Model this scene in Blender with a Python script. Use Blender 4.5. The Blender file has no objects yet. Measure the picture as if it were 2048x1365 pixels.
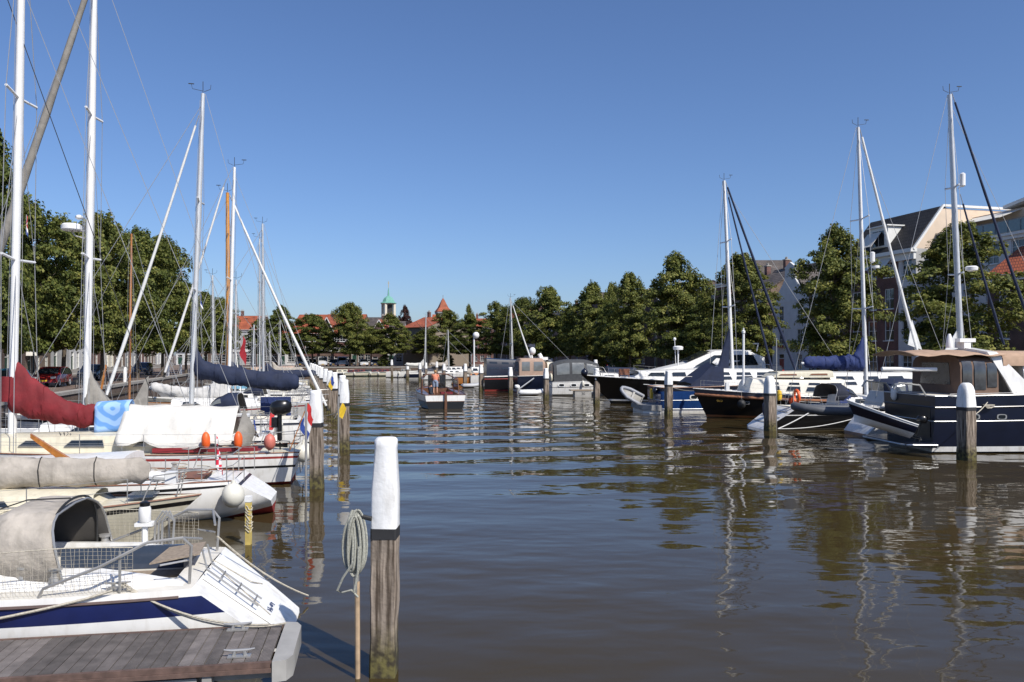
import bpy, math, random
import numpy as np
from mathutils import Vector, Matrix, noise as mnoise
R = math.radians
PI = math.pi
F = 1593.0      # focal length in pixels of a 2048 wide picture
HC = 4.0        # eye height above the water
HY = 710.0      # row of the horizon
sc = bpy.context.scene
COL = sc.collection
# ------------------------------------------------------------------ camera, sky, sun, exposure
cam_d = bpy.data.cameras.new('camera'); cam = bpy.data.objects.new('camera', cam_d); COL.objects.link(cam)
cam.location = (0, 0, HC); cam.rotation_euler = (R(90), 0, 0)
cam_d.sensor_width = 36; cam_d.lens = 36*F/2048; cam_d.shift_y = 27.5/2048
cam_d.clip_start = 0.1; cam_d.clip_end = 4000
sc.camera = cam
SUN_AZ = R(137)   # clockwise from +Y
SUN_EL = R(46)
w = bpy.data.worlds.new('World'); sc.world = w; w.use_nodes = True
wn = w.node_tree.nodes; bg = wn['Background']
sky = wn.new('ShaderNodeTexSky'); sky.sky_type = 'NISHITA'; sky.sun_disc = False
sky.sun_elevation = SUN_EL; sky.sun_rotation = SUN_AZ; sky.altitude = 0
sky.air_density = 1.0; sky.dust_density = 0.9; sky.ozone_density = 8.0
wb = wn.new('ShaderNodeMix'); wb.data_type = 'RGBA'; wb.blend_type = 'MULTIPLY'; wb.inputs[0].default_value = 1; wb.inputs[7].default_value = (.95, .93, 1.0, 1)   # camera white balance
w.node_tree.links.new(sky.outputs[0], wb.inputs[6]); w.node_tree.links.new(wb.outputs[2], bg.inputs[0]); bg.inputs[1].default_value = 0.118
sd = bpy.data.lights.new('sun', 'SUN'); sd.energy = 5.0; sd.angle = R(0.53); sd.color = (1, .95, .87)
so = bpy.data.objects.new('sun', sd); COL.objects.link(so)
sdir = Vector((math.sin(SUN_AZ)*math.cos(SUN_EL), math.cos(SUN_AZ)*math.cos(SUN_EL), math.sin(SUN_EL)))
so.rotation_euler = sdir.to_track_quat('Z', 'Y').to_euler(); so.location = (30, -20, 60)
sc.view_settings.view_transform = 'Standard'; sc.view_settings.look = 'None'
sc.view_settings.exposure = 0.14; sc.view_settings.gamma = 1
# ------------------------------------------------------------------ helpers
def W(px, py, Y):
    return Vector(((px-1024)/F*Y, Y, HC-(py-HY)/F*Y))
class MB:
    def __init__(s): s.v = []; s.f = []; s.m = []; s.mi = 0
    def add(s, vs, fs, mi=None):
        o = len(s.v); s.v += [tuple(p) for p in vs]; s.f += [tuple(i+o for i in f) for f in fs]
        s.m += [s.mi if mi is None else mi]*len(fs); return s
    def box(s, c, d, rz=0, mi=None, M=None):
        x, y, z = d[0]/2, d[1]/2, d[2]/2
        P = [Vector(p) for p in ((-x,-y,-z),(x,-y,-z),(x,y,-z),(-x,y,-z),(-x,-y,z),(x,-y,z),(x,y,z),(-x,y,z))]
        if M is None: M = Matrix.Rotation(rz, 3, 'Z')
        P = [M @ p + Vector(c) for p in P]
        return s.add(P, [(0,3,2,1),(4,5,6,7),(0,1,5,4),(1,2,6,5),(2,3,7,6),(3,0,4,7)], mi)
    def tube(s, pts, r, n=6, cap=True, mi=None, flat=1.0):
        pts = [Vector(p) for p in pts]; k = len(pts)
        rs = r if isinstance(r, (list, tuple)) else [r]*k
        vs = []; up = None
        for i, p in enumerate(pts):
            d = (pts[min(i+1, k-1)]-pts[max(i-1, 0)])
            if d.length < 1e-9: d = Vector((0, 0, 1))
            d.normalize()
            if up is None:
                up = Vector((0, 0, 1)) if abs(d.z) < .9 else Vector((0, 1, 0))
            u = up-d*up.dot(d)
            if u.length < 1e-6: u = d.orthogonal()
            u.normalize(); up = u; q = d.cross(u)
            for j in range(n):
                a = 2*PI*(j+.5)/n
                vs.append(p+u*math.cos(a)*rs[i]+q*math.sin(a)*rs[i]*flat)
        fs = [(i*n+j, i*n+(j+1) % n, (i+1)*n+(j+1) % n, (i+1)*n+j) for i in range(k-1) for j in range(n)]
        if cap: fs += [tuple(range(n-1, -1, -1)), tuple(range((k-1)*n, k*n))]
        return s.add(vs, fs, mi)
    def loft(s, rings, closed=True, cap=True, mi=None, rowm=None):
        n = len(rings[0]); k = len(rings); vs = [p for r in rings for p in r]; J = n if closed else n-1
        for j in range(J):
            fs = [(i*n+j, i*n+(j+1) % n, (i+1)*n+(j+1) % n, (i+1)*n+j) for i in range(k-1)]
            o = len(s.v)
            s.f += [tuple(a+o for a in f) for f in fs]; s.m += [(rowm[j] if rowm else (s.mi if mi is None else mi))]*len(fs)
        o = len(s.v)
        if cap and closed:
            s.f += [tuple(o+i for i in range(n-1, -1, -1)), tuple(o+(k-1)*n+i for i in range(n))]
            s.m += [s.mi if mi is None else mi]*2
        s.v += [tuple(p) for p in vs]
        return s
    def lathe(s, prof, c=(0,0,0), n=12, mi=None, ax=None):
        rings = []
        for r, z in prof:
            ring = [Vector((r*math.cos(2*PI*j/n), r*math.sin(2*PI*j/n), z)) for j in range(n)]
            if ax is not None: ring = [ax @ p for p in ring]
            rings.append([p+Vector(c) for p in ring])
        return s.loft(rings, mi=mi)
    def ball(s, c, r, n=10, sz=1.0, mi=None):
        k = max(5, n//2+1)
        return s.lathe([(max(.001, r*math.sin(PI*i/k)), -r*sz*math.cos(PI*i/k)) for i in range(k+1)], c, n, mi)
    def poly(s, pts, th=None, nrm=None, mi=None):      # plate of an outline with thickness
        pts = [Vector(p) for p in pts]; n = len(pts)
        if th is None: return s.add(pts, [tuple(range(n))], mi)
        if nrm is None: nrm = (pts[1]-pts[0]).cross(pts[2]-pts[1])
        d = Vector(nrm).normalized()*th
        return s.add([p for p in pts]+[p+d for p in pts], [tuple(range(n-1, -1, -1)), tuple(range(n, 2*n))]+[(j, (j+1) % n, n+(j+1) % n, n+j) for j in range(n)], mi)
    def build(s, name, mats, parent=None, smooth=35, fix=True):
        me = bpy.data.meshes.new(name); me.from_pydata([tuple(p) for p in s.v], [], s.f)
        if not isinstance(mats, (list, tuple)): mats = [mats]
        for m in mats: me.materials.append(m)
        if len(mats) > 1: me.polygons.foreach_set('material_index', s.m)
        if fix:
            import bmesh
            bm = bmesh.new(); bm.from_mesh(me); bmesh.ops.recalc_face_normals(bm, faces=bm.faces); bm.to_mesh(me); bm.free()
        if smooth:
            me.polygons.foreach_set('use_smooth', [True]*len(me.polygons)); me.set_sharp_from_angle(angle=R(smooth))
        o = bpy.data.objects.new(name, me); COL.objects.link(o)
        if parent: o.parent = parent
        return o
def tag(o, label=None, cat=None, group=None, kind=None):
    if label: o['label'] = label
    if cat: o['category'] = cat
    if group: o['group'] = group
    if kind: o['kind'] = kind
    return o
def thing(name, loc, rz=0, label=None, cat=None, group=None):
    o = bpy.data.objects.new(name, None); COL.objects.link(o); o.location = loc; o.rotation_euler = (0, 0, rz)
    o.empty_display_size = .3
    return tag(o, label, cat, group)
def copy_tree(o, parent=None):
    c = o.copy(); COL.objects.link(c)
    if parent: c.parent = parent
    for ch in list(o.children): copy_tree(ch, c)
    return c
# ------------------------------------------------------------------ materials
MATS = {}
def M(name, col, rough=.5, metal=0, var=.12, sc_=4.0, bump=0, bsc=30, spec=.5, trans=0, emis=0, coat=0, dirt=None):
    if name in MATS: return MATS[name]
    m = bpy.data.materials.new(name); m.use_nodes = True; N = m.node_tree.nodes; L = m.node_tree.links
    b = N['Principled BSDF']; b.inputs['Roughness'].default_value = rough; b.inputs['Metallic'].default_value = metal
    b.inputs['Specular IOR Level'].default_value = spec
    if coat: b.inputs['Coat Weight'].default_value = coat; b.inputs['Coat Roughness'].default_value = .08
    if trans: b.inputs['Transmission Weight'].default_value = trans
    tc = N.new('ShaderNodeTexCoord'); nz = N.new('ShaderNodeTexNoise'); nz.inputs['Scale'].default_value = sc_; nz.inputs['Detail'].default_value = 5
    L.new(tc.outputs['Object'], nz.inputs['Vector'])
    rp = N.new('ShaderNodeValToRGB'); rp.color_ramp.elements[0].position = .3; rp.color_ramp.elements[1].position = .7
    m['v'] = 1
    c0 = [max(0, c*(1-var)) for c in col]; c1 = [min(1, c*(1+var*.6)) for c in col]
    rp.color_ramp.elements[0].color = (*c0, 1); rp.color_ramp.elements[1].color = (*c1, 1)
    L.new(nz.outputs['Fac'], rp.inputs['Fac']); out = rp.outputs['Color']
    if dirt:   # streaky dirt: colour, amount
        mp = N.new('ShaderNodeMapping'); mp.inputs['Scale'].default_value = (2.5, 2.5, .5); L.new(tc.outputs['Object'], mp.inputs['Vector'])
        n2 = N.new('ShaderNodeTexNoise'); n2.inputs['Scale'].default_value = 3; n2.inputs['Detail'].default_value = 8; L.new(mp.outputs[0], n2.inputs['Vector'])
        r2 = N.new('ShaderNodeValToRGB'); r2.color_ramp.elements[0].position = .5; r2.color_ramp.elements[1].position = .75
        r2.color_ramp.elements[1].color = (dirt[1],)*3+(1,); L.new(n2.outputs['Fac'], r2.inputs['Fac'])
        mx = N.new('ShaderNodeMix'); mx.data_type = 'RGBA'; L.new(r2.outputs['Color'], mx.inputs[0]); L.new(out, mx.inputs[6]); mx.inputs[7].default_value = (*dirt[0], 1); out = mx.outputs[2]
    L.new(out, b.inputs['Base Color'])
    if bump:
        nb = N.new('ShaderNodeTexNoise'); nb.inputs['Scale'].default_value = bsc; nb.inputs['Detail'].default_value = 6; L.new(tc.outputs['Object'], nb.inputs['Vector'])
        bp = N.new('ShaderNodeBump'); bp.inputs['Strength'].default_value = 1; bp.inputs['Distance'].default_value = bump; L.new(nb.outputs['Fac'], bp.inputs['Height']); L.new(bp.outputs[0], b.inputs['Normal'])
    if emis: b.inputs['Emission Strength'].default_value = emis
    MATS[name] = m; return m
gel = M('gelcoat_white', (.74,.73,.70), .3, var=.07, dirt=((.42,.38,.3), .45))
gelc = M('gelcoat_cream', (.66,.61,.47), .35, var=.08, dirt=((.4,.34,.25), .4))
deckw = M('deck_offwhite', (.66,.63,.56), .55, var=.12, bump=.001)
navy = M('navy_paint', (.005,.008,.022), .3, var=.25, coat=.12, sc_=1.5)
blue = M('blue_paint', (.015,.05,.17), .2, var=.15, coat=.4)
royal = M('stripe_blue', (.008,.014,.075), .3, var=.15)
black = M('black_paint', (.008,.008,.009), .3, var=.3, coat=.12, sc_=1.5)
blackm = M('black_rubber', (.02,.02,.02), .6, var=.3)
redp = M('antifoul_red', (.28,.03,.025), .6, var=.25)
redc = M('red_canvas', (.17,.010,.015), .8, var=.3, sc_=2, bump=.012, bsc=7)
bluec = M('blue_canvas', (.010,.018,.05), .8, var=.25, sc_=3, bump=.012, bsc=6)
royalc = M('royal_blue_canvas', (.014,.03,.12), .8, var=.25, bump=.012, bsc=6)
greyc = M('grey_canvas', (.24,.225,.20), .85, var=.2, bump=.012, bsc=7)
dgreyc = M('dark_grey_canvas', (.05,.053,.058), .85, var=.2, bump=.006, bsc=7)
beigec = M('beige_canvas', (.40,.36,.31), .85, var=.28, sc_=2.5, bump=.035, bsc=5, dirt=((.2,.18,.15), .5))
tanc = M('tan_canvas', (.40,.27,.185), .85, var=.15, bump=.01, bsc=3)
whitec = M('white_canvas', (.60,.58,.53), .85, var=.10, sc_=1.5, bump=.05, bsc=3)
sailw = M('furled_sail_white', (.68,.68,.66), .7, var=.12, bump=.006, bsc=9)
alu = M('aluminium_mast', (.62,.63,.63), .38, metal=.35, var=.08)
aluw = M('painted_mast', (.72,.72,.71), .4, var=.06)
steel = M('stainless_steel', (.42,.41,.39), .35, metal=.55, var=.15)
wire = M('rigging_wire', (.35,.35,.35), .45, metal=.4, var=.1)
rope = M('rope', (.46,.42,.34), .9, var=.3, sc_=40, bump=.004, bsc=120)
ropeg = M('rope_green_grey', (.34,.34,.29), .9, var=.35, sc_=60, bump=.004, bsc=160)
varnish = M('varnished_wood', (.42,.16,.035), .3, var=.3, sc_=12, coat=.4)
brownw = M('brown_wood', (.2,.075,.035), .5, var=.3, sc_=14)
teak = M('weathered_teak', (.30,.24,.18), .7, var=.3, sc_=20)
glass = M('dark_glass', (.015,.02,.025), .06, var=.3, spec=.8)
glassb = M('blue_grey_glass', (.05,.07,.11), .1, var=.2, spec=.7)
vinyl = M('clear_vinyl', (.16,.17,.17), .12, var=.25, sc_=2, spec=.7, bump=.01, bsc=3)
fend = M('white_fender', (.66,.64,.56), .4, var=.12)
orangep = M('orange_plastic', (.8,.12,.02), .5, var=.12)
yellowp = M('yellow_plastic', (.65,.42,.03), .5, var=.15)
grayp = M('grey_inflatable', (.42,.43,.45), .5, var=.1)
greyplas = M('grey_moulding', (.30,.29,.27), .6, var=.1)
whitep = M('white_plastic', (.75,.75,.74), .35, var=.06)
gilt = M('gilt_paint', (.5,.33,.06), .4, var=.15)
skin = M('skin', (.50,.27,.18), .55, var=.1)
# ------------------------------------------------------------------ boat building blocks
def axis_at(root, px):
    S = root.location; a = root.rotation_euler.z; fx, fy = math.cos(a), math.sin(a); k = (px-1024)/F
    return (k*S.y-S.x)/(fx-k*fy)
def axis_pt(root, px, py):     # point of the boat's centre plane seen at a pixel, in local coordinates
    s = axis_at(root, px); a = root.rotation_euler.z; Y = root.location.y+s*math.sin(a)
    return Vector((s, 0, HC-(py-HY)/F*Y-root.location.z))
def side_pt(root, px, py, off):
    a = root.rotation_euler.z; S = root.location+Vector((-math.sin(a)*off, math.cos(a)*off, 0)); fx, fy = math.cos(a), math.sin(a); k = (px-1024)/F
    s = (k*S.y-S.x)/(fx-k*fy); Y = S.y+s*fy
    return Vector((s, off, HC-(py-HY)/F*Y))
class Hull:
    def __init__(s, L, B, fs, fb, sw=.8, rake=0., over=1.0, full=2.2, wl=.86, tm=.4, sag=.0):
        s.L, s.B, s.fs, s.fb, s.sw, s.rake, s.over, s.full, s.wl, s.tm, s.sag = L, B, fs, fb, sw, rake, over, full, wl, tm, sag
    def hb(s, t):
        if t < s.tm: g = s.sw+(1-s.sw)*math.sin(PI/2*t/s.tm)
        else: g = 1-((t-s.tm)/(1-s.tm))**s.full
        return max(.012, g*s.B/2)
    def sh(s, t): return s.fs+(s.fb-s.fs)*t**1.6-s.sag*math.sin(PI*t)
    def X(s, t, f=1.0): a = s.rake*f; return a+(s.L-s.over*(1-f)-a)*t
    def tx(s, x): return min(1, max(0, (x-s.rake)/(s.L-s.rake)))
    def edge(s, x, off=0, dz=0, side=1):
        t = s.tx(x); return Vector((x, side*max(0, s.hb(t)-off), s.sh(t)+dz))
    lift = 0
    def ring(s, t, fr):
        out = []
        z1 = s.sh(t); b = s.hb(t)
        for f in fr:
            wlf = s.wl*(1-.35*max(0, (t-.5)/.5)**1.5)
            if f >= 0: yy = b*(wlf+(1-wlf)*(1-(1-f)**1.6)); z = z1*f
            else: yy = b*wlf*(1+f*.9); z = f*.45*s.fs
            if s.lift and t < .3: z += s.lift*(1-t/.3)**1.4*(1-max(f, 0))
            out.append((s.X(t, max(f, 0)), yy, z))
        return out
    def build(s, root, bands, mats, N=26, transom=None):
        """bands: list of (top fraction, material index) going down to -1"""
        fr = [b[0] for b in bands]+[-1.0]
        idx = [b[1] for b in bands]
        # subdivide tall bands for a curved section
        f2 = []; m2 = []
        for a, b, i in zip(fr[:-1], fr[1:], idx):
            k = max(1, int((a-b)/.18)) if b > -.5 else 2
            for q in range(k): f2.append(a+(b-a)*q/k); m2.append(i)
        f2.append(-1.0)
        P = []
        for i in range(N+1):
            t = i/N; r = s.ring(t, f2); P.append(r+[(x, -y, z) for x, y, z in reversed(r)])
        mb = MB(); n = len(P[0]); rm = m2+[m2[-1]]+m2[::-1]
        mb.loft(P, closed=False, rowm=rm, cap=False)
        ti = idx[0] if transom is None else transom
        o = len(mb.v)
        fcs = [(j, j+1, n-2-j, n-1-j) for j in range(len(f2)-1)]
        mb.v += list(P[0])
        mb.f += [tuple(a+o for a in f) for f in fcs]; mb.m += ([m2[j] for j in range(len(f2)-1)] if transom is None else [transom]*len(fcs))
        return mb.build('hull', mats, root, 40)
    def deck(s, root, mat, cock=None, dz=-.02, camber=.05, well=.45, rail=None, railr=.02, cockmat=None):
        mb = MB(); N = 30; J = 10; xs = [s.X(i/N) for i in range(N+1)]
        if cock:
            for e in (cock[0], cock[1]):
                k = min(range(len(xs)), key=lambda i: abs(xs[i]-e)); 
                xs[k] = e
            for e in (cock[0]+.03, cock[1]-.03): xs.append(e)
            xs.sort()
        P = []
        for x in xs:
            t = s.tx(x); b = s.hb(t)-.005; ys = [b*(j/J*2-1) for j in range(J+1)]
            if cock and b > cock[2]+.1:
                c = cock[2]; ys = [-b, -(b+c)/2, -c, -c+.03, -c*.5, 0, c*.5, c-.03, c, (b+c)/2, b]
            row = []
            for j, y in enumerate(ys):
                z = s.sh(t)+dz+camber*(1-(y/max(b, .01))**2)
                if cock and cock[0]+.02 < x < cock[1]-.02 and 3 <= j <= 7: z -= well
                row.append((x, y, z))
            P.append(row)
        mb.loft(P, closed=False, cap=False); o = mb.build('deck', mat, root, 30)
        if rail:
            for sd_ in (1, -1):
                r_ = MB(); r_.tube([s.edge(s.X(i/N), 0, .0, sd_)+Vector((0, 0, .008)) for i in range(N+1)], railr, 5)
                r_.build('toe_rail', rail, root)
        return o
def cabin(h, root, x0, x1, w0, w1, ht0, ht1, mat, winmat=None, wins=(), slope=.1, front=.5, aft=.05, z0=None, frame=None, name='cabin', top=None, hz=.55, wh=.4):
    """coachroof from x0 (aft) to x1 (forward). wins: list of (fa, fb) along the side"""
    mb = MB(); N = 10; rings = []
    base = lambda x: (h.sh(h.tx(x)) if z0 is None else z0)
    for i in range(N+1):
        f = i/N; x = x0+(x1-x0)*f; wd = (w0+(w1-w0)*f)/2; ht = ht0+(ht1-ht0)*f; zb = base(x)-.06
        xt = x+(aft if i == 0 else (-front if i == N else 0)*1.0)
        sl = slope*ht/.5
        rings.append([(x, wd, zb), (x*.5+xt*.5, wd-sl*.35, zb+.06+ht*.6), (xt, wd-sl, zb+.06+ht*.97), (xt, (wd-sl)*.6, zb+.06+ht+.04), (xt, 0, zb+.06+ht+.06), (xt, -(wd-sl)*.6, zb+.06+ht+.04), (xt, -wd+sl, zb+.06+ht*.97), (x*.5+xt*.5, -wd+sl*.35, zb+.06+ht*.6), (x, -wd, zb)])
    mb.loft(rings, closed=False, cap=False); mb.add(rings[0], [tuple(range(9))]); mb.add(rings[-1], [tuple(range(9))])
    o = mb.build(name, mat, root, 30)
    for fa, fb in wins:
        for sd_ in (1, -1):
            q = []
            for f, v in ((fa, 0), (fb, 0), (fb-.04*(1 if fb > fa else -1), 1), (fa+.01, 1)):
                x = x0+(x1-x0)*f; wd = (w0+(w1-w0)*f)/2; ht = ht0+(ht1-ht0)*f; sl = slope*ht/.5
                zr = hz-wh/2+wh*v; y = wd-sl*(.35*zr/.6 if zr < .6 else .35+.65*(zr-.6)/.37); q.append((x, sd_*(y+.012), base(x)+ht*zr))
            wb = MB(); wb.poly(q, .012, (0, sd_, .1)); p = wb.build('cabin_window', winmat or glass, o, 0)
            if frame:
                fb_ = MB(); fb_.tube([Vector(a)+Vector((0, sd_*.012, 0)) for a in q+[q[0]]], .014, 4); fb_.build('window_frame', frame, p)
    return o
def rails(h, root, x0, x1, ht=.6, step=1.6, mat=None, off=.06, r=.011, wires=2, dz=0):
    mat = mat or steel
    for sd_ in (1, -1):
        n = max(2, int(abs(x1-x0)/step)+1); xs = [x0+(x1-x0)*i/(n-1) for i in range(n)]
        for x in xs:
            p = h.edge(x, off, dz, sd_); MB().tube([p, p+Vector((0, 0, ht))], r, 5).build('stanchion', mat, root)
        m = MB()
        for k in range(wires):
            m.tube([h.edge(x, off, dz+ht*(1-.45*k), sd_) for x in xs], r*.5, 4)
        m.build('guard_wire', wire, root)
def pulpit(h, root, bow=True, ht=.62, ln=1.2, mat=None, r=.014):
    mat = mat or steel; m = MB()
    if bow:
        x1 = h.L-.05; ps = [h.edge(x1-ln, .06, 0), h.edge(x1-ln*.9, .06, ht)]
        ps = [h.edge(x1-ln, .06, 0), h.edge(x1-ln*.8, .06, ht), h.edge(x1-.25, .03, ht)+Vector((.1, 0, .03)), Vector((x1+.12, 0, h.fb+ht+.02))]
        m.tube(ps+[Vector((p.x, -p.y, p.z)) for p in ps[-2::-1]], r, 6)
        lo = [p-Vector((0, 0, ht*.45)) for p in ps[1:]]; m.tube(lo+[Vector((p.x, -p.y, p.z)) for p in lo[-2::-1]], r*.8, 5)
        for sd_ in (1, -1):
            p = h.edge(x1-.4, .05, 0, sd_); m.tube([p, p+Vector((.1, 0, ht+.02))], r, 5)
        return m.build('pulpit', mat, root)
    x0 = h.rake+.05
    a = h.edge(x0+ln, .06, 0); ps = [a, h.edge(x0+ln*.85, .06, ht*.9), h.edge(x0+.12, .08, ht), h.edge(x0, .3, ht)]
    m.tube(ps+[Vector((p.x, -p.y, p.z)) for p in ps[::-1]], r, 6)
    lo = [p-Vector((0, 0, ht*.45)) for p in ps[1:]]; m.tube(lo+[Vector((p.x, -p.y, p.z)) for p in lo[::-1]], r*.8, 5)
    for sd_ in (1, -1):
        for xx in (x0+.1, x0+ln*.5):
            p = h.edge(xx, .07, 0, sd_); m.tube([p, p+Vector((0, 0, ht))], r, 5)
    return m.build('pushpit', mat, root)
def wob(p, a, f=1.0, s=0): 
    v = Vector(p)*f+Vector((s*7.3, s*3.1, s)); return a*mnoise.noise(v)
def rig(h, root, base, top, r=.09, mat=None, spr=(.45, .72), spw=None, stays=True, lr=.009, lead=True, back=True, fore=True, mname='mast', lstay=None, wind=True, spang=0):
    """base/top in local coordinates"""
    mat = mat or alu; base = Vector(base); top = Vector(top); B = spw or h.B*.42
    m = MB(); n = 9; m.tube([base.lerp(top, i/8) for i in range(9)], [r*(1-.25*max(0, i/8-.6)/.4) for i in range(9)], n, flat=.75)
    mo = m.build(mname, mat, root, 60)
    tips = []
    for q in spr:
        p = base.lerp(top, q); k = B*(1-.25*q)
        mm = MB(); mm.tube([p+Vector((-.08, k, .06)), p, p+Vector((-.08, -k, .06))], r*.22+.01, 5); mm.build('spreader', mat, mo)
        tips.append((p, k))
    if wind:
        mm = MB(); t = top; mm.tube([t, t+Vector((0, 0, .55))], .012+lr*.4, 4); mm.tube([t+Vector((.0, 0, .12)), t+Vector((.45, .0, .2)), t+Vector((.5, .0, .42))], .012, 4); mm.tube([t+Vector((.38, 0, .42)), t+Vector((.62, 0, .42))], .025, 4)
        mm.tube([t+Vector((-.05, 0, .1)), t+Vector((-.32, 0, .22)), t+Vector((-.34, 0, .42))], .012, 4)
        mm.build('wind_sensor', blackm, mo)
    if stays:
        for sd_ in (1, -1):
            ch = h.edge(base.x-.25, .08, 0, sd_)
            pts = [ch]+[p+Vector((-.08, sd_*k, .06)) for p, k in tips]+[base.lerp(top, .985)]
            MB().tube(pts, lr, 4).build('shroud', wire, root)
            if tips: MB().tube([h.edge(base.x-.6, .08, 0, sd_), tips[0][0]], lr, 4).build('shroud', wire, root)
            if len(tips) > 1: MB().tube([tips[0][0]+Vector((-.08, sd_*tips[0][1], .06)), tips[1][0]], lr*.8, 4).build('shroud', wire, root)
        if back: MB().tube([top+Vector((-.1, 0, 0)), Vector((h.rake+.1, 0, h.fs+.1))], lr, 4).build('backstay', wire, root)
        if fore: MB().tube([base.lerp(top, .97), Vector((h.L-.15, 0, h.fb+.05))], lr, 4).build('forestay', wire, root)
        hm = MB(); hm.tube([base+Vector((.16, .05, .2)), top+Vector((.12, .03, -.3))], lr*.7, 3); hm.tube([base+Vector((-.2, -.1, .2)), base.lerp(top, .8)+Vector((-.1, 0, 0))], lr*.7, 3); hm.build('halyard', wire, mo)
    return mo
def furled(root, a, b, r=.07, mat=None, drum=True, tail=None):
    """furled sail on a stay from a (low) to b (high)"""
    a = Vector(a); b = Vector(b); N = 14; pts = []; rs = []
    for i in range(N+1):
        f = i/N; pts.append(a.lerp(b, f)-Vector((0, 0, .25*math.sin(PI*f)*0.6))); rs.append(r*(1.0-.45*f)*(.75+.25*min(1, f*8))*(1+.08*math.sin(i*2.3)))
    o = MB().tube(pts, rs, 8).build('furled_sail', mat or sailw, root, 60)
    MB().tube([b, b+(b-a).normalized()*.5], r*.25, 5).build('forestay', wire, root)
    if drum:
        d = (b-a).normalized(); q = d.to_track_quat('Z', 'Y').to_matrix()
        MB().lathe([(.03, -.3), (.1, -.28), (.1, -.24), (.05, -.22), (.05, -.1), (.1, -.08), (.1, -.05), (.03, 0)], a, 10, ax=q).build('furling_drum', blackm, root)
    return o
def boomcover(root, a, b, mat, r=.17, sag=.05, peak=None, seed=0, boom=True, boommat=None, wr=.03, end_r=None, N=30, ties=True):
    """a: mast end, b: outer end (local). peak=(height, length) of the cloth climbing the mast"""
    a = Vector(a); b = Vector(b); d = (b-a); L = d.length; dn = d.normalized()
    if boom: MB().tube([a, b+dn*.15], .07, 8, flat=.8).build('boom', boommat or alu, root)
    rings = []; n = 14; end_r = end_r or r*.75
    for i in range(N+1):
        f = i/N; p = a.lerp(b, f); rr = r+(end_r-r)*f; 
        if i == 0 or i == N: rr *= .55
        hgt = rr*1.7; up = 0
        if peak: up = peak[0]*max(0, 1-f*L/peak[1])**1.8
        ring = []
        for j in range(n):
            an = 2*PI*j/n; y = math.sin(an)*rr*(1-.35*max(0, math.cos(an))); z = math.cos(an)*hgt
            if math.cos(an) > 0: z += up*math.cos(an); y *= 1-.35*min(1, up)
            q = p+Vector((0, y, z+.08-sag*math.sin(PI*f)))
            k = wr*(1+mnoise.noise(Vector((f*L*2.2+seed*9, j*.9, seed))))
            wv = mnoise.noise(Vector((f*L*4+j*.45+seed*5, j*.25, 3)))+.6*mnoise.noise(Vector((f*L*9-j*.6+seed, j*.3, 7)))
            q += Vector((0, math.sin(an)*wv*wr*2.4, math.cos(an)*wv*wr*2.0))
            ring.append(q)
        rings.append(ring)
    o = MB().loft(rings).build('sail_cover', mat, root, 70)
    if ties:
        m = MB(); k = max(2, int(L/.9))
        for i in range(1, k):
            g = int(i/k*N); c = rings[g]; ce = sum(c, Vector())/len(c); m.tube([ce+(p-ce)*1.03 for p in c+[c[0]]], .012, 4)
        m.build('sail_tie', blackm if mat not in (bluec, royalc, redc) else mat, o)
    return o
def hood(root, x0, x1, w, z, ht, mat, win=True, seed=1, lean=.5, back=None, wmat=None, open_aft=True):
    """spray hood: low front edge at x1, high rear hoop at x0 (x1 forward)"""
    N = 12; n = 12; rings = []
    for i in range(N+1):
        f = i/N; x = x1+(x0-x1)*f; hh = ht*math.sin(PI/2*min(1, f*1.25))**.8 if i else .02
        if f > .8: hh = ht*(1-.06*(f-.8)/.2)
        ww = w/2*(.82+.18*f); ring = []
        for j in range(n+1):
            a = PI*j/n; cy = math.cos(a); sy = math.sin(a)**.42 if 0 < j < n else 0
            cr = wob((x, cy*2, sy), .05, 2.2, seed)+wob((x, cy*2, sy), .022, 6, seed+2)-.05*math.sin(PI*min(1, f*1.0))*sy*math.sin(f*PI*3)**2
            ring.append(Vector((x-(1-sy)*lean*(1 if f > .5 else f*2)*.4, math.copysign(abs(cy)**.6, cy)*ww+cr*.5, z+hh*sy+cr)))
        rings.append(ring)
    m = MB(); m.loft(rings, closed=False, cap=False); o = m.build('spray_hood', [mat, M('dark_inside', (.06,.055,.05), .9, var=.2)], root, 50)  # second slot: darker colour for the inner side of the cloth
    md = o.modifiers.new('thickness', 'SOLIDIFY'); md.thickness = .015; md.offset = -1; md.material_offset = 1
    if win:
        for (ja, jb) in ((1, 3), (5, 7), (9, 11)):
            wb = MB(); P = [[Vector(rings[i][j])+Vector((.02, 0, .015))*1+Vector((0, (rings[i][j].y)*.02, 0)) for j in range(ja, jb+1)] for i in range(2, 7)]
            wb.loft(P, closed=False, cap=False); wb.build('hood_window', wmat or vinyl, o, 50)
    hp = MB(); hp.tube([p+Vector((-.01, 0, .0)) for p in rings[-1]], .016, 6); hp.build('hoop', steel, o)
    return o
def fender(root, p, r=.12, l=.55, mat=None, line=.4, ball=False, label=None):
    p = Vector(p)
    m = MB()
    if ball: m.ball(p, r, 14, 1.1); m.lathe([(.001, r*1.35), (.05, r*1.3), (.06, r*1.0)], p, 8)
    else: m.lathe([(.001, -l/2-.06), (.05, -l/2-.04), (r*.75, -l/2+.02), (r, -l/2+.12), (r, l/2-.12), (r*.75, l/2-.02), (.05, l/2+.04), (.001, l/2+.06)], p, 12)
    o = m.build('fender', mat or fend, root, 50)
    MB().tube([p+Vector((0, 0, (r*1.3 if ball else l/2))), p+Vector((0, 0, (r if ball else l/2)+line))], .01, 4).build('fender_line', rope, o)
    return o
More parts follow.
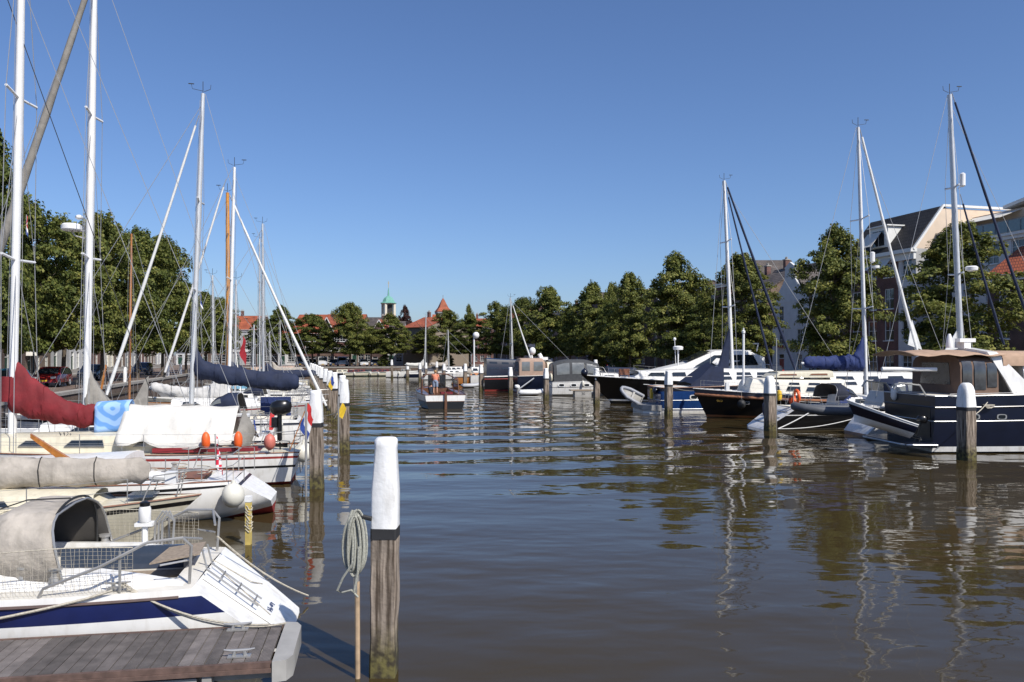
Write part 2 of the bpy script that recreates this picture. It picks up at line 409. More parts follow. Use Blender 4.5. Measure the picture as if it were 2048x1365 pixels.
def catenary(a, b, sag, n=14):
    a = Vector(a); b = Vector(b); return [a.lerp(b, i/n)-Vector((0, 0, sag*4*(i/n)*(1-i/n))) for i in range(n+1)]
def outboard(root, p, mat=None, rz=0, tilt=0, s=1.0, name='outboard_motor', top=True):
    """outboard with head up, at p (clamp point)"""
    mat = mat or black; e = bpy.data.objects.new(name, None) if top else None
    m = MB(); A = Matrix.Rotation(rz, 3, 'Z') @ Matrix.Rotation(tilt, 3, 'Y')
    def T(v): return A @ (Vector(v)*s)+Vector(p)
    rings = []
    for z, l, wd, dx in ((.0, .16, .13, 0), (.05, .24, .17, -.02), (.2, .27, .18, -.03), (.3, .24, .16, -.05), (.36, .14, .1, -.06)):
        rings.append([T((dx+l*math.cos(a), wd*math.sin(a), z+.1)) for a in [2*PI*k/12 for k in range(12)]])
    m.loft(rings)
    cowl = m.build('outboard_motor' if not top else 'cowling', mat, root, 40)
    m = MB(); m.tube([T((0, 0, .1)), T((0, 0, -.55))], .06*s, 8); m.tube([T((0, 0, -.5)), T((-.02, 0, -.85))], [.05*s, .035*s], 8, flat=.5)
    m.tube([T((-.2, 0, -.68)), T((.18, 0, -.68))], [.06*s, .03*s], 8); m.poly([T((-.25, 0, -.56)), T((.1, 0, -.56)), T((.1, .0, -.59)), T((-.25, 0, -.59))], .08*s, A @ Vector((0, 1, 0)))
    m.box(T((.12, 0, -.1)), (.14*s, .2*s, .25*s), M=A); m.build('motor_leg', mat if mat is not whitep else greyplas, cowl)
    m = MB()
    for k in range(3):
        a = 2*PI*k/3; m.tube([T((-.23, 0, -.68)), T((-.24, .11*math.cos(a), -.68+.11*math.sin(a)))], [.02*s, .045*s], 6, flat=.3)
    m.build('propeller', steel, cowl)
    return cowl
def scrawl(n, size, mat, name, parent, loc, rot, seed=1):
    # worn lettering that cannot be read: a row of small pen strokes
    rng = random.Random(seed); m = MB()
    for k in range(n):
        x = (k-n/2)*size*.62
        for q in range(2):
            a = Vector((x+rng.uniform(0, .35)*size, rng.uniform(-.5, .5)*size, .004)); b_ = Vector((x+rng.uniform(.1, .5)*size, rng.uniform(-.5, .5)*size, .004)); c = Vector((x+rng.uniform(.0, .5)*size, rng.uniform(-.5, .5)*size, .004)); m.tube([a, b_, c], size*.055, 4)
    o = m.build(name, mat, parent, 0); o.location = loc; o.rotation_euler = rot; return o
def textobj(s, size, mat, name='lettering', parent=None, loc=(0,0,0), rot=(0,0,0), ext=.004, align='CENTER'):
    c = bpy.data.curves.new(name, 'FONT'); c.body = s; c.size = size; c.extrude = ext; c.align_x = align; c.align_y = 'CENTER'
    t = bpy.data.objects.new('t', c); COL.objects.link(t); dg = bpy.context.evaluated_depsgraph_get()
    me = bpy.data.meshes.new_from_object(t.evaluated_get(dg)); bpy.data.objects.remove(t)
    me.materials.clear(); me.materials.append(mat); o = bpy.data.objects.new(name, me); COL.objects.link(o); o.location = loc; o.rotation_euler = rot
    if parent: o.parent = parent
    return o
# ------------------------------------------------------------------ ground, water, quays
def qL(Y): return -15.6-.245*Y
def qR(Y): return 42-.255*Y
def brickmat(name, c1, c2, mortar, bw=.22, bh=.065, rough=.85, bump=.008, msz=.012, zaxis=True, var=.5):
    if name in MATS: return MATS[name]
    m = bpy.data.materials.new(name); m.use_nodes = True; N = m.node_tree.nodes; L = m.node_tree.links; b = N['Principled BSDF']; b.inputs['Roughness'].default_value = rough
    tc = N.new('ShaderNodeTexCoord'); sx = N.new('ShaderNodeSeparateXYZ'); L.new(tc.outputs['Object'], sx.inputs[0])
    ad = N.new('ShaderNodeMath'); L.new(sx.outputs[0], ad.inputs[0]); cb = N.new('ShaderNodeCombineXYZ')
    if zaxis: L.new(sx.outputs[1], ad.inputs[1]); L.new(ad.outputs[0], cb.inputs[0]); L.new(sx.outputs[2], cb.inputs[1])
    else: ad.inputs[1].default_value = 0; L.new(ad.outputs[0], cb.inputs[0]); L.new(sx.outputs[1], cb.inputs[1])
    bt = N.new('ShaderNodeTexBrick'); L.new(cb.outputs[0], bt.inputs['Vector']); bt.inputs['Scale'].default_value = 1
    bt.inputs['Brick Width'].default_value = bw; bt.inputs['Row Height'].default_value = bh; bt.inputs['Mortar Size'].default_value = msz; bt.inputs['Bias'].default_value = 0
    bt.inputs['Color1'].default_value = (*c1, 1); bt.inputs['Color2'].default_value = (*c2, 1); bt.inputs['Mortar'].default_value = (*mortar, 1)
    nz = N.new('ShaderNodeTexNoise'); nz.inputs['Scale'].default_value = .7; nz.inputs['Detail'].default_value = 8; L.new(tc.outputs['Object'], nz.inputs['Vector'])
    rp = N.new('ShaderNodeValToRGB'); rp.color_ramp.elements[0].position = .3; rp.color_ramp.elements[1].position = .75; rp.color_ramp.elements[0].color = (var,)*3+(1,); rp.color_ramp.elements[1].color = (1.15,)*3+(1,)
    L.new(nz.outputs['Fac'], rp.inputs['Fac']); mx = N.new('ShaderNodeMix'); mx.data_type = 'RGBA'; mx.blend_type = 'MULTIPLY'; mx.inputs[0].default_value = 1
    L.new(bt.outputs['Color'], mx.inputs[6]); L.new(rp.outputs['Color'], mx.inputs[7]); L.new(mx.outputs[2], b.inputs['Base Color'])
    bp = N.new('ShaderNodeBump'); bp.inputs['Distance'].default_value = bump; bp.invert = True; L.new(bt.outputs['Fac'], bp.inputs['Height']); L.new(bp.outputs[0], b.inputs['Normal'])
    MATS[name] = m; return m
quaybrick = brickmat('quay_brick', (.16,.09,.065), (.22,.14,.10), (.12,.11,.09))
paving = brickmat('paving_brick', (.20,.13,.10), (.26,.19,.15), (.12,.11,.10), .21, .1, zaxis=False)
redbrick = brickmat('red_brick', (.20,.055,.04), (.14,.04,.03), (.2,.17,.15))
dkbrick = brickmat('dark_brick', (.09,.04,.032), (.13,.06,.045), (.13,.12,.11))
brbrick = brickmat('brown_brick', (.22,.13,.09), (.17,.10,.07), (.2,.18,.15))
tile_dark = brickmat('dark_roof_tile', (.022,.021,.023), (.035,.033,.034), (.006,.006,.006), .30, .36, .75, .05, .03)
tile_grey = brickmat('grey_roof_tile', (.12,.10,.09), (.16,.13,.115), (.04,.035,.03), .26, .3, .7, .05, .03)
tile_red = brickmat('orange_roof_tile', (.50,.13,.05), (.40,.10,.045), (.14,.04,.02), .26, .3, .7, .05, .03, var=.7)
stone = M('coping_stone', (.32,.30,.27), .8, var=.25, bump=.004)
stucco = M('white_stucco', (.58,.58,.57), .8, var=.1, sc_=1.2, bump=.003)
stuccoc = M('cream_stucco', (.62,.50,.38), .8, var=.1, sc_=1.2)
stuccog = M('grey_stucco', (.38,.38,.37), .8, var=.15, sc_=1)
cream = M('cream_paint', (.62,.57,.46), .6, var=.08)
wframe = M('window_white', (.68,.68,.65), .5, var=.05)
reddoor = M('red_door', (.25,.03,.03), .4, var=.1)
greendoor = M('green_door', (.02,.06,.04), .4, var=.1)
hglass = M('house_glass', (.02,.025,.03), .08, var=.5, sc_=.8, spec=.9)
lead = M('lead_sheet', (.2,.21,.22), .6, var=.2)
copper = M('copper_green', (.15,.36,.29), .6, var=.2)

g = MB(); z = 1.6
g.add([(-1500,-600,z),(131,-600,z),(-52.3,150,z),(-1500,150,z)], [(0,1,2,3)])
g.add([(-1500,150,z),(-52.3,150,z),(1.5,158.9,z),(1500,158.9,z),(1500,2600,z),(-1500,2600,z)], [(0,1,2,3,4,5)])
g.add([(195,-600,z),(1500,-600,z),(1500,158.9,z),(1.5,158.9,z)], [(0,1,2,3)])
tag(g.build('ground', M('ground_setts', (.17,.13,.105), .9, var=.3, sc_=.4, bump=.01), smooth=0), kind='structure')
# roads and kerbs on both quays
def strip(name, f, o0, o1, z, mat, Y0=-40, Y1=146):
    m = MB(); m.add([(f(Y0)+o0, Y0, z), (f(Y0)+o1, Y0, z), (f(Y1)+o1, Y1, z), (f(Y1)+o0, Y1, z)], [(0,1,2,3)]); return tag(m.build(name, mat, smooth=0), kind='structure')
strip('road_left', qL, -12.5, -.6, z+.004, paving); strip('road_right', qR, .6, 12.5, z+.004, paving)
mm = MB(); mm.add([(-60,156,z+.004),(10,165,z+.004),(10,176,z+.004),(-60,172,z+.004)], [(0,1,2,3)]); tag(mm.build('road_far', paving, smooth=0), kind='structure')
for nm, f, o0, o1 in (('pavement_left', qL, -15, -12.5), ('pavement_right', qR, 12.5, 15)):
    m = MB()
    a = [(f(-40)+o0, -40), (f(-40)+o1, -40), (f(146)+o1, 146), (f(146)+o0, 146)]
    m.poly([(x, y, z+.003) for x, y in a], .12, (0, 0, 1)); tag(m.build(nm, M('pavement_slab', (.26,.25,.23), .85, var=.2, bump=.004), smooth=0), kind='structure')
def quay(label, a, b, th=.5, top=None):
    a = Vector(a); b = Vector(b); d = (b-a).to_2d(); L = d.length; ang = math.atan2(d.y, d.x)
    e = thing('quay_wall', (a.x, a.y, 0), ang, label, 'quay wall')
    m = MB(); m.box((L/2, -th/2+.02, .2), (L, th, 2.6)); m.build('brick_face', quaybrick, e, 0)
    m = MB(); n = max(1, int(L/6))
    for i in range(n): m.box((L*(i+.5)/n, -.22, 1.60), (L/n-.02, .62, .2))
    m.build('coping', stone, e, 0)
    # timber fender rubbing strip and mooring rings
    m = MB(); m.box((L/2, .06, .95), (L, .1, .16)); m.build('rubbing_beam', M('old_timber', (.10,.08,.06), .9, var=.4, sc_=9), e, 0)
quay('brown brick quay wall with stone coping along the left bank behind the sailing boats', (qL(150), 150, 0), (qL(-60), -60, 0))
quay('low brick quay wall closing the far end of the harbour below the parked cars', (1.5, 158.9, 0), (-52.3, 150, 0))
quay('brick quay wall along the right bank behind the motor yachts', (qR(-60), -60, 0), (1.5, 158.9, 0))
# water
wm = bpy.data.materials.new('harbour_water'); wm.use_nodes = True; N = wm.node_tree.nodes; L = wm.node_tree.links; b = N['Principled BSDF']
b.inputs['Roughness'].default_value = .035; b.inputs['IOR'].default_value = 1.285
tc = N.new('ShaderNodeTexCoord')
nz = N.new('ShaderNodeTexNoise'); nz.inputs['Scale'].default_value = .12; nz.inputs['Detail'].default_value = 3; L.new(tc.outputs['Object'], nz.inputs['Vector'])
rp = N.new('ShaderNodeValToRGB'); rp.color_ramp.elements[0].color = (.038,.028,.012,1); rp.color_ramp.elements[1].color = (.052,.038,.016,1); L.new(nz.outputs['Fac'], rp.inputs['Fac']); L.new(rp.outputs['Color'], b.inputs['Base Color'])
def wnoise(sx, sy, det, rot=0, dist=0):
    mp = N.new('ShaderNodeMapping'); mp.inputs['Scale'].default_value = (sx, sy, 1); mp.inputs['Rotation'].default_value = (0, 0, rot); L.new(tc.outputs['Object'], mp.inputs['Vector'])
    n = N.new('ShaderNodeTexNoise'); n.inputs['Scale'].default_value = 1; n.inputs['Detail'].default_value = det; n.inputs['Roughness'].default_value = .45; n.inputs['Distortion'].default_value = dist; L.new(mp.outputs[0], n.inputs['Vector']); return n.outputs['Fac']
def mul(a, k):
    n = N.new('ShaderNodeMath'); n.operation = 'MULTIPLY'; L.new(a, n.inputs[0])
    if isinstance(k, (int, float)): n.inputs[1].default_value = k
    else: L.new(k, n.inputs[1])
    return n.outputs[0]
def add(a, b_):
    n = N.new('ShaderNodeMath'); n.operation = 'ADD'; L.new(a, n.inputs[0]); L.new(b_, n.inputs[1]); return n.outputs[0]
def rings(cx, cy, wlen, amp, r0, r1, dist=1.2):
    mp = N.new('ShaderNodeMapping'); mp.inputs['Location'].default_value = (-cx, -cy, 0); L.new(tc.outputs['Object'], mp.inputs['Vector'])
    wv = N.new('ShaderNodeTexWave'); wv.wave_type = 'RINGS'; wv.rings_direction = 'Z'; wv.inputs['Scale'].default_value = 2*PI/20/wlen; wv.inputs['Distortion'].default_value = dist; wv.inputs['Detail'].default_value = 1.5; wv.inputs['Detail Scale'].default_value = .35
    L.new(mp.outputs[0], wv.inputs['Vector'])
    ln = N.new('ShaderNodeVectorMath'); ln.operation = 'LENGTH'; L.new(mp.outputs[0], ln.inputs[0])
    mr = N.new('ShaderNodeMapRange'); L.new(ln.outputs['Value'], mr.inputs['Value']); mr.inputs['From Min'].default_value = r1; mr.inputs['From Max'].default_value = r0; mr.interpolation_type = 'SMOOTHSTEP'
    return mul(mul(wv.outputs['Fac'], mr.outputs[0]), amp)
h = add(mul(wnoise(.40, .75, 2, .2), .050), mul(wnoise(1.5, 2.8, 1.5, -.25, .3), .0065))
h = add(h, mul(wnoise(5, 8, 2, .4), .0010))
gust = N.new('ShaderNodeMapRange'); L.new(wnoise(.07, .11, 2), gust.inputs['Value']); gust.inputs['From Min'].default_value = .35; gust.inputs['From Max'].default_value = .65; gust.inputs['To Min'].default_value = .45; gust.inputs['To Max'].default_value = 1.25
h = mul(h, gust.outputs[0])
h = add(h, rings(-5, 60, 3.3, .044, 26, 47, 2.6)); h = add(h, rings(14, 70, 2.2, .012, 20, 60, 2))
bp = N.new('ShaderNodeBump'); bp.inputs['Strength'].default_value = 1; bp.inputs['Distance'].default_value = 1; L.new(h, bp.inputs['Height']); L.new(bp.outputs[0], b.inputs['Normal'])
m = MB(); m.add([(-400,-600,0),(400,-600,0),(400,400,0),(-400,400,0)], [(0,1,2,3)]); tag(m.build('water', wm, smooth=0), kind='structure')
# ------------------------------------------------------------------ mooring piles
def pilemat():
    m = M('pile_timber', (.20,.155,.115), .9, var=.4, sc_=5, bump=.012, bsc=12); N = m.node_tree.nodes; L = m.node_tree.links; b = N['Principled BSDF']
    tc = N.new('ShaderNodeTexCoord'); mp = N.new('ShaderNodeMapping'); mp.inputs['Scale'].default_value = (14, 14, .8); L.new(tc.outputs['Object'], mp.inputs['Vector'])
    n = N.new('ShaderNodeTexNoise'); n.inputs['Scale'].default_value = 1.5; n.inputs['Detail'].default_value = 8; L.new(mp.outputs[0], n.inputs['Vector'])
    rp = N.new('ShaderNodeValToRGB'); rp.color_ramp.elements[0].position = .38; rp.color_ramp.elements[1].position = .62; rp.color_ramp.elements[0].color = (.07,.05,.035,1); rp.color_ramp.elements[1].color = (.33,.27,.215,1); L.new(n.outputs['Fac'], rp.inputs['Fac'])
    g = N.new('ShaderNodeNewGeometry'); sx = N.new('ShaderNodeSeparateXYZ'); L.new(g.outputs['Position'], sx.inputs[0])
    n3 = N.new('ShaderNodeTexNoise'); n3.inputs['Scale'].default_value = 9; L.new(tc.outputs['Object'], n3.inputs['Vector'])
    ad = N.new('ShaderNodeMath'); ad.operation = 'MULTIPLY_ADD'; L.new(n3.outputs['Fac'], ad.inputs[0]); ad.inputs[1].default_value = .5; L.new(sx.outputs[2], ad.inputs[2])
    mr = N.new('ShaderNodeValToRGB'); L.new(ad.outputs[0], mr.inputs['Fac']); e = mr.color_ramp.elements; e[0].position = .50; e[0].color = (1,1,1,1); e[1].position = 1.0; e[1].color = (0,0,0,1)
    mx = N.new('ShaderNodeMix'); mx.data_type = 'RGBA'; L.new(mr.outputs['Color'], mx.inputs[0]); L.new(rp.outputs['Color'], mx.inputs[6])
    al = N.new('ShaderNodeValToRGB'); al.color_ramp.elements[0].color = (.035,.028,.015,1); al.color_ramp.elements[1].color = (.11,.095,.03,1); al.color_ramp.elements[0].position = .4; al.color_ramp.elements[1].position = .6; L.new(n3.outputs['Fac'], al.inputs['Fac'])
    L.new(al.outputs['Color'], mx.inputs[7]); L.new(mx.outputs[2], b.inputs['Base Color']); return m
pmat = pilemat(); capm = M('pile_white_paint', (.80,.80,.79), .6, var=.06, sc_=8, bump=.006, bsc=14, dirt=((.30,.28,.24), .55)); tar = M('pile_black_band', (.025,.025,.027), .7, var=.3)
def pile(px, Y, w=.36, ht=None, top_py=None, label='', rz=None, caph=1.05, rnd=False, seed=0, group='white capped mooring piles'):
    rng = random.Random(seed+int(px)); X = (px-1024)/F*Y
    ht = ht if ht else HC-(top_py-HY)/F*Y
    e = thing('mooring_pile', (X, Y, 0), rng.uniform(-.15, .15)+.1 if rz is None else rz, label, 'mooring pile', group)
    e.rotation_euler.x = rng.uniform(-.012, .012); e.rotation_euler.y = rng.uniform(-.012, .012)
    def sq(z, ww, ch=.12, j=.0):
        a = ww/2; c = a*ch; return [Vector((x+rng.uniform(-j, j), y+rng.uniform(-j, j), z)) for x, y in ((a,-a+c),(a,a-c),(a-c,a),(-a+c,a),(-a,a-c),(-a,-a+c),(-a+c,-a),(a-c,-a))]
    zc = ht-caph
    m = MB(); k = 14; m.loft([sq(-1.2+(zc+1.2)*i/k, w*(1+.03*math.sin(i*1.3)), .12, .006) for i in range(k+1)]); m.build('timber_post', pmat, e, 40)
    m = MB(); m.loft([sq(zc, w*1.02), sq(zc+.13, w*1.02)]); m.build('black_band', tar, e, 30)
    m = MB(); hh = ht
    if rnd: R_ = [sq(zc+.13, w*1.03)]+[sq(zc+.13+(hh-.3-zc-.13)*i/3, w*(1.03-.03*i), .12+.05*i) for i in (1, 2, 3)]+[sq(hh-.14, w*.82, .35), sq(hh-.04, w*.66, .5), sq(hh, w*.42, .6)]
    else: R_ = [sq(zc+.13, w*1.0, .12, .002), sq(zc+.13+(hh-zc)*.36, w*1.0, .14, .003), sq(hh-.14, w*.80, .2, .002), sq(hh-.10, w*.84, .3), sq(hh-.03, w*.83, .35), sq(hh, w*.68, .5)]
    m.loft(R_); m.build('white_cap', capm, e, 50)
    return e
# ------------------------------------------------------------------ trees
def leafmat(name, c0, c1, c2):
    m = bpy.data.materials.new(name); m.use_nodes = True; N = m.node_tree.nodes; L = m.node_tree.links; b = N['Principled BSDF']; b.inputs['Roughness'].default_value = .6; b.inputs['Specular IOR Level'].default_value = .25
    g = N.new('ShaderNodeNewGeometry'); rp = N.new('ShaderNodeValToRGB'); rp.color_ramp.elements[0].color = (*c0, 1); rp.color_ramp.elements[1].color = (*c2, 1); e = rp.color_ramp.elements.new(.55); e.color = (*c1, 1)
    tc = N.new('ShaderNodeTexCoord'); nz = N.new('ShaderNodeTexNoise'); nz.inputs['Scale'].default_value = .9; nz.inputs['Detail'].default_value = 3; L.new(tc.outputs['Object'], nz.inputs['Vector'])
    a = N.new('ShaderNodeMath'); a.operation = 'MULTIPLY_ADD'; L.new(g.outputs['Random Per Island'], a.inputs[0]); a.inputs[1].default_value = .55
    c = N.new('ShaderNodeMapRange'); L.new(nz.outputs['Fac'], c.inputs['Value']); c.inputs['From Min'].default_value = .35; c.inputs['From Max'].default_value = .65; c.inputs['To Max'].default_value = .45; L.new(c.outputs[0], a.inputs[2]); L.new(a.outputs[0], rp.inputs['Fac'])
    L.new(rp.outputs['Color'], b.inputs['Base Color'])
    tr = N.new('ShaderNodeBsdfTranslucent'); L.new(rp.outputs['Color'], tr.inputs['Color']); mx = N.new('ShaderNodeMixShader'); mx.inputs[0].default_value = .3; L.new(b.outputs[0], mx.inputs[1]); L.new(tr.outputs[0], mx.inputs[2]); L.new(mx.outputs[0], N['Material Output'].inputs['Surface'])
    return m
leafA = leafmat('lime_leaves', (.04,.055,.013), (.13,.15,.032), (.34,.31,.085))
leafB = leafmat('dark_lime_leaves', (.035,.05,.013), (.10,.125,.026), (.26,.25,.065))
leafC = leafmat('copper_beech_leaves', (.03,.012,.012), (.06,.025,.022), (.10,.05,.04))
bark = M('tree_bark', (.10,.08,.06), .9, var=.4, sc_=8, bump=.02, bsc=10)
def crown_mesh(H, Rr, prof, seed, nl=15000, ls=.3, ncl=95, mat=None):
    """layered sprays: every spray is a flat tilted fan of leaves drooping at its tip, with gaps between the layers"""
    rng = np.random.RandomState(seed); hs = np.array([p[0] for p in prof]); rs = np.array([p[1] for p in prof])
    P = []; Nn = []; per = nl//ncl
    for i in range(ncl):
        f = rng.rand()**.9; low = rng.rand() < .10
        if low: f = rng.rand()*.08
        r = np.interp(f, hs, rs)*Rr; a = rng.rand()*2*PI; lob = 1+.20*math.sin(a*3+seed)+.13*math.sin(a*5+f*11+seed*2)+.09*math.sin(a*2-f*17)
        core = rng.rand() < .22; q = rng.rand()*.5 if core else .60+.45*rng.rand()**.7
        c = np.array([math.cos(a)*r*q*lob, math.sin(a)*r*q*lob, f*H-(.5*rng.rand() if low else 0)])
        out = np.array([math.cos(a), math.sin(a), 0.0]); sz = (.45+.75*rng.rand())*(.55+.45*np.interp(f, hs, rs))*(1.25 if core else 1)
        n_ = int(per*(sz/.85)**1.6)+6; u = rng.randn(n_, 3); u /= np.linalg.norm(u, axis=1)[:, None]; u *= (rng.rand(n_)**.45)[:, None]
        tl = np.array([-out[1], out[0], 0]); el = 1.25; d = u[:, :1]*el*out+u[:, 1:2]*1.0*tl+u[:, 2:]*np.array([0, 0, .50])
        if f > .8: d = u*np.array([.75, .75, 1.15])
        p = c+d*sz; p[:, 2] -= .30*sz*np.clip(u[:, 0], 0, 1)**2
        nr = np.array([0, 0, .75])+out*.35+d*.55+rng.randn(n_, 3)*.45; P.append(p); Nn.append(nr)
    pos = np.concatenate(P); nr = np.concatenate(Nn); nl = len(pos); nr /= np.linalg.norm(nr, axis=1)[:, None]
    t = np.cross(nr, rng.randn(nl, 3)); t /= np.linalg.norm(t, axis=1)[:, None]; bt = np.cross(nr, t)
    s = ls*(.55+.75*rng.rand(nl))[:, None]
    v = np.stack([pos-t*s*.5, pos+bt*s*.36+nr*s*.12, pos+t*s*.5, pos-bt*s*.36+nr*s*.12], 1).reshape(-1, 3)
    me = bpy.data.meshes.new('crown'); me.vertices.add(nl*4); me.vertices.foreach_set('co', v.ravel()); me.loops.add(nl*4); me.loops.foreach_set('vertex_index', np.arange(nl*4, dtype=np.int32))
    me.polygons.add(nl); me.polygons.foreach_set('loop_start', np.arange(0, nl*4, 4, dtype=np.int32)); me.update(calc_edges=True); me.materials.append(mat or leafA); me.validate()
    return me
def trunk_mesh(H0, H, Rr, seed, r0=.2):
    rng = random.Random(seed); m = MB(); m.tube([(0,0,-.1),(.03,0,H0*.5),(-.04,.03,H0),(.05,0,H0+H*.4),(0,0,H0+H*.85)], [r0*1.25, r0, r0*.9, r0*.55, .03], 9)
    for i in range(12):
        a = rng.uniform(0, 2*PI); z0 = H0+H*rng.uniform(-.02, .6); l = Rr*rng.uniform(.45, .7)
        m.tube([(0,0,z0), (math.cos(a)*l*.5, math.sin(a)*l*.5, z0+l*.3), (math.cos(a)*l, math.sin(a)*l, z0+l*.75)], [r0*.45, r0*.25, .02], 6)
    o = m.build('trunk', bark, smooth=60); me = o.data; bpy.data.objects.remove(o); return me
PC = [(0,.72),(.1,.95),(.3,1),(.52,.93),(.70,.76),(.85,.52),(.95,.30),(1,.12)]       # conical lime
PR = [(0,.6),(.1,.9),(.35,1),(.6,.95),(.8,.75),(.93,.45),(1,.15)]         # rounder lime
PW = [(0,.75),(.15,1),(.4,1),(.65,.8),(.82,.5),(1,.12)]
VAR = []
for i, (H, Rr, pf, mt) in enumerate(((11.5,4.1,PC,leafA),(10.5,4.3,PR,leafA),(12,4.2,PC,leafA),(10.5,4.4,PR,leafB),(11.5,4.3,PW,leafB),(11,4.0,PW,leafA))):
    VAR.append((crown_mesh(H, Rr, pf, 11+i*7, 36000, .29, 250, mt), trunk_mesh(3.6, H, Rr, i), H, Rr))
def tree(px, Y, top_py, var, label, group, width=None, z0=1.6, crown0=2.6, name='lime_tree', rz=None, X=None):
    X = (px-1024)/F*Y if X is None else X
    cm, tm, H, Rr = VAR[var]; zt = HC-(top_py-HY)/F*Y; sz = (zt-z0-crown0)/H
    sx = (width/2/F*Y)/Rr/1.08 if width else sz
    e = thing(name, (X, Y, z0), px*1.7 if rz is None else rz, label, 'tree', group)
    c = bpy.data.objects.new('crown', cm); COL.objects.link(c); c.parent = e; c.location = (0, 0, crown0+.5); c.scale = (sx, sx, (zt-z0-crown0-.5)/H)
    t = bpy.data.objects.new('trunk', tm); COL.objects.link(t); t.parent = e; t.scale = (min(sx, 1.1), min(sx, 1.1), (crown0+.4)/3.6 if sz < .7 else sz*.95)
    return e
# ------------------------------------------------------------------ houses
def window(parent, x, z, w_, h_, d=.12, mat=None, bars=(1, 2), frame=None, y0=0):
    f = frame or wframe; m = MB(); t = .07
    for bx, bz, bw, bh in ((x, z+t/2, w_, t), (x, z+h_-t/2, w_, t), (x-w_/2+t/2, z+h_/2, t, h_-2*t), (x+w_/2-t/2, z+h_/2, t, h_-2*t)): m.box((bx, y0+d, bz), (bw, .08, bh))
    for i in range(bars[0]): m.box((x-w_/2+w_*(i+1)/(bars[0]+1), y0+d, z+h_/2), (.035, .05, h_-2*t))
    for i in range(bars[1]): m.box((x, y0+d-.004, z+h_*(i+1)/(bars[1]+1)), (w_-2*t, .045, .045))
    m.box((x, y0-.02, z-.04), (w_+.12, .22, .08)); o = m.build('window', f, parent, 0)
    m = MB(); m.box((x, y0+d+.03, z+h_/2), (w_-t, .02, h_-t)); m.build('pane', mat or hglass, o, 0)
    return o
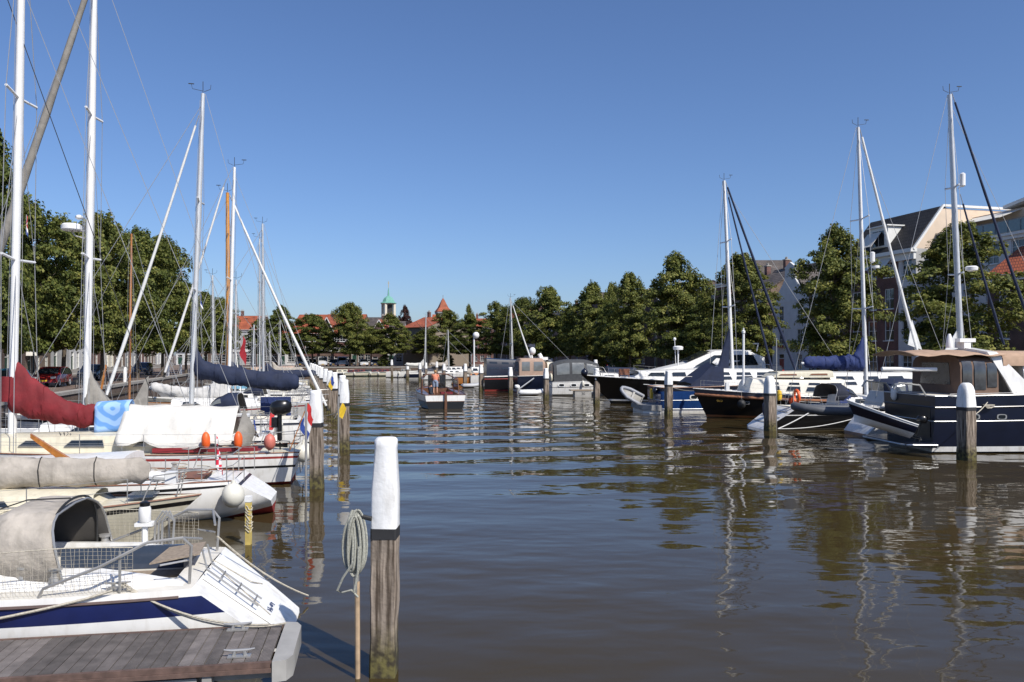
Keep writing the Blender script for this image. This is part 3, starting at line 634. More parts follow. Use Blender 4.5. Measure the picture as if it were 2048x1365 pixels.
def house(name, label, cat, p0, p1, eave, depth, cols, rows, wall, roof='side', rh=4, roofm=None, win=(1.0, 1.7), door=None, zb=1.6, cornice=True, base=None, group=None, gf=None, trim=None, chim=1, sidem=None, awn=None, bars=(1, 2)):
    p0 = Vector((p0[0], p0[1], 0)); p1 = Vector((p1[0], p1[1], 0)); d = p1-p0; Wd = d.length; e = thing(name, (p0.x, p0.y, zb), math.atan2(d.y, d.x), label, cat, group); Hh = eave-zb
    ops = []
    fh = Hh/rows; e['fh'] = fh
    for r in range(rows):
        for c in range(cols):
            x = Wd*(c+.5)/cols; ww, wh = win
            if r == 0 and door is not None and c == door: ops.append((x-.6, x+.6, .15, min(fh*.86, 2.9), 'door')); continue
            if r == 0 and gf: ww = min(Wd/cols*.82, gf)
            hh = min(wh, fh*.62); z0 = r*fh+fh*.26 if r else fh*.24
            ops.append((x-ww/2, x+ww/2, z0, z0+hh, 'win'))
    xs = sorted({0, Wd} | {o[0] for o in ops} | {o[1] for o in ops}); zs = sorted({-.3, Hh} | {o[2] for o in ops} | {o[3] for o in ops})
    m = MB()
    for i in range(len(xs)-1):
        for j in range(len(zs)-1):
            cx, cz = (xs[i]+xs[i+1])/2, (zs[j]+zs[j+1])/2
            if any(o[0] < cx < o[1] and o[2] < cz < o[3] for o in ops): continue
            m.add([(xs[i],0,zs[j]),(xs[i+1],0,zs[j]),(xs[i+1],0,zs[j+1]),(xs[i],0,zs[j+1])], [(0,1,2,3)])
    for a, b_, c, dd, k in ops:
        m.add([(a,0,c),(b_,0,c),(b_,0,dd),(a,0,dd),(a,.2,c),(b_,.2,c),(b_,.2,dd),(a,.2,dd)], [(0,1,5,4),(1,2,6,5),(2,3,7,6),(3,0,4,7),(4,5,6,7)])
    D = depth
    if sidem is None: m.add([(0,0,-.3),(0,D,-.3),(0,D,Hh),(0,0,Hh)], [(0,1,2,3)]); m.add([(Wd,0,-.3),(Wd,D,-.3),(Wd,D,Hh),(Wd,0,Hh)], [(0,1,2,3)])
    m.add([(0,D,-.3),(Wd,D,-.3),(Wd,D,Hh),(0,D,Hh)], [(0,1,2,3)])
    if roof in ('front', 'neck', 'step'):
        m.add([(0,0,Hh),(Wd,0,Hh),(Wd/2,0,Hh+rh)], [(0,1,2)]); m.add([(0,D,Hh),(Wd,D,Hh),(Wd/2,D,Hh+rh)], [(0,1,2)])
    if roof == 'side' and sidem is None:
        for x in (0, Wd): m.add([(x,0,Hh),(x,D,Hh),(x,D/2,Hh+rh)], [(0,1,2)])
    m.build('wall', wall, e, 0)
    if sidem is not None:
        m = MB(); 
        for x in (-.002, Wd+.002):
            m.add([(x,0,-.3),(x,D,-.3),(x,D,Hh),(x,0,Hh)], [(0,1,2,3)])
            if roof == 'side': m.add([(x,0,Hh),(x,D,Hh),(x,D/2,Hh+rh)], [(0,1,2)])
        m.build('side_wall', sidem, e, 0)
    roofm = roofm or tile_red; th = .12; m = MB()
    if roof == 'side':
        m.poly([(-.1,-.35,Hh-.1),(Wd+.1,-.35,Hh-.1),(Wd+.1,D/2,Hh+rh),(-.1,D/2,Hh+rh)], th, (0,-1,1)); m.poly([(-.1,D+.35,Hh-.1),(Wd+.1,D+.35,Hh-.1),(Wd+.1,D/2,Hh+rh),(-.1,D/2,Hh+rh)], th, (0,1,1))
    elif roof in ('front', 'neck', 'step'):
        y0 = -.25 if roof == 'front' else .25
        m.poly([(-.25,y0,Hh-.15),(-.25,D,Hh-.15),(Wd/2,D,Hh+rh+.05),(Wd/2,y0,Hh+rh+.05)], th, (-1,0,1)); m.poly([(Wd+.25,y0,Hh-.15),(Wd+.25,D,Hh-.15),(Wd/2,D,Hh+rh+.05),(Wd/2,y0,Hh+rh+.05)], th, (1,0,1))
    elif roof == 'hip':
        a = min(D, Wd)*.42
        m.add([(-.3,-.3,Hh),(Wd+.3,-.3,Hh),(Wd+.3,D+.3,Hh),(-.3,D+.3,Hh),(a,D/2,Hh+rh),(Wd-a,D/2,Hh+rh)], [(0,1,5,4),(1,2,5),(2,3,4,5),(3,0,4),(0,3,2,1)])
    else: m.box((Wd/2, D/2, Hh+.06), (Wd, D, .16))
    m.build('roof', roofm if roof != 'flat' else lead, e, 0)
    tr = trim or wframe
    if cornice:
        m = MB()
        if roof in ('front',):
            for s_ in (-1, 1):
                a = Vector((Wd/2+s_*(Wd/2+.2), -.3, Hh-.15)); b_ = Vector((Wd/2, -.3, Hh+rh)); m.tube([a, b_], .11, 4)
        elif roof in ('neck', 'step'):
            ol = []; w2 = Wd/2
            if roof == 'neck':
                for fx, fz in ((-1,0),(-.98,.12),(-.62,.30),(-.40,.62),(-.28,.80),(-.26,1.12),(-.3,1.16),(0,1.34)): ol.append((w2+fx*w2, fz))
            else:
                for k in range(4): ol += [(w2*(1-(1-k*.24)), k*.3), (w2*(1-(1-k*.24)), k*.3+.3)]
                ol.append((w2, 1.25))
            ol = ol+[(Wd-x, zz) for x, zz in reversed(ol[:-1])]
            m.poly([(x, -.05, Hh+.02+zz*rh*.92) for x, zz in ol], .3, (0, 1, 0))
        else:
            m.box((Wd/2, -.16, Hh-.02), (Wd+.1, .4, .22)); m.box((Wd/2, -.09, Hh-.28), (Wd, .22, .3))
        m.build('gable_front' if roof in ('neck', 'step') else 'cornice', wall if roof in ('neck', 'step') else tr, e, 0)
    if base:
        m = MB(); m.box((Wd/2, -.02, fh*.09-.1), (Wd-.02, .1, fh*.18+.2)); m.build('plinth', base, e, 0)
    for a, b_, c, dd, k in ops:
        if k == 'win': window(e, (a+b_)/2, c, b_-a-.02, dd-c-.01, bars=bars)
        else:
            m = MB(); m.box(((a+b_)/2, .14, (c+dd)/2-.25), (b_-a-.16, .06, dd-c-.55)); do = m.build('door', reddoor if roof == 'neck' else greendoor, e, 0)
            m = MB(); m.box((a+.05, .12, (c+dd)/2), (.08, .12, dd-c)); m.box((b_-.05, .12, (c+dd)/2), (.08, .12, dd-c)); m.box(((a+b_)/2, .12, dd-.52), (b_-a-.2, .12, .07)); m.build('door_frame', wframe, do, 0)
            m = MB(); m.box(((a+b_)/2, .16, dd-.25), (b_-a-.2, .03, .44)); m.build('fanlight', hglass, do, 0)
    for k in range(chim):
        cx = Wd*(.2+.55*k) if roof != 'front' else Wd*.5; cy = D*.5 if roof in ('side', 'hip') else D*.6; ztop = Hh+(rh if roof != 'flat' else .2)
        m = MB(); m.box((cx, cy, ztop+.2), (.6, .6, 1.9)); c = m.build('chimney', redbrick if wall is not dkbrick else dkbrick, e, 0)
        m = MB(); m.box((cx, cy, ztop+1.2), (.74, .74, .14)); m.lathe([(.11, 0), (.09, .35)], (cx-.14, cy, ztop+1.25), 8); m.lathe([(.11, 0), (.09, .35)], (cx+.15, cy, ztop+1.25), 8); m.build('chimney_pot', stone, c, 0)
    return e
def dormer(e, x, y, z, w_, h_, D, mat, rm):
    m = MB(); m.box((x, y+D/2, z+h_/2), (w_, D, h_)); o = m.build('dormer', mat, e, 0)
    m = MB(); m.box((x, y+D/2-.1, z+h_+.06), (w_+.4, D+.3, .12)); m.build('dormer_roof', rm, o, 0)
    window(o, x, z+.25, w_*.72, h_*.75, d=-.03, y0=y, bars=(1, 0))
    return o
# ------------------------------------------------------------------ cars and street things
tyre = M('tyre', (.02,.02,.02), .8, var=.3); carglass = M('car_glass', (.02,.025,.03), .05, var=.3, spec=.9); headl = M('lamp_glass', (.6,.6,.58), .1, var=.1)
def car(X, Y, rz, col, label, kind='car', s=1.0, z=1.608):
    e = thing('parked_car' if kind == 'car' else 'parked_van', (X, Y, z), rz, label, 'car' if kind == 'car' else 'van', 'cars and vans parked along the quays')
    paint = M('car_paint_%d' % (int(col[0]*97+col[1]*911+col[2]*5231)), col, .25, metal=.1, var=.05, coat=.6)
    if kind == 'car': L_, Wd, pr, gl = 4.1*s, 1.7, [(-.5,.35),(-.5,.75),(-.47,.86),(-.40,1.36),(-.30,1.46),(.02,1.48),(.12,1.42),(.26,.98),(.44,.86),(.49,.7),(.5,.35)], [(-.45,.93),(-.385,1.33),(-.29,1.40),(.01,1.42),(.105,1.36),(.215,.98)]
    else: L_, Wd, pr, gl = 4.8*s, 1.85, [(-.5,.4),(-.5,1.9),(-.47,2.0),(.15,2.0),(.25,1.9),(.36,1.2),(.48,1.0),(.5,.7),(.5,.4)], [(.08,1.25),(.08,1.8),(.2,1.84),(.32,1.25)]
    m = MB(); rings_ = []
    for y, k, dz in ((-1, .93, 0), (-.94, .99, 0), (-.7, 1, .015), (0, 1, .03), (.7, 1, .015), (.94, .99, 0), (1, .93, 0)):
        rings_.append([Vector((x*L_*k, y*Wd/2*(1-.16*max(0, (zz-.9)/.6) if kind == 'car' else 1-.03*max(0, zz-1)), zz+dz*(zz > 1)-(.03 if abs(y) == 1 and zz > .8 else 0))) for x, zz in pr])
    m.loft(rings_); body = m.build('body', paint, e, 50)
    m = MB()
    for sd_ in (1, -1):
        m.poly([(x*L_, sd_*(Wd/2*(1-.16*max(0, (zz-.9)/.6) if kind == 'car' else 1-.03*max(0, zz-1))-.012), zz) for x, zz in gl], .025, (0, sd_, .1))
    m.build('side_window', carglass, body, 0)
    if kind == 'car':
        m = MB(); m.poly([(.265*L_+.03,-.7,.99),(.265*L_+.03,.7,.99),(.13*L_+.03,.6,1.38),(.13*L_+.03,-.6,1.38)], .02, (1,0,1)); m.build('windscreen', carglass, body, 0)
        m = MB(); m.poly([(-.465*L_-.02,-.66,.92),(-.465*L_-.02,.66,.92),(-.405*L_-.02,.58,1.32),(-.405*L_-.02,-.58,1.32)], .02, (-1,0,.4)); m.build('rear_window', carglass, body, 0)
    else:
        m = MB(); m.poly([(.36*L_+.02,-.78,1.22),(.36*L_+.02,.78,1.22),(.26*L_+.02,.72,1.86),(.26*L_+.02,-.72,1.86)], .02, (1,0,.6)); m.build('windscreen', carglass, body, 0)
        m = MB(); m.poly([(-.5*L_-.01,-.7,1.2),(-.5*L_-.01,.7,1.2),(-.5*L_-.01,.68,1.8),(-.5*L_-.01,-.68,1.8)], .02, (-1,0,0)); m.build('rear_window', carglass, body, 0)
    for sx in (-.31, .31):
        for sy in (-1, 1):
            m = MB(); A = Matrix.Rotation(R(90), 3, 'X'); m.lathe([(.2,-.1),(.3,-.11),(.33,-.06),(.33,.06),(.3,.11),(.2,.1)], (sx*L_, sy*(Wd/2-.1), .33), 18, ax=A); t = m.build('wheel', tyre, e, 50)
            m = MB(); m.lathe([(.02,-.09),(.2,-.115),(.2,.115),(.02,.09)], (sx*L_, sy*(Wd/2-.1), .33), 14, ax=A); m.build('rim', alu, t, 40)
    for sy in (-1, 1):
        m = MB(); m.box((.49*L_, sy*.62, .72), (.08, .32, .14)); m.build('headlight', headl, body, 0)
        m = MB(); m.box((-.495*L_, sy*.68, .85), (.06, .2, .2)); m.build('tail_light', M('tail_red', (.4,.01,.01), .2), body, 0)
    m = MB(); m.box((.5*L_+.01, 0, .5), (.02, .5, .11)); m.box((-.5*L_-.01, 0, .6), (.02, .5, .11)); m.build('number_plate', yellowp, body, 0)
    return e
def bicycle(X, Y, rz, label, col=(.02,.02,.02)):
    e = thing('bicycle', (X, Y, 1.61), rz, label, 'bicycle', 'bicycles parked on the quay')
    fm = M('bike_frame_%d' % int(sum(col)*1000), col, .35)
    for x in (-.52, .52):
        m = MB(); m.tube([(x+.33*math.cos(a), 0, .34+.33*math.sin(a)) for a in [2*PI*k/20 for k in range(21)]], .02, 5, cap=False); wh = m.build('wheel', tyre, e, 60)
        m = MB(); [m.tube([(x, 0, .34), (x+.32*math.cos(a), 0, .34+.32*math.sin(a))], .004, 3) for a in [2*PI*k/10 for k in range(10)]]; m.build('spokes', steel, wh)
    m = MB(); 
    for a, b_ in (((-.52,.34),(-.05,.3)),((-.05,.3),(-.22,.85)),((-.05,.3),(.36,.8)),((-.2,.78),(.36,.84)),((.36,.86),(.52,.34)),((-.52,.34),(-.2,.78)),((.36,.84),(.33,1.05))): m.tube([(a[0],0,a[1]),(b_[0],0,b_[1])], .018, 5)
    m.build('frame', fm, e, 50)
    MB().tube([(.2,-.28,1.0),(.33,-.2,1.07),(.35,0,1.05),(.33,.2,1.07),(.2,.28,1.0)], .014, 5).build('handlebar', steel, e)
    MB().loft([[(-.36,-.08,.88),(-.36,.08,.88),(-.36,.08,.93),(-.36,-.08,.93)],[(-.1,-.02,.9),(-.1,.02,.9),(-.1,.02,.93),(-.1,-.02,.93)]]).build('saddle', blackm, e, 30)
    return e
def street_lamp(X, Y, ht, label):
    e = thing('street_lamp', (X, Y, 1.6), 0, label, 'street lamp', 'lanterns on the quays')
    gm = M('lamp_green_black', (.015,.022,.02), .4); m = MB(); m.lathe([(.16,0),(.16,.25),(.1,.32),(.085,1.1),(.11,1.15),(.06,1.25),(.045,ht-.9),(.08,ht-.82),(.03,ht-.75)], n=10); m.build('post', gm, e, 50)
    m = MB(); m.lathe([(.10,ht-.76),(.2,ht-.3)], n=6); m.build('lantern_glass', M('lantern_glass', (.35,.33,.27), .1, spec=.8), e, 0)
    m = MB(); m.lathe([(.25,ht-.3),(.2,ht-.2),(.09,ht-.08),(.04,ht),(.001,ht+.06)], n=6)
    for k in range(6):
        a = 2*PI*k/6; m.tube([(.1*math.cos(a),.1*math.sin(a),ht-.76),(.2*math.cos(a),.2*math.sin(a),ht-.3)], .012, 4)
    m.build('lantern_roof', gm, e, 0); return e
def bollard(X, Y, ht, r, label):
    e = tag(MB().lathe([(r,0),(r,ht*.9),(r*.8,ht),(.001,ht*1.02)], n=12).build('bollard', capm, smooth=50), label, 'bollard', 'white bollards on the left quay'); e.location = (X, Y, 1.6); return e
# ================================================================== THE PLACE
# piles, left row (nearest first)
Lp = [(768, 10.0, 875, .315, 'largest white topped mooring pile standing alone in the foreground water'),
 (634, 23.9, 781, .36, 'white topped mooring pile with a Dutch flag hanging beside it'),
 (690, 33.5, 760, .36, 'white topped mooring pile with a yellow pennant on its left side'),
 (684, 40.5, 751, .36, 'pile half hidden right behind the pile with the yellow pennant'),
 (669, 47.8, 745, .36, 'left row pile, second beyond the pile with the yellow pennant'),
 (660, 53.5, 742, .36, 'left row pile, third beyond the pile with the yellow pennant'),
 (651, 60, 738, .34, 'left row pile, fourth beyond the pile with the yellow pennant')]
for px, Y, ty, ww, lb in Lp: pile(px, Y, ww, top_py=ty, label=lb, caph=1.25 if px == 768 else 1.1)
for k, (px, Y) in enumerate(((643,67),(638,73),(634,80),(630,86),(626,93),(622,99))): pile(px, Y, .36, ht=HC-1.03, label='one of the far piles bunched together at the end of the left row', group='bunched far piles of the left row')
Rp = [(1933, 30.3, 766, .50, True, 'thick round headed pile standing against the big navy motor yacht'),
 (1540, 41.9, 752, .47, True, 'thick pile between the tarred traditional yacht and the horseshoe lifebuoy boat'),
 (1337, 53, 742, .43, False, 'pile standing in front of the blue cruiser and its stern platform'),
 (1193, 65, 737, .42, False, 'pile in front of the long black hull, right of the grey dome canopy boat'),
 (1092, 73, 737, .42, False, 'pile between the white inflatable and the grey dome canopy boat'),
 (1021, 83, 735, .42, False, 'pile in front of the black hulled tug yacht with navy wheelhouse'),
 (962, 89, 730, .42, False, 'pile at the left end of the black tug yacht'),
 (930, 100, 728, .42, False, 'pile beside the small sloop left of the tug yacht'),
 (888, 112, 728, .42, False, 'pile straight behind the windscreen of the open launch'),
 (840, 125, 727, .42, False, 'pile just left of and behind the open launch'),
 (815, 130, 728, .42, False, 'pile left of the launch by the moored speedboat')]
for px, Y, ty, ww, rn, lb in Rp: pile(px, Y, ww, top_py=ty, label=lb, rnd=rn, rz=.35)
for px, Y, ty, lb in ((1191, 84, 720, 'short looking pile behind the black hull among the white cruisers'), (784, 138, 720, 'thin far pile near the tower end of the harbour'), (852, 128, 726, 'pile right of and behind the launch bow'), (874,133,724,'far pile by the cream sail boat')):
    pile(px, Y, .4, top_py=ty, label=lb)
# trees on the left quay
LT = [(-25, 46, 255, 4, 190, 'lime tree cut by the left frame edge, tallest of all'), (38, 56, 400, 3, 200, 'lime tree behind the red sail cover'), (128, 63, 445, 5, 180, 'lime tree behind the radar dome'),
 (205, 72, 438, 1, 170, 'lime tree right of the second white mast'), (275, 82, 468, 3, 150, 'lime tree behind the thin orange wooden mast'), (325, 92, 482, 1, 130, 'lime tree left of the tall mast with the dark blue cover'),
 (372, 104, 570, 4, 110, 'lime tree straight behind the tall mast with the dark blue cover'), (412, 116, 588, 5, 100, 'lime tree between the blue covered mast and the orange mast'), (440, 128, 600, 1, 80, 'last lime tree of the left row, behind the orange mast')]
for px, Y, ty, v, wd, lb in LT: tree(px, Y, ty, v, lb, 'lime trees along the left quay', wd)
# far end trees
FT = [(525, 172, 640, 3, 70, 'low tree at the far quay left of the thin far masts'), (562, 165, 615, 4, 85, 'broad tree crossed by the slanting white furled sail'), (625, 163, 632, 3, 90, 'dark conical tree left of the round green tree at the far end'), (700, 161, 610, 1, 84, 'bright round tree at the far end in front of the orange roofs'),
 (742, 170, 655, 4, 60, 'low tree behind the gap between the two far round trees'), (782, 163, 630, 5, 78, 'tree in front of the tower with the green dome'), (850, 168, 660, 0, 62, 'narrow tree right of the blank gabled brown house'), (895, 158, 622, 2, 78, 'tree in front of the orange pyramid roofed tower'), (940, 152, 632, 4, 84, 'tree right of the pyramid roofed tower'), (993, 148, 607, 0, 80, 'pointed tree left of the single far mast')]
for px, Y, ty, v, wd, lb in FT: tree(px, Y, ty, v, lb, 'trees around the far end of the harbour', wd, crown0=2.4)
RT = [(1045, 142, 600, 3, 80, 'tree right of the single far mast'), (1094, 130, 580, 1, 112, 'broad round topped tree behind the grey dome canopy boat'), (1140, 124, 615, 4, 70, 'lower tree between the round topped tree and the next taller one'), (1183, 116, 570, 5, 105, 'tree behind the pile in front of the long black hull'), (1222, 108, 610, 3, 70, 'lower tree left of the pointed tree'),
 (1260, 100, 549, 2, 105, 'pointed tree left of the blue cruiser'), (1352, 88, 512, 0, 140, 'tall pointed tree left of the mast with the dark furled jib'), (1408, 84, 590, 4, 90, 'lower tree left of the mast with the dark furled jib'), (1482, 76, 512, 2, 150, 'tree straight behind the mast with the dark furled jib'),
 (1672, 64, 458, 0, 165, 'tree right of the white neck gabled house'), (1920, 53, 452, 2, 215, 'tree behind the right hand tall mast'), (1225, 135, 572, 1, 60, 'tree top peeping between two nearer right bank trees')]
for px, Y, ty, v, wd, lb in RT: tree(px, Y, ty, v, lb, 'lime trees along the right quay', wd, crown0=2.0)
# distant dark trees
tree(810, 230, 615, 4, 'dark copper coloured tree top beside the green domed tower', 'distant tree tops', 40, name='copper_beech')
cb = COL.objects[-1]
for o in list(COL.objects):
    if o.name.startswith('copper_beech'):
        for c in o.children:
            if c.name.startswith('crown'):
                c.data = c.data.copy(); c.data.materials[0] = leafC
tree(938, 235, 612, 0, 'distant dark pointed tree top right of the pyramid roofed tower', 'distant tree tops', 30)
# ---------------- left bank houses
def atL(Y, off=15): return (qL(Y)-off, Y)
def atR(Y, off=15): return (qR(Y)+off, Y)
kinds = [(stucco, 'white plastered'), (cream, 'cream painted'), (redbrick, 'red brick'), (stuccog, 'grey plastered'), (brbrick, 'brown brick'), (dkbrick, 'dark brick')]
Yc = 62; rng = random.Random(5)
lefts = [('cream house with a garage door at the left edge behind the street lantern', 8, 1, 'side', tile_grey, 3), ('white plastered house behind the red parked car', 7, 0, 'neck', tile_red, 3), ('dark brick house with pale door surrounds behind the second white mast', 6.5, 5, 'side', tile_dark, 2), ('ochre brown brick house with the striped arch awning', 8, 4, 'step', tile_red, 3), ('grey plastered house behind the thin orange mast', 7, 3, 'front', tile_grey, 2),
 ('white plastered house half hidden behind the tall blue covered mast', 7, 0, 'side', tile_dark, 3), ('red brick house right of the white plastered one on the left bank', 7, 2, 'step', tile_red, 2), ('cream house seen beneath the crowns near the orange mast', 7.5, 1, 'neck', tile_grey, 3), ('brown brick house near the end of the left bank', 7, 4, 'side', tile_red, 2), ('blue grey plastered house far along the left bank', 8, 3, 'front', tile_dark, 3), ('second red brick house far along the left bank', 8, 2, 'side', tile_red, 3), ('brown house with a step gable far along the left bank', 8, 4, 'step', tile_grey, 3), ('white plastered house last but one of the left bank', 9, 0, 'side', tile_red, 3), ('dark brick house closing the left bank', 10, 5, 'side', tile_red, 3)]
for lb, wd, k, rf, rm, cols in lefts:
    house('canal_house', lb, 'house', atL(Yc), atL(Yc+wd), rng.uniform(9.5, 11.5), 9, cols, 3, kinds[k][0], rf, rng.uniform(2.6, 3.6), rm, (1.1, 2.0), door=0, base=stone, group='houses on the left bank'); Yc += wd+.01
# striped arched awning over a shop door
aw = thing('arched_awning', (qL(84.6)-14.85, 84.6, 3.9), math.atan2(1, -.245), 'black and white striped arched awning over a door on the left bank', 'awning')
for i in range(8):
    a0, a1 = PI*i/8, PI*(i+1)/8; m = MB(); m.loft([[(1.3*math.cos(a0), 0, 1.2*math.sin(a0)), (1.3*math.cos(a1), 0, 1.2*math.sin(a1))], [(1.2*math.cos(a0), -1.0, .9*math.sin(a0)), (1.2*math.cos(a1), -1.0, .9*math.sin(a1))]], closed=False, cap=False)
    m.build('awning_stripe', whitec if i % 2 else blackm, aw, 0)
# ---------------- far end houses
def farp(px, Y): return ((px-1024)/F*Y, Y)
fars = [(352, 400, 190, 640, 'white plastered house glimpsed between the left masts at the far corner', 'side', tile_dark, stucco, 3, 660), (400, 462, 188, 640, 'brown brick house glimpsed left of the flag at the far corner', 'side', tile_grey, brbrick, 3, 655), (462, 512, 186, 622, 'blue grey house behind the flag at the left of the far end', 'side', tile_red, stuccog, 2, 660), (512, 556, 184, 662, 'grey house with white ground floor at the far end', 'side', tile_dark, dkbrick, 3, 672),
 (556, 592, 182, 0, 'low white fronted house at the far end behind the broad tree', 'side', tile_red, stucco, 2, 676), (592, 640, 182, 0, 'red brick house with long orange roof at the far end', 'side', tile_red, redbrick, 3, 668), (640, 668, 181, 0, 'brick house with steep front gable and orange roof', 'front', tile_red, brbrick, 2, 665),
 (668, 702, 180, 0, 'brick house with white ground floor behind the bright round tree', 'side', tile_red, redbrick, 3, 668), (702, 742, 180, 0, 'brown brick house right of the bright round tree', 'step', tile_grey, brbrick, 3, 672), (742, 775, 180, 0, 'dark brick house with white shopfront left of the tower', 'front', tile_red, dkbrick, 2, 670), (775, 806, 180, 0, 'grey house below the green domed tower', 'side', tile_grey, stuccog, 2, 672)]
for (a, b_, Y, _, lb, rf, rm, wl, cols, ey) in fars:
    e = house('town_house', lb, 'house', farp(a, Y), farp(b_-.3, Y), HC-(ey-HY)/F*Y, 9, cols, 2 if ey > 670 else 3, wl, rf, 3.4, rm, (1.2, 1.7), door=0, base=None, gf=2.2, group='houses at the far end of the harbour', zb=1.6)
    m = MB(); Wd = (b_-.3-a)/F*Y; m.box((Wd/2, -.15, 3.3), (Wd-.1, .25, .5)); m.build('shop_fascia', wframe, e, 0)
house('town_house', 'tall blank gabled brown house right of the green domed tower', 'house', farp(806, 172), farp(856, 168), HC+(710-655)/F*170, 14, 3, 4, M('brown_render', (.20,.165,.125), .9, var=.15, sc_=.5), 'side', 2.4, tile_red, (.01, .01), group='houses at the far end of the harbour', cornice=False)
# long orange roofs and church behind
def gblock(name, label, cat, pa, pb, Y, eave_py, ridge_py, depth, wall, rm, chim=0, roof='side', **k):
    ze = HC-(eave_py-HY)/F*Y; zr = HC-(ridge_py-HY)/F*Y
    return house(name, label, cat, farp(pa, Y), farp(pb, Y), ze, depth, k.get('cols', 3), k.get('rows', 3), wall, roof, zr-ze, rm, (1, 1.5), chim=chim, group=None)
gblock('hall_building', 'long building with orange roof rising behind the far left trees', 'building', 588, 660, 215, 650, 628, 12, redbrick, tile_red)
gblock('hall_building', 'orange roofed building behind the bright round tree at the far end', 'building', 645, 724, 225, 655, 627, 14, redbrick, tile_red, cols=4)
gblock('hall_building', 'orange roof left of the thin far masts', 'building', 470, 506, 215, 655, 634, 12, brbrick, tile_red)
gblock('church', 'church with plain grey roof beside the green domed tower', 'church', 722, 778, 235, 660, 633, 16, stuccog, tile_grey, cols=2)
gblock('villa', 'low orange roofed villa left of the single far mast', 'house', 944, 985, 205, 655, 636, 12, redbrick, tile_red, 1)
gblock('villa', 'orange roofed house just left of the pyramid roofed tower', 'house', 862, 880, 205, 660, 628, 10, redbrick, tile_red)
# green domed tower
Y = 228; p = farp(777, Y); e = thing('church_tower', (p[0], p[1], 1.6), .5, 'pale square bell tower with a green copper dome and spire', 'tower'); zt = HC+(710-612)/F*Y-1.6
m = MB(); m.box((0, 0, zt/2-1.2), (3.2, 3.2, zt-2.4)); m.build('tower_shaft', stuccoc, e, 0)
m = MB()
for sx in (-1, 1):
    for sy in (-1, 1): m.box((sx*1.3, sy*1.3, zt-.9), (.6, .6, 3.0))
m.box((0, 0, zt+.55), (3.3, 3.3, .3)); m.build('belfry', cream, e, 0)
m = MB(); m.box((0, 0, zt-.9), (1.9, 1.9, 2.9)); m.build('louvres', blackm, e, 0)
m = MB(); m.lathe([(2.5, zt+.7), (2.3, zt+.85), (1.8, zt+1.1), (1.65, zt+1.6), (1.3, zt+2.2), (.7, zt+2.6), (.3, zt+2.8), (.2, zt+4.2), (.03, zt+5.3)], n=8); m.build('dome', copper, e, 20)
m = MB(); m.tube([(0, 0, zt+5.2), (0, 0, zt+7)], .06, 5); m.box((0, 0, zt+6.5), (.7, .06, .08)); m.build('weather_vane', gilt, e, 0)
Y = 190; p = farp(886, Y); e = thing('brick_tower', (p[0], p[1], 1.6), .3, 'square brick tower with a steep orange pyramid roof', 'tower'); zt = HC+(710-624)/F*Y-1.6
m = MB(); m.box((0, 0, zt/2), (2.9, 2.9, zt)); m.build('tower_shaft', dkbrick, e, 0); m = MB(); m.box((0, 0, zt-.2), (3.3, 3.3, .5)); m.build('cornice', lead, e, 0)
m = MB(); m.lathe([(2.5, zt), (1.5, zt+1.0), (.5, zt+2.7), (.05, zt+3.3)], n=4, ax=Matrix.Rotation(R(45), 3, 'Z')); m.build('roof', tile_red, e, 0); m = MB(); m.tube([(0, 0, zt+3.2), (0, 0, zt+4.0)], .06, 5); m.build('finial', lead, e)
for sx in (-1, 1): window(e, sx*.6, zt-1.8, .7, 1.1, y0=-1.47, d=-.01, bars=(1, 0))
# ---------------- right bank houses
def rp_(px, off=15):
    k = (px-1024)/F; Y = (42+off)/(k+.255); return (k*Y, Y)
def zpy(py, Y): return HC-(py-HY)/F*Y
def rhouse(label, pa, pb, ey, ry, wall, rm, roof='side', rows=3, cols=3, depth=9, **k):
    a, b_ = rp_(pa), rp_(pb-.05); Ym = (a[1]+b_[1])/2; ze = zpy(ey, Ym); zr = zpy(ry, Ym)
    return house('canal_house', label, 'house', a, b_, ze, depth, cols, rows, wall, roof, zr-ze, rm, k.pop('win', (1.1, 1.8)), group='houses on the right bank', **k)
rhouse('dark brick house behind the trees left of the single far mast', 985, 1045, 640, 618, dkbrick, tile_red, rows=3, door=0)
rhouse('white fronted house behind the broad round topped tree', 1045, 1105, 645, 625, stucco, tile_grey, rows=3, door=1, gf=2)
rhouse('brown brick house behind the pile before the long black hull', 1105, 1165, 630, 608, brbrick, tile_dark, rows=3, door=0)
rhouse('dark brick house with grey gable left of the pointed tree', 1165, 1225, 618, 586, dkbrick, tile_grey, 'front', door=2)
rhouse('house with a bit of orange roof between the two pointed trees', 1225, 1275, 610, 598, dkbrick, tile_red, door=0)
rhouse('dark gabled house between the two pointed trees', 1275, 1325, 608, 578, dkbrick, tile_dark, 'front', door=1, cols=2)
rhouse('brown brick house behind the tall pointed tree', 1325, 1372, 590, 565, brbrick, tile_grey, door=0)
rhouse('brick house with a wide grey cornice between two right bank trees', 1372, 1462, 574, 548, redbrick, tile_dark, 'flat', door=0, cols=4, win=(1.0, 1.7))
rhouse('brick house behind the mast with the dark furled jib', 1462, 1532, 590, 545, brbrick, tile_grey, door=1, cols=3)
e = rhouse('white neck gabled house with a red door and red window boxes', 1545, 1618, 605, 540, stucco, tile_grey, 'neck', door=0, cols=2, rows=3, depth=11, base=None, chim=0, win=(1.0, 2.1))
Wd = (Vector(rp_(1618))-Vector(rp_(1545))).length
for cx in (.25, .75):
    m = MB(); m.box((Wd*cx, -.2, e['fh']*1.26-.22), (1.2, .3, .25)); fb_ = m.build('window_box', M('box_red', (.3,.04,.03), .7), e, 0)
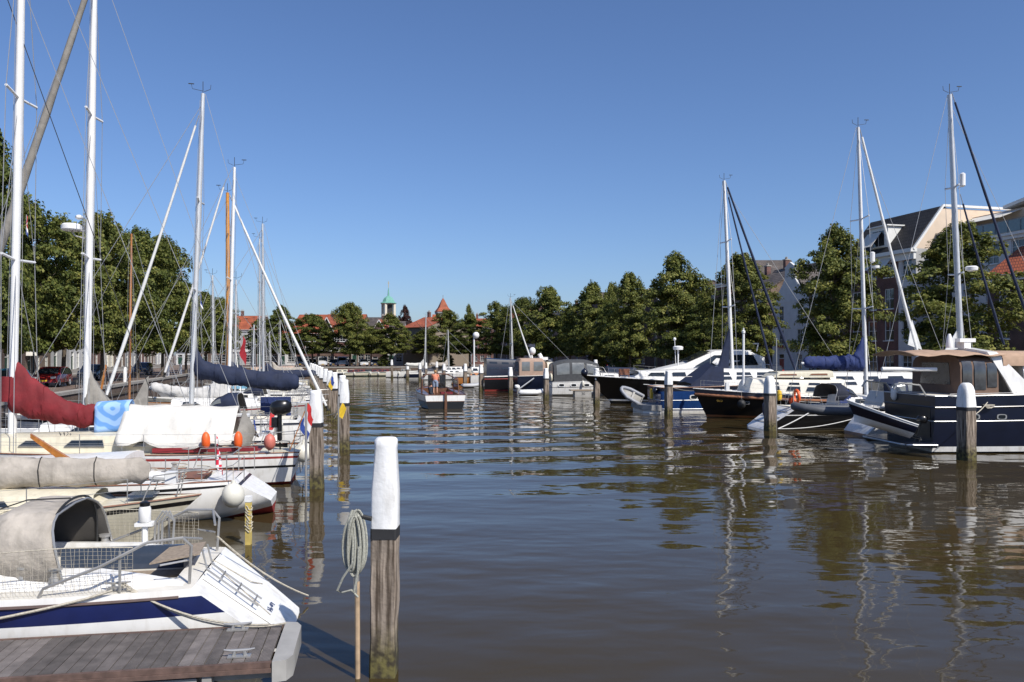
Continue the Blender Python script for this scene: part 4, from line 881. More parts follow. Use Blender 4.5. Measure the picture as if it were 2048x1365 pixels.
# its neighbour roof, seen above
a = rp_(1500, 19); b_ = rp_(1612, 19)
e2 = house('canal_house', 'house with a broad grey brown tiled roof and a skylight behind the white gabled one', 'house', a, b_, zpy(600, 100), 8, 3, 3, stuccog, 'side', zpy(530, 104)-zpy(600, 100), tile_grey, (1, 1.5), group='houses on the right bank', chim=1)
m = MB(); Wd2 = (Vector(b_)-Vector(a)).length; hh = zpy(600, 100)-1.6; rh2 = zpy(530, 104)-zpy(600, 100); m.poly([(Wd2*.32,1.3,hh+.0+rh2*.32),(Wd2*.45,1.3,hh+rh2*.32),(Wd2*.45,2.3,hh+rh2*.58),(Wd2*.32,2.3,hh+rh2*.58)], .25, (0,-1,1)); m.build('skylight', M('skylight_glass', (.45,.5,.52), .15, spec=.9), e2, 0)
gblock('town_house', 'brown tiled roof with red autumn plants, farther back on the right bank', 'house', 1485, 1598, 150, 560, 516, 9, brbrick, tile_grey, 1)
rhouse('narrow brick house hidden behind the tree right of the white gable', 1618, 1690, 560, 520, brbrick, tile_dark, door=1, cols=3)
# big house with dark mansard roof
a = Vector(rp_(1698)); b_ = Vector(rp_(1832)); Ym = (a.y+b_.y)/2; ze = 14.0; zr = 18.0; d = b_-a; Wd = d.length; D = 12.0
e = thing('canal_house', (a.x, a.y, 1.6), math.atan2(d.y, d.x), 'tall dark red brick house with steep black tiled roof, white dormer and awnings', 'house', 'houses on the right bank'); Hh = ze-1.6
ops = []; fh = Hh/4
for r in range(4):
    for c in range(4): x = Wd*(c+.5)/4; ops.append((x-.65, x+.65, r*fh+.7, r*fh+2.7))
xs = sorted({0, Wd} | {o[0] for o in ops} | {o[1] for o in ops}); zs = sorted({-.3, Hh} | {o[2] for o in ops} | {o[3] for o in ops})
for part, lo, hi, mt in (('wall', 0, Wd*.76, redbrick), ('white_bay_wall', Wd*.76, Wd, stucco)):
    m = MB()
    for i in range(len(xs)-1):
        for j in range(len(zs)-1):
            x0, x1 = max(xs[i], lo), min(xs[i+1], hi)
            if x1 <= x0: continue
            cx, cz = (x0+x1)/2, (zs[j]+zs[j+1])/2
            if any(o[0] < cx < o[1] and o[2] < cz < o[3] for o in ops): continue
            m.add([(x0,0,zs[j]),(x1,0,zs[j]),(x1,0,zs[j+1]),(x0,0,zs[j+1])], [(0,1,2,3)])
    for o in ops:
        if lo <= (o[0]+o[1])/2 < hi: m.add([(o[0],0,o[2]),(o[1],0,o[2]),(o[1],0,o[3]),(o[0],0,o[3]),(o[0],.2,o[2]),(o[1],.2,o[2]),(o[1],.2,o[3]),(o[0],.2,o[3])], [(0,1,5,4),(1,2,6,5),(2,3,7,6),(3,0,4,7),(4,5,6,7)])
    if lo == 0: m.add([(0,0,-.3),(0,D,-.3),(0,D,Hh),(0,0,Hh)], [(0,1,2,3)])
    m.build(part, mt, e, 0)
for o in ops: window(e, (o[0]+o[1])/2, o[2], 1.28, 1.98, bars=(1, 1))
ry = 3.0; rh = zr-ze
m = MB(); m.add([(Wd,.0,-.3),(Wd,D,-.3),(Wd,D,Hh),(Wd,0,Hh)], [(0,1,2,3)]); m.build('white_side_wall', stuccog, e, 0); m = MB(); m.add([(Wd,0,Hh),(Wd,D+4,Hh),(Wd,D+4,Hh+rh-.1),(Wd,ry,Hh+rh-.1)], [(0,1,2,3)]); m.build('cream_side_wall', stuccoc, e, 0)
m = MB(); m.poly([(-.2,-.3,Hh),(Wd-.15,-.3,Hh),(Wd-.15,ry,Hh+rh),(-.2,ry,Hh+rh)], .2, (0,-1,.6)); m.poly([(-.2,D,Hh),(Wd-.15,D,Hh),(Wd-.15,ry,Hh+rh+.02),(-.2,ry,Hh+rh+.02)], .2, (0,1,1)); m.build('roof', tile_dark, e, 0)
m = MB(); m.tube([(Wd+.05,-.35,Hh-.1),(Wd+.05,ry,Hh+rh+.15),(Wd+.05,D+4,Hh+rh+.15)], .16, 4); m.build('verge_board', wframe, e, 0)
m = MB(); m.box((Wd/2,-.3,Hh-.15), (Wd+.2,.7,.35)); m.box((Wd/2,-.12,Hh-.65), (Wd,.3,.65)); m.build('cornice', wframe, e, 0)
dormer(e, Wd*.48, -.05, Hh+.5, 2.6, 2.2, 2.5, wframe, wframe)
def awning(e, x, z0, w_, out=1.1, drop=1.2):
    m = MB(); m.poly([(x-w_/2,-.1,z0),(x+w_/2,-.1,z0),(x+w_/2,-.1-out,z0-drop),(x-w_/2,-.1-out,z0-drop)], .03, (0,-1,1)); return m.build('awning', whitec, e, 0)
awning(e, Wd*.42, Hh+2.2, 2.0, 1.2, 1.5); awning(e, Wd*.375, 3*fh+2.7, 1.5); awning(e, Wd*.62, 3*fh+2.7, 1.5)
# roof terrace block right of it
a = Vector(rp_(1832, 17)); b_ = Vector(rp_(2120, 17)); ev = zpy(478, a.y*.9)
e = house('apartment_block', 'white plastered apartment block with a glass railed roof terrace and awnings', 'building', a, b_, ev, 13, 6, 4, stucco, 'flat', 0, lead, (1.3, 1.8), group='houses on the right bank', chim=0)
Wd = (b_-a).length; Hh = ev-1.6
m = MB(); m.box((Wd*.5, .3, Hh+.75), (Wd, .04, 1.0)); m.build('glass_railing', M('rail_glass', (.12,.16,.16), .08, spec=.8), e, 0)
m = MB(); [m.tube([(Wd*i/12, .26, Hh), (Wd*i/12, .26, Hh+1.3)], .03, 4) for i in range(13)]; m.tube([(0, .26, Hh+1.3), (Wd, .26, Hh+1.3)], .03, 4); m.build('railing', lead, e, 0)
m = MB(); m.box((Wd*.5, 8, Hh+1.5), (Wd, 7, 3.0)); m.build('penthouse', stuccoc, e, 0)
m = MB(); m.poly([(Wd*.05,4.6,Hh+2.9),(Wd*.5,4.6,Hh+2.9),(Wd*.5,2.0,Hh+2.0),(Wd*.05,2.0,Hh+2.0)], .04, (0,-1,2)); m.build('terrace_awning', whitec, e, 0)
m = MB(); m.poly([(Wd*.4,4,Hh+3.1),(Wd*1.0,4,Hh+4.6),(Wd*1.0,11.5,Hh+4.6),(Wd*.4,11.5,Hh+3.1)], .3, (0,0,1)); m.build('penthouse_roof', wframe, e, 0)
m = MB(); m.box((Wd*.6, 8, Hh+4.6), (2.5, 2.5, 1.4)); m.build('chimney', blackm, e, 0)
# lower red tiled house in front right
a = Vector(rp_(1975, 13.5)); b_ = Vector(rp_(2200, 13.5))
house('canal_house', 'dark brick gabled house with bright orange red tiled roof at the right edge', 'house', a, b_, zpy(548, 62), 9, 3, 3, dkbrick, 'side', zpy(472, 64)-zpy(548, 62), tile_red, (1.1, 1.7), group='houses on the right bank', chim=0, door=1)
# ================================================================== BOATS
def band(*a): return list(a)
def boat(name, label, cat, px, wl_py, rot, Y=None, group=None, X=None):
    Y = Y or HC*F/(wl_py-HY); X = (px-1024)/F*Y if X is None else X
    return thing(name, (X, Y, 0), R(rot), label, cat, group)
LG = 'sailing boats moored along the left bank'; RG = 'boats moored along the right bank'
def P(root, px, py): return axis_pt(root, px, py)
def net(h, root, x0, x1, side, zt=.55, cell=.05):
    m = MB(); nx = int(abs(x1-x0)/cell)
    def q(x, f): p = h.edge(x, .07, 0, side); return p+Vector((0, 0, .02+zt*f+.02*math.sin(x*3)*(f > .5)))
    for i in range(nx+1):
        x = x0+(x1-x0)*i/nx; m.tube([q(x, 0)+Vector((.0, .01*math.sin(i), 0)), q(x+.02*math.sin(i*2.1), .5), q(x, 1)], .0024, 3, cap=False)
    for k in range(int(zt/cell)+1):
        f = k*cell/zt; m.tube([q(x0+(x1-x0)*i/40, min(1, f)) for i in range(41)], .0024, 3, cap=False)
    m.build('safety_net', rope, root)
    MB().tube([q(x0+(x1-x0)*i/20, 1) for i in range(21)], .008, 5).build('guard_wire', rope, root)
def winch(root, p, s=1.0):
    MB().lathe([(.09*s,0),(.08*s,.06*s),(.055*s,.08*s),(.055*s,.13*s),(.085*s,.15*s),(.085*s,.18*s),(.02,.19*s)], p, 14).build('winch', steel, root, 40)
def solidify(o, t=.02):
    md = o.modifiers.new('t', 'SOLIDIFY'); md.thickness = t; return o
def cleat(name, p, rz, s, mat, label=None, cat=None, parent=None):
    m = MB()
    for x in (-.06*s, .06*s): m.tube([(x*1.3, 0, 0), (x, 0, .08*s)], [.03*s, .018*s], 6)
    m.tube([(-.2*s, 0, .1*s), (-.1*s, 0, .085*s), (.1*s, 0, .085*s), (.2*s, 0, .1*s)], [.012*s, .02*s, .02*s, .012*s], 6); m.box((0, 0, .008), (.3*s, .12*s, .015))
    o = m.build(name, mat, parent); o.location = p; o.rotation_euler = (0, 0, rz)
    if label: tag(o, label, cat)
    return o
def flag(name, base, tip, w_, h_, cols, label=None, root=None, pm=None, droop=.5, vertical=True, check=False, top=True, sag=0):
    """flag on a staff from base to tip"""
    base = Vector(base); tip = Vector(tip)
    e = thing(name, base, 0, label, 'flag') if top else None; par = e or root
    loc = (lambda p: Vector(p)-base) if top else (lambda p: Vector(p))
    MB().tube([loc(base), loc(tip)], .014, 6).build('flag_staff', pm or varnish, par)
    d = (tip-base).normalized(); n = len(cols); NX, NY = 8, 12
    for k in range(n):
        m = MB(); rows = []
        for i in range(NX+1):
            fx = i/NX; row = []
            for j in range(4):
                fy = (k+j/3)/n      # across the hoist
                p = tip-d*(h_*fy); off = Vector((w_*fx*(1-droop), .09*math.sin(fx*7+fy*2)*w_, -w_*fx*droop*1.1-.0))
                off.x += .05*math.sin(fx*5+fy*3)*w_; row.append(loc(p+off))
            rows.append(row)
        m.loft(rows, closed=False, cap=False); o = m.build('flag_cloth', cols[k], par, 60)
    return e
redfl = M('flag_red', (.55,.03,.03), .8); whitefl = M('flag_white', (.75,.75,.75), .8); bluefl = M('flag_blue', (.03,.07,.3), .8); yelfl = M('flag_yellow', (.75,.5,.03), .8)
def seam_tarp(root, name, ridge0, ridge1, drop_n, drop_f, wn, wf, mat, seed=1, NX=26):
    """boom tent: cloth from a ridge down both sides; drop = how far it hangs, w = half width"""
    r0 = Vector(ridge0); r1 = Vector(ridge1); rows = []
    for i in range(NX+1):
        f = i/NX; c = r0.lerp(r1, f)+Vector((0, 0, -.04*math.sin(PI*f*3)**2)); row = []
        for j in range(-7, 8):
            g = abs(j)/7; s_ = 1 if j > 0 else -1; w_, dr = (wn, drop_n) if j > 0 else (wf, drop_f)
            y = s_*w_*g**.9; z = -dr*g**1.05*(1+.08*math.sin(f*9+seed)*g)
            wv = .16*mnoise.noise(Vector((f*9, g*2.2, seed)))*g+.10*mnoise.noise(Vector((f*26+g*2, g*1.2, seed+4)))*g
            row.append(c+Vector((.05*g*math.sin(f*12+seed), y+wv*s_*2.0, z+.05*g*math.sin(f*PI*7+seed))))
        rows.append(row)
    o = MB().loft(rows, closed=False, cap=False).build(name, mat, root, 80); return solidify(o, .012)

# ---------------------------------------------------------------- pontoon in front (nearest, bottom left)
ang = math.atan2(.50, 2.97)
e = thing('pontoon', (-2.80, 9.55, 0), ang+PI, 'weathered grooved timber finger pontoon with a grey rounded end, bottom left corner', 'pontoon')
grooved = M('grooved_decking', (.16,.14,.13), .85, var=.35, sc_=6)
N_ = grooved.node_tree.nodes; L_ = grooved.node_tree.links; tc_ = N_.new('ShaderNodeTexCoord'); wv_ = N_.new('ShaderNodeTexWave'); wv_.wave_type = 'BANDS'; wv_.bands_direction = 'X'; wv_.inputs['Scale'].default_value = 22; wv_.inputs['Distortion'].default_value = .3; L_.new(tc_.outputs['Object'], wv_.inputs['Vector'])
ge_ = N_.new('ShaderNodeNewGeometry'); rr_ = N_.new('ShaderNodeMapRange'); L_.new(ge_.outputs['Random Per Island'], rr_.inputs['Value']); rr_.inputs['To Min'].default_value = .62; rr_.inputs['To Max'].default_value = 1.35
mx_ = N_.new('ShaderNodeMix'); mx_.data_type = 'RGBA'; mx_.blend_type = 'MULTIPLY'; mx_.inputs[0].default_value = 1; pb_ = N_['Principled BSDF']; L_.new(pb_.inputs['Base Color'].links[0].from_socket, mx_.inputs[6]); L_.new(rr_.outputs[0], mx_.inputs[7]); L_.new(mx_.outputs[2], pb_.inputs['Base Color'])
bp_ = N_.new('ShaderNodeBump'); bp_.inputs['Distance'].default_value = .006; L_.new(wv_.outputs['Fac'], bp_.inputs['Height']); L_.new(bp_.outputs[0], N_['Principled BSDF'].inputs['Normal'])
grey_pl = M('plastic_grey', (.33,.32,.30), .6, var=.2, sc_=3)
Lp_ = 7.0; rng = random.Random(2)
m = MB(); x = .02
while x < Lp_: m.box((x+.068, .0, .545+rng.uniform(-.003, .003)), (.128, 1.2, .03)); x += .142
m.build('decking', grooved, e, 0)
m = MB(); m.box((Lp_/2, .62, .53), (Lp_, .05, .06)); m.box((Lp_/2, .65, .475), (Lp_, .05, .045)); m.box((Lp_/2, -.62, .50), (Lp_, .05, .13)); m.build('side_beam', M('side_timber', (.12,.075,.06), .8, var=.4, sc_=9), e, 0)
m = MB(); m.box((Lp_/2, .42, .40), (Lp_, .1, .16)); m.box((Lp_/2, -.5, .40), (Lp_, .1, .16)); m.build('bearer', greyplas, e, 0)
m = MB(); ol = [(-.01,-.68),(-.01,.68),(-.16,.64),(-.22,.5),(-.22,-.5),(-.16,-.64)]
m.poly([(x, y, .34) for x, y in ol], .235, (0, 0, 1)); m.build('end_fender', grey_pl, e, 30)
m = MB()
for fx in (1.35, 4.6): m.box((fx, .05, .1), (1.1, 1.16, .64)); m.box((fx-.66, .6, .2), (.1, .1, .5)); m.box((fx+.66, .6, .2), (.1, .1, .5))
m.build('float', greyplas, e, 0)
for cx, cy in ((.38, .42), (.55, -.5)):
    cleat('mooring_cleat', (cx, cy, .562), 0, .85, steel, parent=e)
# ---------------------------------------------------------------- boat A: near white yacht with blue stripe
A_ = boat('sailing_yacht', 'white sailing yacht with a dark blue stripe and beige spray hood, nearest to the camera', 'sailing boat', 0, 0, 189.2, Y=11.55, X=-3.12, group=LG)
hA = Hull(9.6, 2.95, .99, 1.32, sw=.76, rake=1.2, over=1.2, wl=.80, tm=.42)
hA.build(A_, [(1, 0), (.90, 2), (.66, 0), (.05, 3)], [gel, brownw, royal, redp], transom=0)
hA.deck(A_, deckw, cock=(1.5, 3.5, .62), well=.42, rail=None)
m = MB()
for sd_ in (1, -1): m.tube([hA.edge(x, -.008, -.095, sd_) for x in [1.35+8.0*i/30 for i in range(31)]], .024, 5)
m.build('rub_rail', M('rubbing_strake', (.10,.065,.055), .6, var=.2), A_)
# transom recess panel, boarding ladder and lettering
tr = lambda f, y: Vector((hA.rake*f, y, hA.fs*f))
nA = Vector((-hA.fs, 0, hA.rake)).normalized()
m = MB(); m.poly([tr(.98, -.62)+nA*.01, tr(.98, .62)+nA*.01, tr(.25, .45)+nA*.01, tr(.25, -.45)+nA*.01], .03, nA); m.build('transom_panel', whitep, A_, 0)
m = MB()
for y in (.18, .50): m.tube([tr(1.0, y)+Vector((0, 0, .35)), tr(1.0, y)+nA*.10, tr(.45, y)+nA*.12], .014, 6)
for f in (.5, .68, .86): m.tube([tr(f, .18)+nA*.12, tr(f, .50)+nA*.12], .02, 6, flat=.5)
m.build('boarding_ladder', steel, A_)
m = MB(); m.tube([tr(1.02, -.15)+nA*.04, tr(.6, -.35)+nA*.06, tr(.5, -.6)+nA*.05], .01, 4); m.tube([tr(1.0, .0)+nA*.05, tr(.3, .28)+nA*.05], .007, 4); m.build('transom_line', rope, A_)
scrawl(6, .10, M('letter_navy', (.05,.07,.15), .5), 'stern_lettering', A_, tr(.33, -.02)+nA*.045, Matrix((Vector((0,-1,0)), Vector((hA.rake,0,hA.fs)).normalized(), nA)).transposed().to_euler())
# coaming and cockpit seats
m = MB()
for sd_ in (1, -1):
    m.loft([[(x, sd_*.66, .92+dz), (x, sd_*.70, .98+h_+dz), (x, sd_*.88, 1.0+h_*.8+dz), (x, sd_*(1.08), .96+dz)] for x, h_, dz in ((1.35,.0,0),(1.9,.12,0),(2.4,.2,.01),(3.5,.24,.03),(4.1,.26,.05))], closed=True)
m.build('coaming', gel, A_, 30)
for y in (.4, -.4):
    m = MB(); m.box((2.5, y, .78), (1.9, .34, .06)); m.box((2.5, y, .81), (1.8, .30, .02)); m.build('cockpit_seat', teak, A_, 0)
m = MB(); m.box((2.55, -.63, 1.0), (1.7, .05, .34)); m.build('cockpit_cushion', glassb, A_, 0)
cabin(hA, A_, 3.55, 7.6, 1.75, 1.2, .40, .22, gel, glass, [(.12, .35), (.45, .68)], front=.8, frame=greyplas)
m = MB(); m.box((3.6, 0, .98), (.06, .62, .75)); m.build('companionway', black, A_, 0)
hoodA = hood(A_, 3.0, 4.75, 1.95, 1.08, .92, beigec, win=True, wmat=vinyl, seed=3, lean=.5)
m = MB(); m.tube([(3.0+.1*math.cos(a)*0, .9*math.cos(a), 1.08+.92*max(0, math.sin(a))**.42+.012) for a in [PI*i/16 for i in range(17)]], .018, 5); m.build('black_piping', blackm, hoodA)
m = MB(); m.tube([(3.05, 0, 2.01), (3.6, .0, 2.0), (4.2, 0, 1.8), (4.72, 0, 1.2)], .012, 4); m.build('seam', blackm, hoodA)
MB().poly([(3.6, .985, 1.2), (4.35, .93, 1.2), (4.3, .88, 1.52), (3.7, .93, 1.6)], .012, (0, 1, 0)).build('side_window', M('yellowed_vinyl', (.25,.19,.13), .25, var=.3, spec=.6), hoodA, 0)
net(hA, A_, 1.9, 9.4, 1); net(hA, A_, 1.6, 9.4, -1)
# pushpit of sloping tubes, stanchions
m = MB()
for sd_ in (1, -1):
    a = hA.edge(2.95, .08, 0, sd_); m.tube([a, a+Vector((-.05,0,.10)), a+Vector((-.7,0,.34)), hA.edge(1.75, .12, .60, sd_), hA.edge(1.35, .2, .62, sd_), hA.edge(1.25, .22, .5, sd_), hA.edge(1.28, .25, .0, sd_)], .02, 7)
    b_ = hA.edge(2.05, .08, 0, sd_); m.tube([b_, b_+Vector((0,0,.52))], .018, 6)
    m.tube([hA.edge(1.6, .12, .3, sd_), hA.edge(1.3, .3, .3, sd_)], .014, 5)
m.tube([hA.edge(1.35, .2, .62, 1), Vector((1.22, .45, 1.48))], .018, 6); m.tube([hA.edge(1.35, .2, .62, -1), Vector((1.22, -.45, 1.48))], .018, 6)
m.build('pushpit', steel, A_)
rails(hA, A_, 3.9, 9.0, ht=.58, step=1.9)
m = MB(); m.poly([(1.3,.2,1.2),(1.35,-.45,1.22),(1.9,-.6,1.12),(1.95,.25,1.10)], .02, (0,0,1)); m.build('stern_seat', teak, A_, 0)
# life-buoy lamp / stern winch lantern: white cylinder pump on the rail
m = MB(); m.lathe([(.07,0),(.09,.03),(.09,.2),(.075,.24),(.02,.25)], (2.35,-.98,1.45), 14); m.build('stern_lantern', whitep, A_, 40)
m = MB(); m.tube([(2.35,-.98,.9),(2.35,-.98,1.47)], .045, 8); m.box((2.35,-1.0,1.42), (.26,.2,.05)); m.build('rail_bracket', whitep, A_, 30)
m = MB(); m.lathe([(.075,0),(.075,.05),(.03,.07)], (2.35,-.98,1.70), 12); m.build('lantern_cap', black, A_, 40)
for p in ((2.9, .92, 1.10), (2.9, -.92, 1.12), (3.3, .86, 1.12)): winch(A_, p)
m = MB()
for k in range(3): m.tube([(2.1+.06*k, -.95-.03*k, 1.05), (2.1+.05*k, -1.0, 1.45), (2.0+.05*k, -1.02, 1.6), (1.93, -1.0, 1.45), (1.95, -.98, 1.1)], .018, 6)
m.build('grab_hoop', steel, A_)
cleat('deck_cleat', hA.edge(2.1, .16, .03), 0, .8, steel, parent=A_)
# yellow and white wood post with ropes beyond its quarter
e = thing('yellow_post', ((497-1024)/F*16.8, 16.8, 0), 0, 'short yellow painted post wrapped in thin ropes just beyond the near yacht stern', 'post')
m = MB(); m.box((0,0,0), (.11,.11,1.9)); m.build('post', M('faded_yellow', (.55,.42,.12), .7, var=.3), e, 0)
m = MB(); m.box((0,0,.96), (.125,.125,.12)); m.build('post_top', capm, e, 0)
m = MB(); rng = random.Random(8)
for k in range(9): m.tube([(.06*math.cos(a)+rng.uniform(-.03,.03), .07*math.sin(a), .30+k*.06+.05*math.sin(a*2)) for a in [2*PI*i/10 for i in range(11)]], .012, 4)
m.build('rope_wrap', rope, e)
# mooring lines of boat A
def line(a, b_, sag, label, r=.014, mat=None, name='mooring_line'):
    a = Vector(a); pts = [p-a for p in catenary(a, b_, sag)]; o = MB().tube(pts, r, 6).build(name, mat or rope, None); o.location = a; return tag(o, label, 'rope', 'mooring lines')
AM = Matrix.Translation(A_.location) @ Matrix.Rotation(R(189.2), 4, 'Z')
c1 = AM @ hA.edge(2.1, .16, .10); c2 = Vector((-3.05, 9.98, .62))
line(c1, c2, .16, 'doubled pale mooring rope from the near yacht quarter to the pontoon end'); line(c1+Vector((.05,.02,0)), c2+Vector((.2,.05,0)), .24, 'slack second rope beside the doubled one at the near yacht quarter')
pts = [AM @ hA.edge(2.1+2.9*k/10, -.035, .06-.52*(k/10)**.8, 1) for k in range(11)]; o = MB().tube([p-pts[0] for p in pts], .017, 6).build('mooring_line', rope); o.location = pts[0]; tag(o, 'long grey rope drooping across the blue stripe of the near yacht', 'rope', 'mooring lines')
line(AM @ Vector((1.2, -.5, 1.3)), Vector((-3.3, 12.9, .1)), .1, 'thin rope from the near yacht stern down towards the water')

# ---------------------------------------------------------------- boat B0: small boat pointed stern with beige cover on boom
B0 = boat('sailing_dinghy', 'small cream decked sailing boat with pointed end lying under the rolled beige sail', 'sailing boat', 402, 0, 10, Y=16.9, group=LG)
B0.location = W(402, 985, 16.6)-Vector((0,0,1.05)); B0.rotation_euler.z = R(10); a = B0.location; B0.location = a-Vector((math.cos(R(10)), math.sin(R(10)), 0))*7.3
hB0 = Hull(7.3, 2.3, .75, 1.0, sw=.5, rake=0, over=1.1, full=1.8)
hB0.build(B0, [(1, 0), (.9, 1), (.8, 0), (.05, 2)], [gelc, black, redp]); hB0.deck(B0, gelc, cock=(1, 3, .6), rail=brownw)
cabin(hB0, B0, 3.2, 5.6, 1.5, .9, .38, .2, gelc, glass, [(.1, .3), (.45, .65)], front=.7)
m = MB(); m.box((6.2, -.1, 1.06), (.5, .5, .05)); m.build('deck_hatch', glassb, B0, 0)
p = lambda px, py: axis_pt(B0, px, py)
boomcover(B0, p(-260, 955), p(300, 950), beigec, r=.22, sag=.02, seed=2, end_r=.15, boommat=aluw)
m = MB(); q = p(343, 955); m.tube([p(300, 952), q], .09, 10); m.box(q, (.22, .2, .24)); m.build('boom_end', aluw, B0, 30)
m = MB(); [m.tube(catenary(q, Vector((4.6+.3*k, .2*k, 1.3)), .05), .012, 4) for k in range(3)]; m.build('mainsheet', rope, B0)
pulpit(hB0, B0, True, .5, 1.0); rails(hB0, B0, 1, 6, .5, 1.5)

# ---------------------------------------------------------------- boat B: white hulled with red bottom and round fenders
B_ = boat('sailing_yacht', 'white yacht with red bottom paint, one big ball fender and a varnished tiller', 'sailing boat', 548, 0, 190, Y=20.3, group=LG)
hB = Hull(10.2, 3.0, .95, 1.25, sw=.62, rake=.85, over=1.2, wl=.72, full=2.1); hB.lift = .42
hB.build(B_, [(1, 0), (.86, 1), (.78, 0), (-.45, 2)], [gel, black, redp]); hB.deck(B_, gel, cock=(1.5, 3.3, .65), rail=brownw)
cabin(hB, B_, 3.3, 7.6, 1.95, 1.2, .55, .3, gel, glassb, [(.06, .30), (.42, .66)], front=.9, frame=wframe)
m = MB(); m.box((2.4, 0, .98), (1.6, 1.2, .04)); m.build('cockpit_sole', brownw, B_, 0)
rails(hB, B_, .6, 9.2, .6, 1.5); pulpit(hB, B_, False, .62, 1.3)
for x, dz in ((.80, -.25), (5.2, -.15)): fender(B_, hB.edge(x, -.26, dz-.05), .27, mat=fend, ball=True, line=.45)
m = MB(); a = Vector((6.9, 1.0, 1.5)); b_ = Vector((5.5, 1.25, 1.05)); a = side_pt(B_, 62, 872, .9); b_ = side_pt(B_, 142, 930, .9)
m.loft([[a+Vector((0,-.04,.05)), a+Vector((0,.04,.05)), a+Vector((0,.04,-.05)), a+Vector((0,-.04,-.05))], [a.lerp(b_,.5)+Vector((0,-.05,.09)), a.lerp(b_,.5)+Vector((0,.05,.09)), a.lerp(b_,.5)+Vector((0,.05,-.06)), a.lerp(b_,.5)+Vector((0,-.05,-.06))], [b_+Vector((0,-.06,.14)), b_+Vector((0,.06,.14)), b_+Vector((0,.06,-.1)), b_+Vector((0,-.06,-.1))]]); m.build('tiller', varnish, B_, 30)
# tall wire baskets of gear
m = MB(); m.box((9.2, .2, 1.5), (.5, 1.6, .5)); m.build('sail_bag', whitec, B_, 20)

# ---------------------------------------------------------------- boat C: boom tent, red sail cover
C_ = boat('sailing_yacht', 'white sailing yacht with bright red sail cover and a white tarp over the boom', 'sailing boat', 585, 0, 190.5, Y=25.6, group=LG)
hC = Hull(12.4, 3.4, 1.0, 1.35, sw=.7, rake=-.3, over=1.3)
hC.build(C_, [(1, 0), (.90, 1), (.83, 0), (.62, 2), (.55, 0), (.1, 1)], [gel, redp, black]); hC.deck(C_, gelc, cock=(.9, 3.6, .75), rail=brownw)
cabin(hC, C_, 3.9, 9.0, 2.2, 1.5, .55, .35, gelc, glass, [(.05, .12), (.28, .50), (.6, .75)], front=.9, frame=steel)
bt_ = P(C_, 24, 770); tp_ = P(C_, 42, -60)
tp_ = P(C_, 47, -225); rig(hC, C_, Vector((bt_.x, 0, 1.3)), tp_, r=.155, mat=aluw, spr=(.33, .62), lr=.012, spw=1.3, wind=False, back=False)
for a_, b__ in (((46,-215),(505,885)), ((45,-25),(402,880))): MB().tube([P(C_, *a_), P(C_, *b__)], .011, 4).build('backstay', wire, C_)
MB().tube([P(C_, 8, -20), P(C_, 307, 800)], .014, 4).build('topping_lift', blackm, C_)
b0 = P(C_, 18, 800); b1 = P(C_, 200, 838)
boomcover(C_, b0, P(C_, 236, 836), redc, r=.25, sag=.22, peak=(.95, 2.2), seed=5, end_r=.17, N=40, wr=.05)
ms = MB(); ms.lathe([(.25, 0), (.27, .3), (.22, .75)], (b0.x+.0, 0, b0.z-.05), 12); ms.build('sail_cover', redc, C_, 40)
r0 = P(C_, 255, 808); r1 = P(C_, 478, 812)
MB().tube([P(C_, 250, 830), P(C_, 500, 832)], .08, 8).build('boom', alu, C_)
tarp = seam_tarp(C_, 'boom_tent', r0, r1, 1.12, 1.0, 1.35, 1.3, whitec, 3)
m = MB(); a = r1+Vector((0,0,-.1)); m.loft([[a+Vector((0,-.9,-.8)), a+Vector((-.15,0,0)), a+Vector((0,1.2,-1.0))], [a+Vector((-.5,-.8,-1.0)), a+Vector((-.5,0,-.7)), a+Vector((-.45,1.0,-1.15))]], closed=False, cap=False); solidify(m.build('tent_flap', greyc, C_)); 
rails(hC, C_, .6, 11, .6, 1.7); pulpit(hC, C_, False, .65, 1.4)
m = MB(); m.box((2.4, 0, .98), (2.9, 1.9, .05)); m.box((2.4, 1.35, 1.16), (3.0, .05, .14)); m.build('cockpit_trim', M('maroon_trim', (.22,.02,.025), .5), C_, 0)
cl = outboard(C_, hC.edge(.1, .35, .95, 1)+Vector((.25,-.4,.05)), black, 0, 0, 1.25, top=False)
for x, y in ((-.1, .2), (-.05, -.55)): fender(C_, (x-.25, y, .85), .27, ball=True, line=.3)
for x, ty in ((2.35, .1), (1.45, .1)):
    o = fender(C_, hC.edge(x, -.02, .42), .125, .42, orangep, ball=False, line=.1)
fender(C_, hC.edge(.55, -.05, .35), .17, .4, M('pink_fender', (.55,.16,.12), .5), line=.1)
m = MB(); [m.tube([(.1,y_,1.0),(-.25,y_*.9,.95),(-.3,y_*.8,.3)], .015, 4) for y_ in (-.8,-.3,.4,.9)]; m.tube([(-.25,-.75,.95),(-.25,.85,.95)], .015, 4); m.build('stern_ladder', steel, C_)
scrawl(4, .14, M('letter_dark', (.03,.03,.04), .5), 'hull_marking', C_, hC.edge(P(C_, 172, 855).x, .0, .62, 1)+Vector((0,.02,0)), (R(90), 0, R(180)), 3)
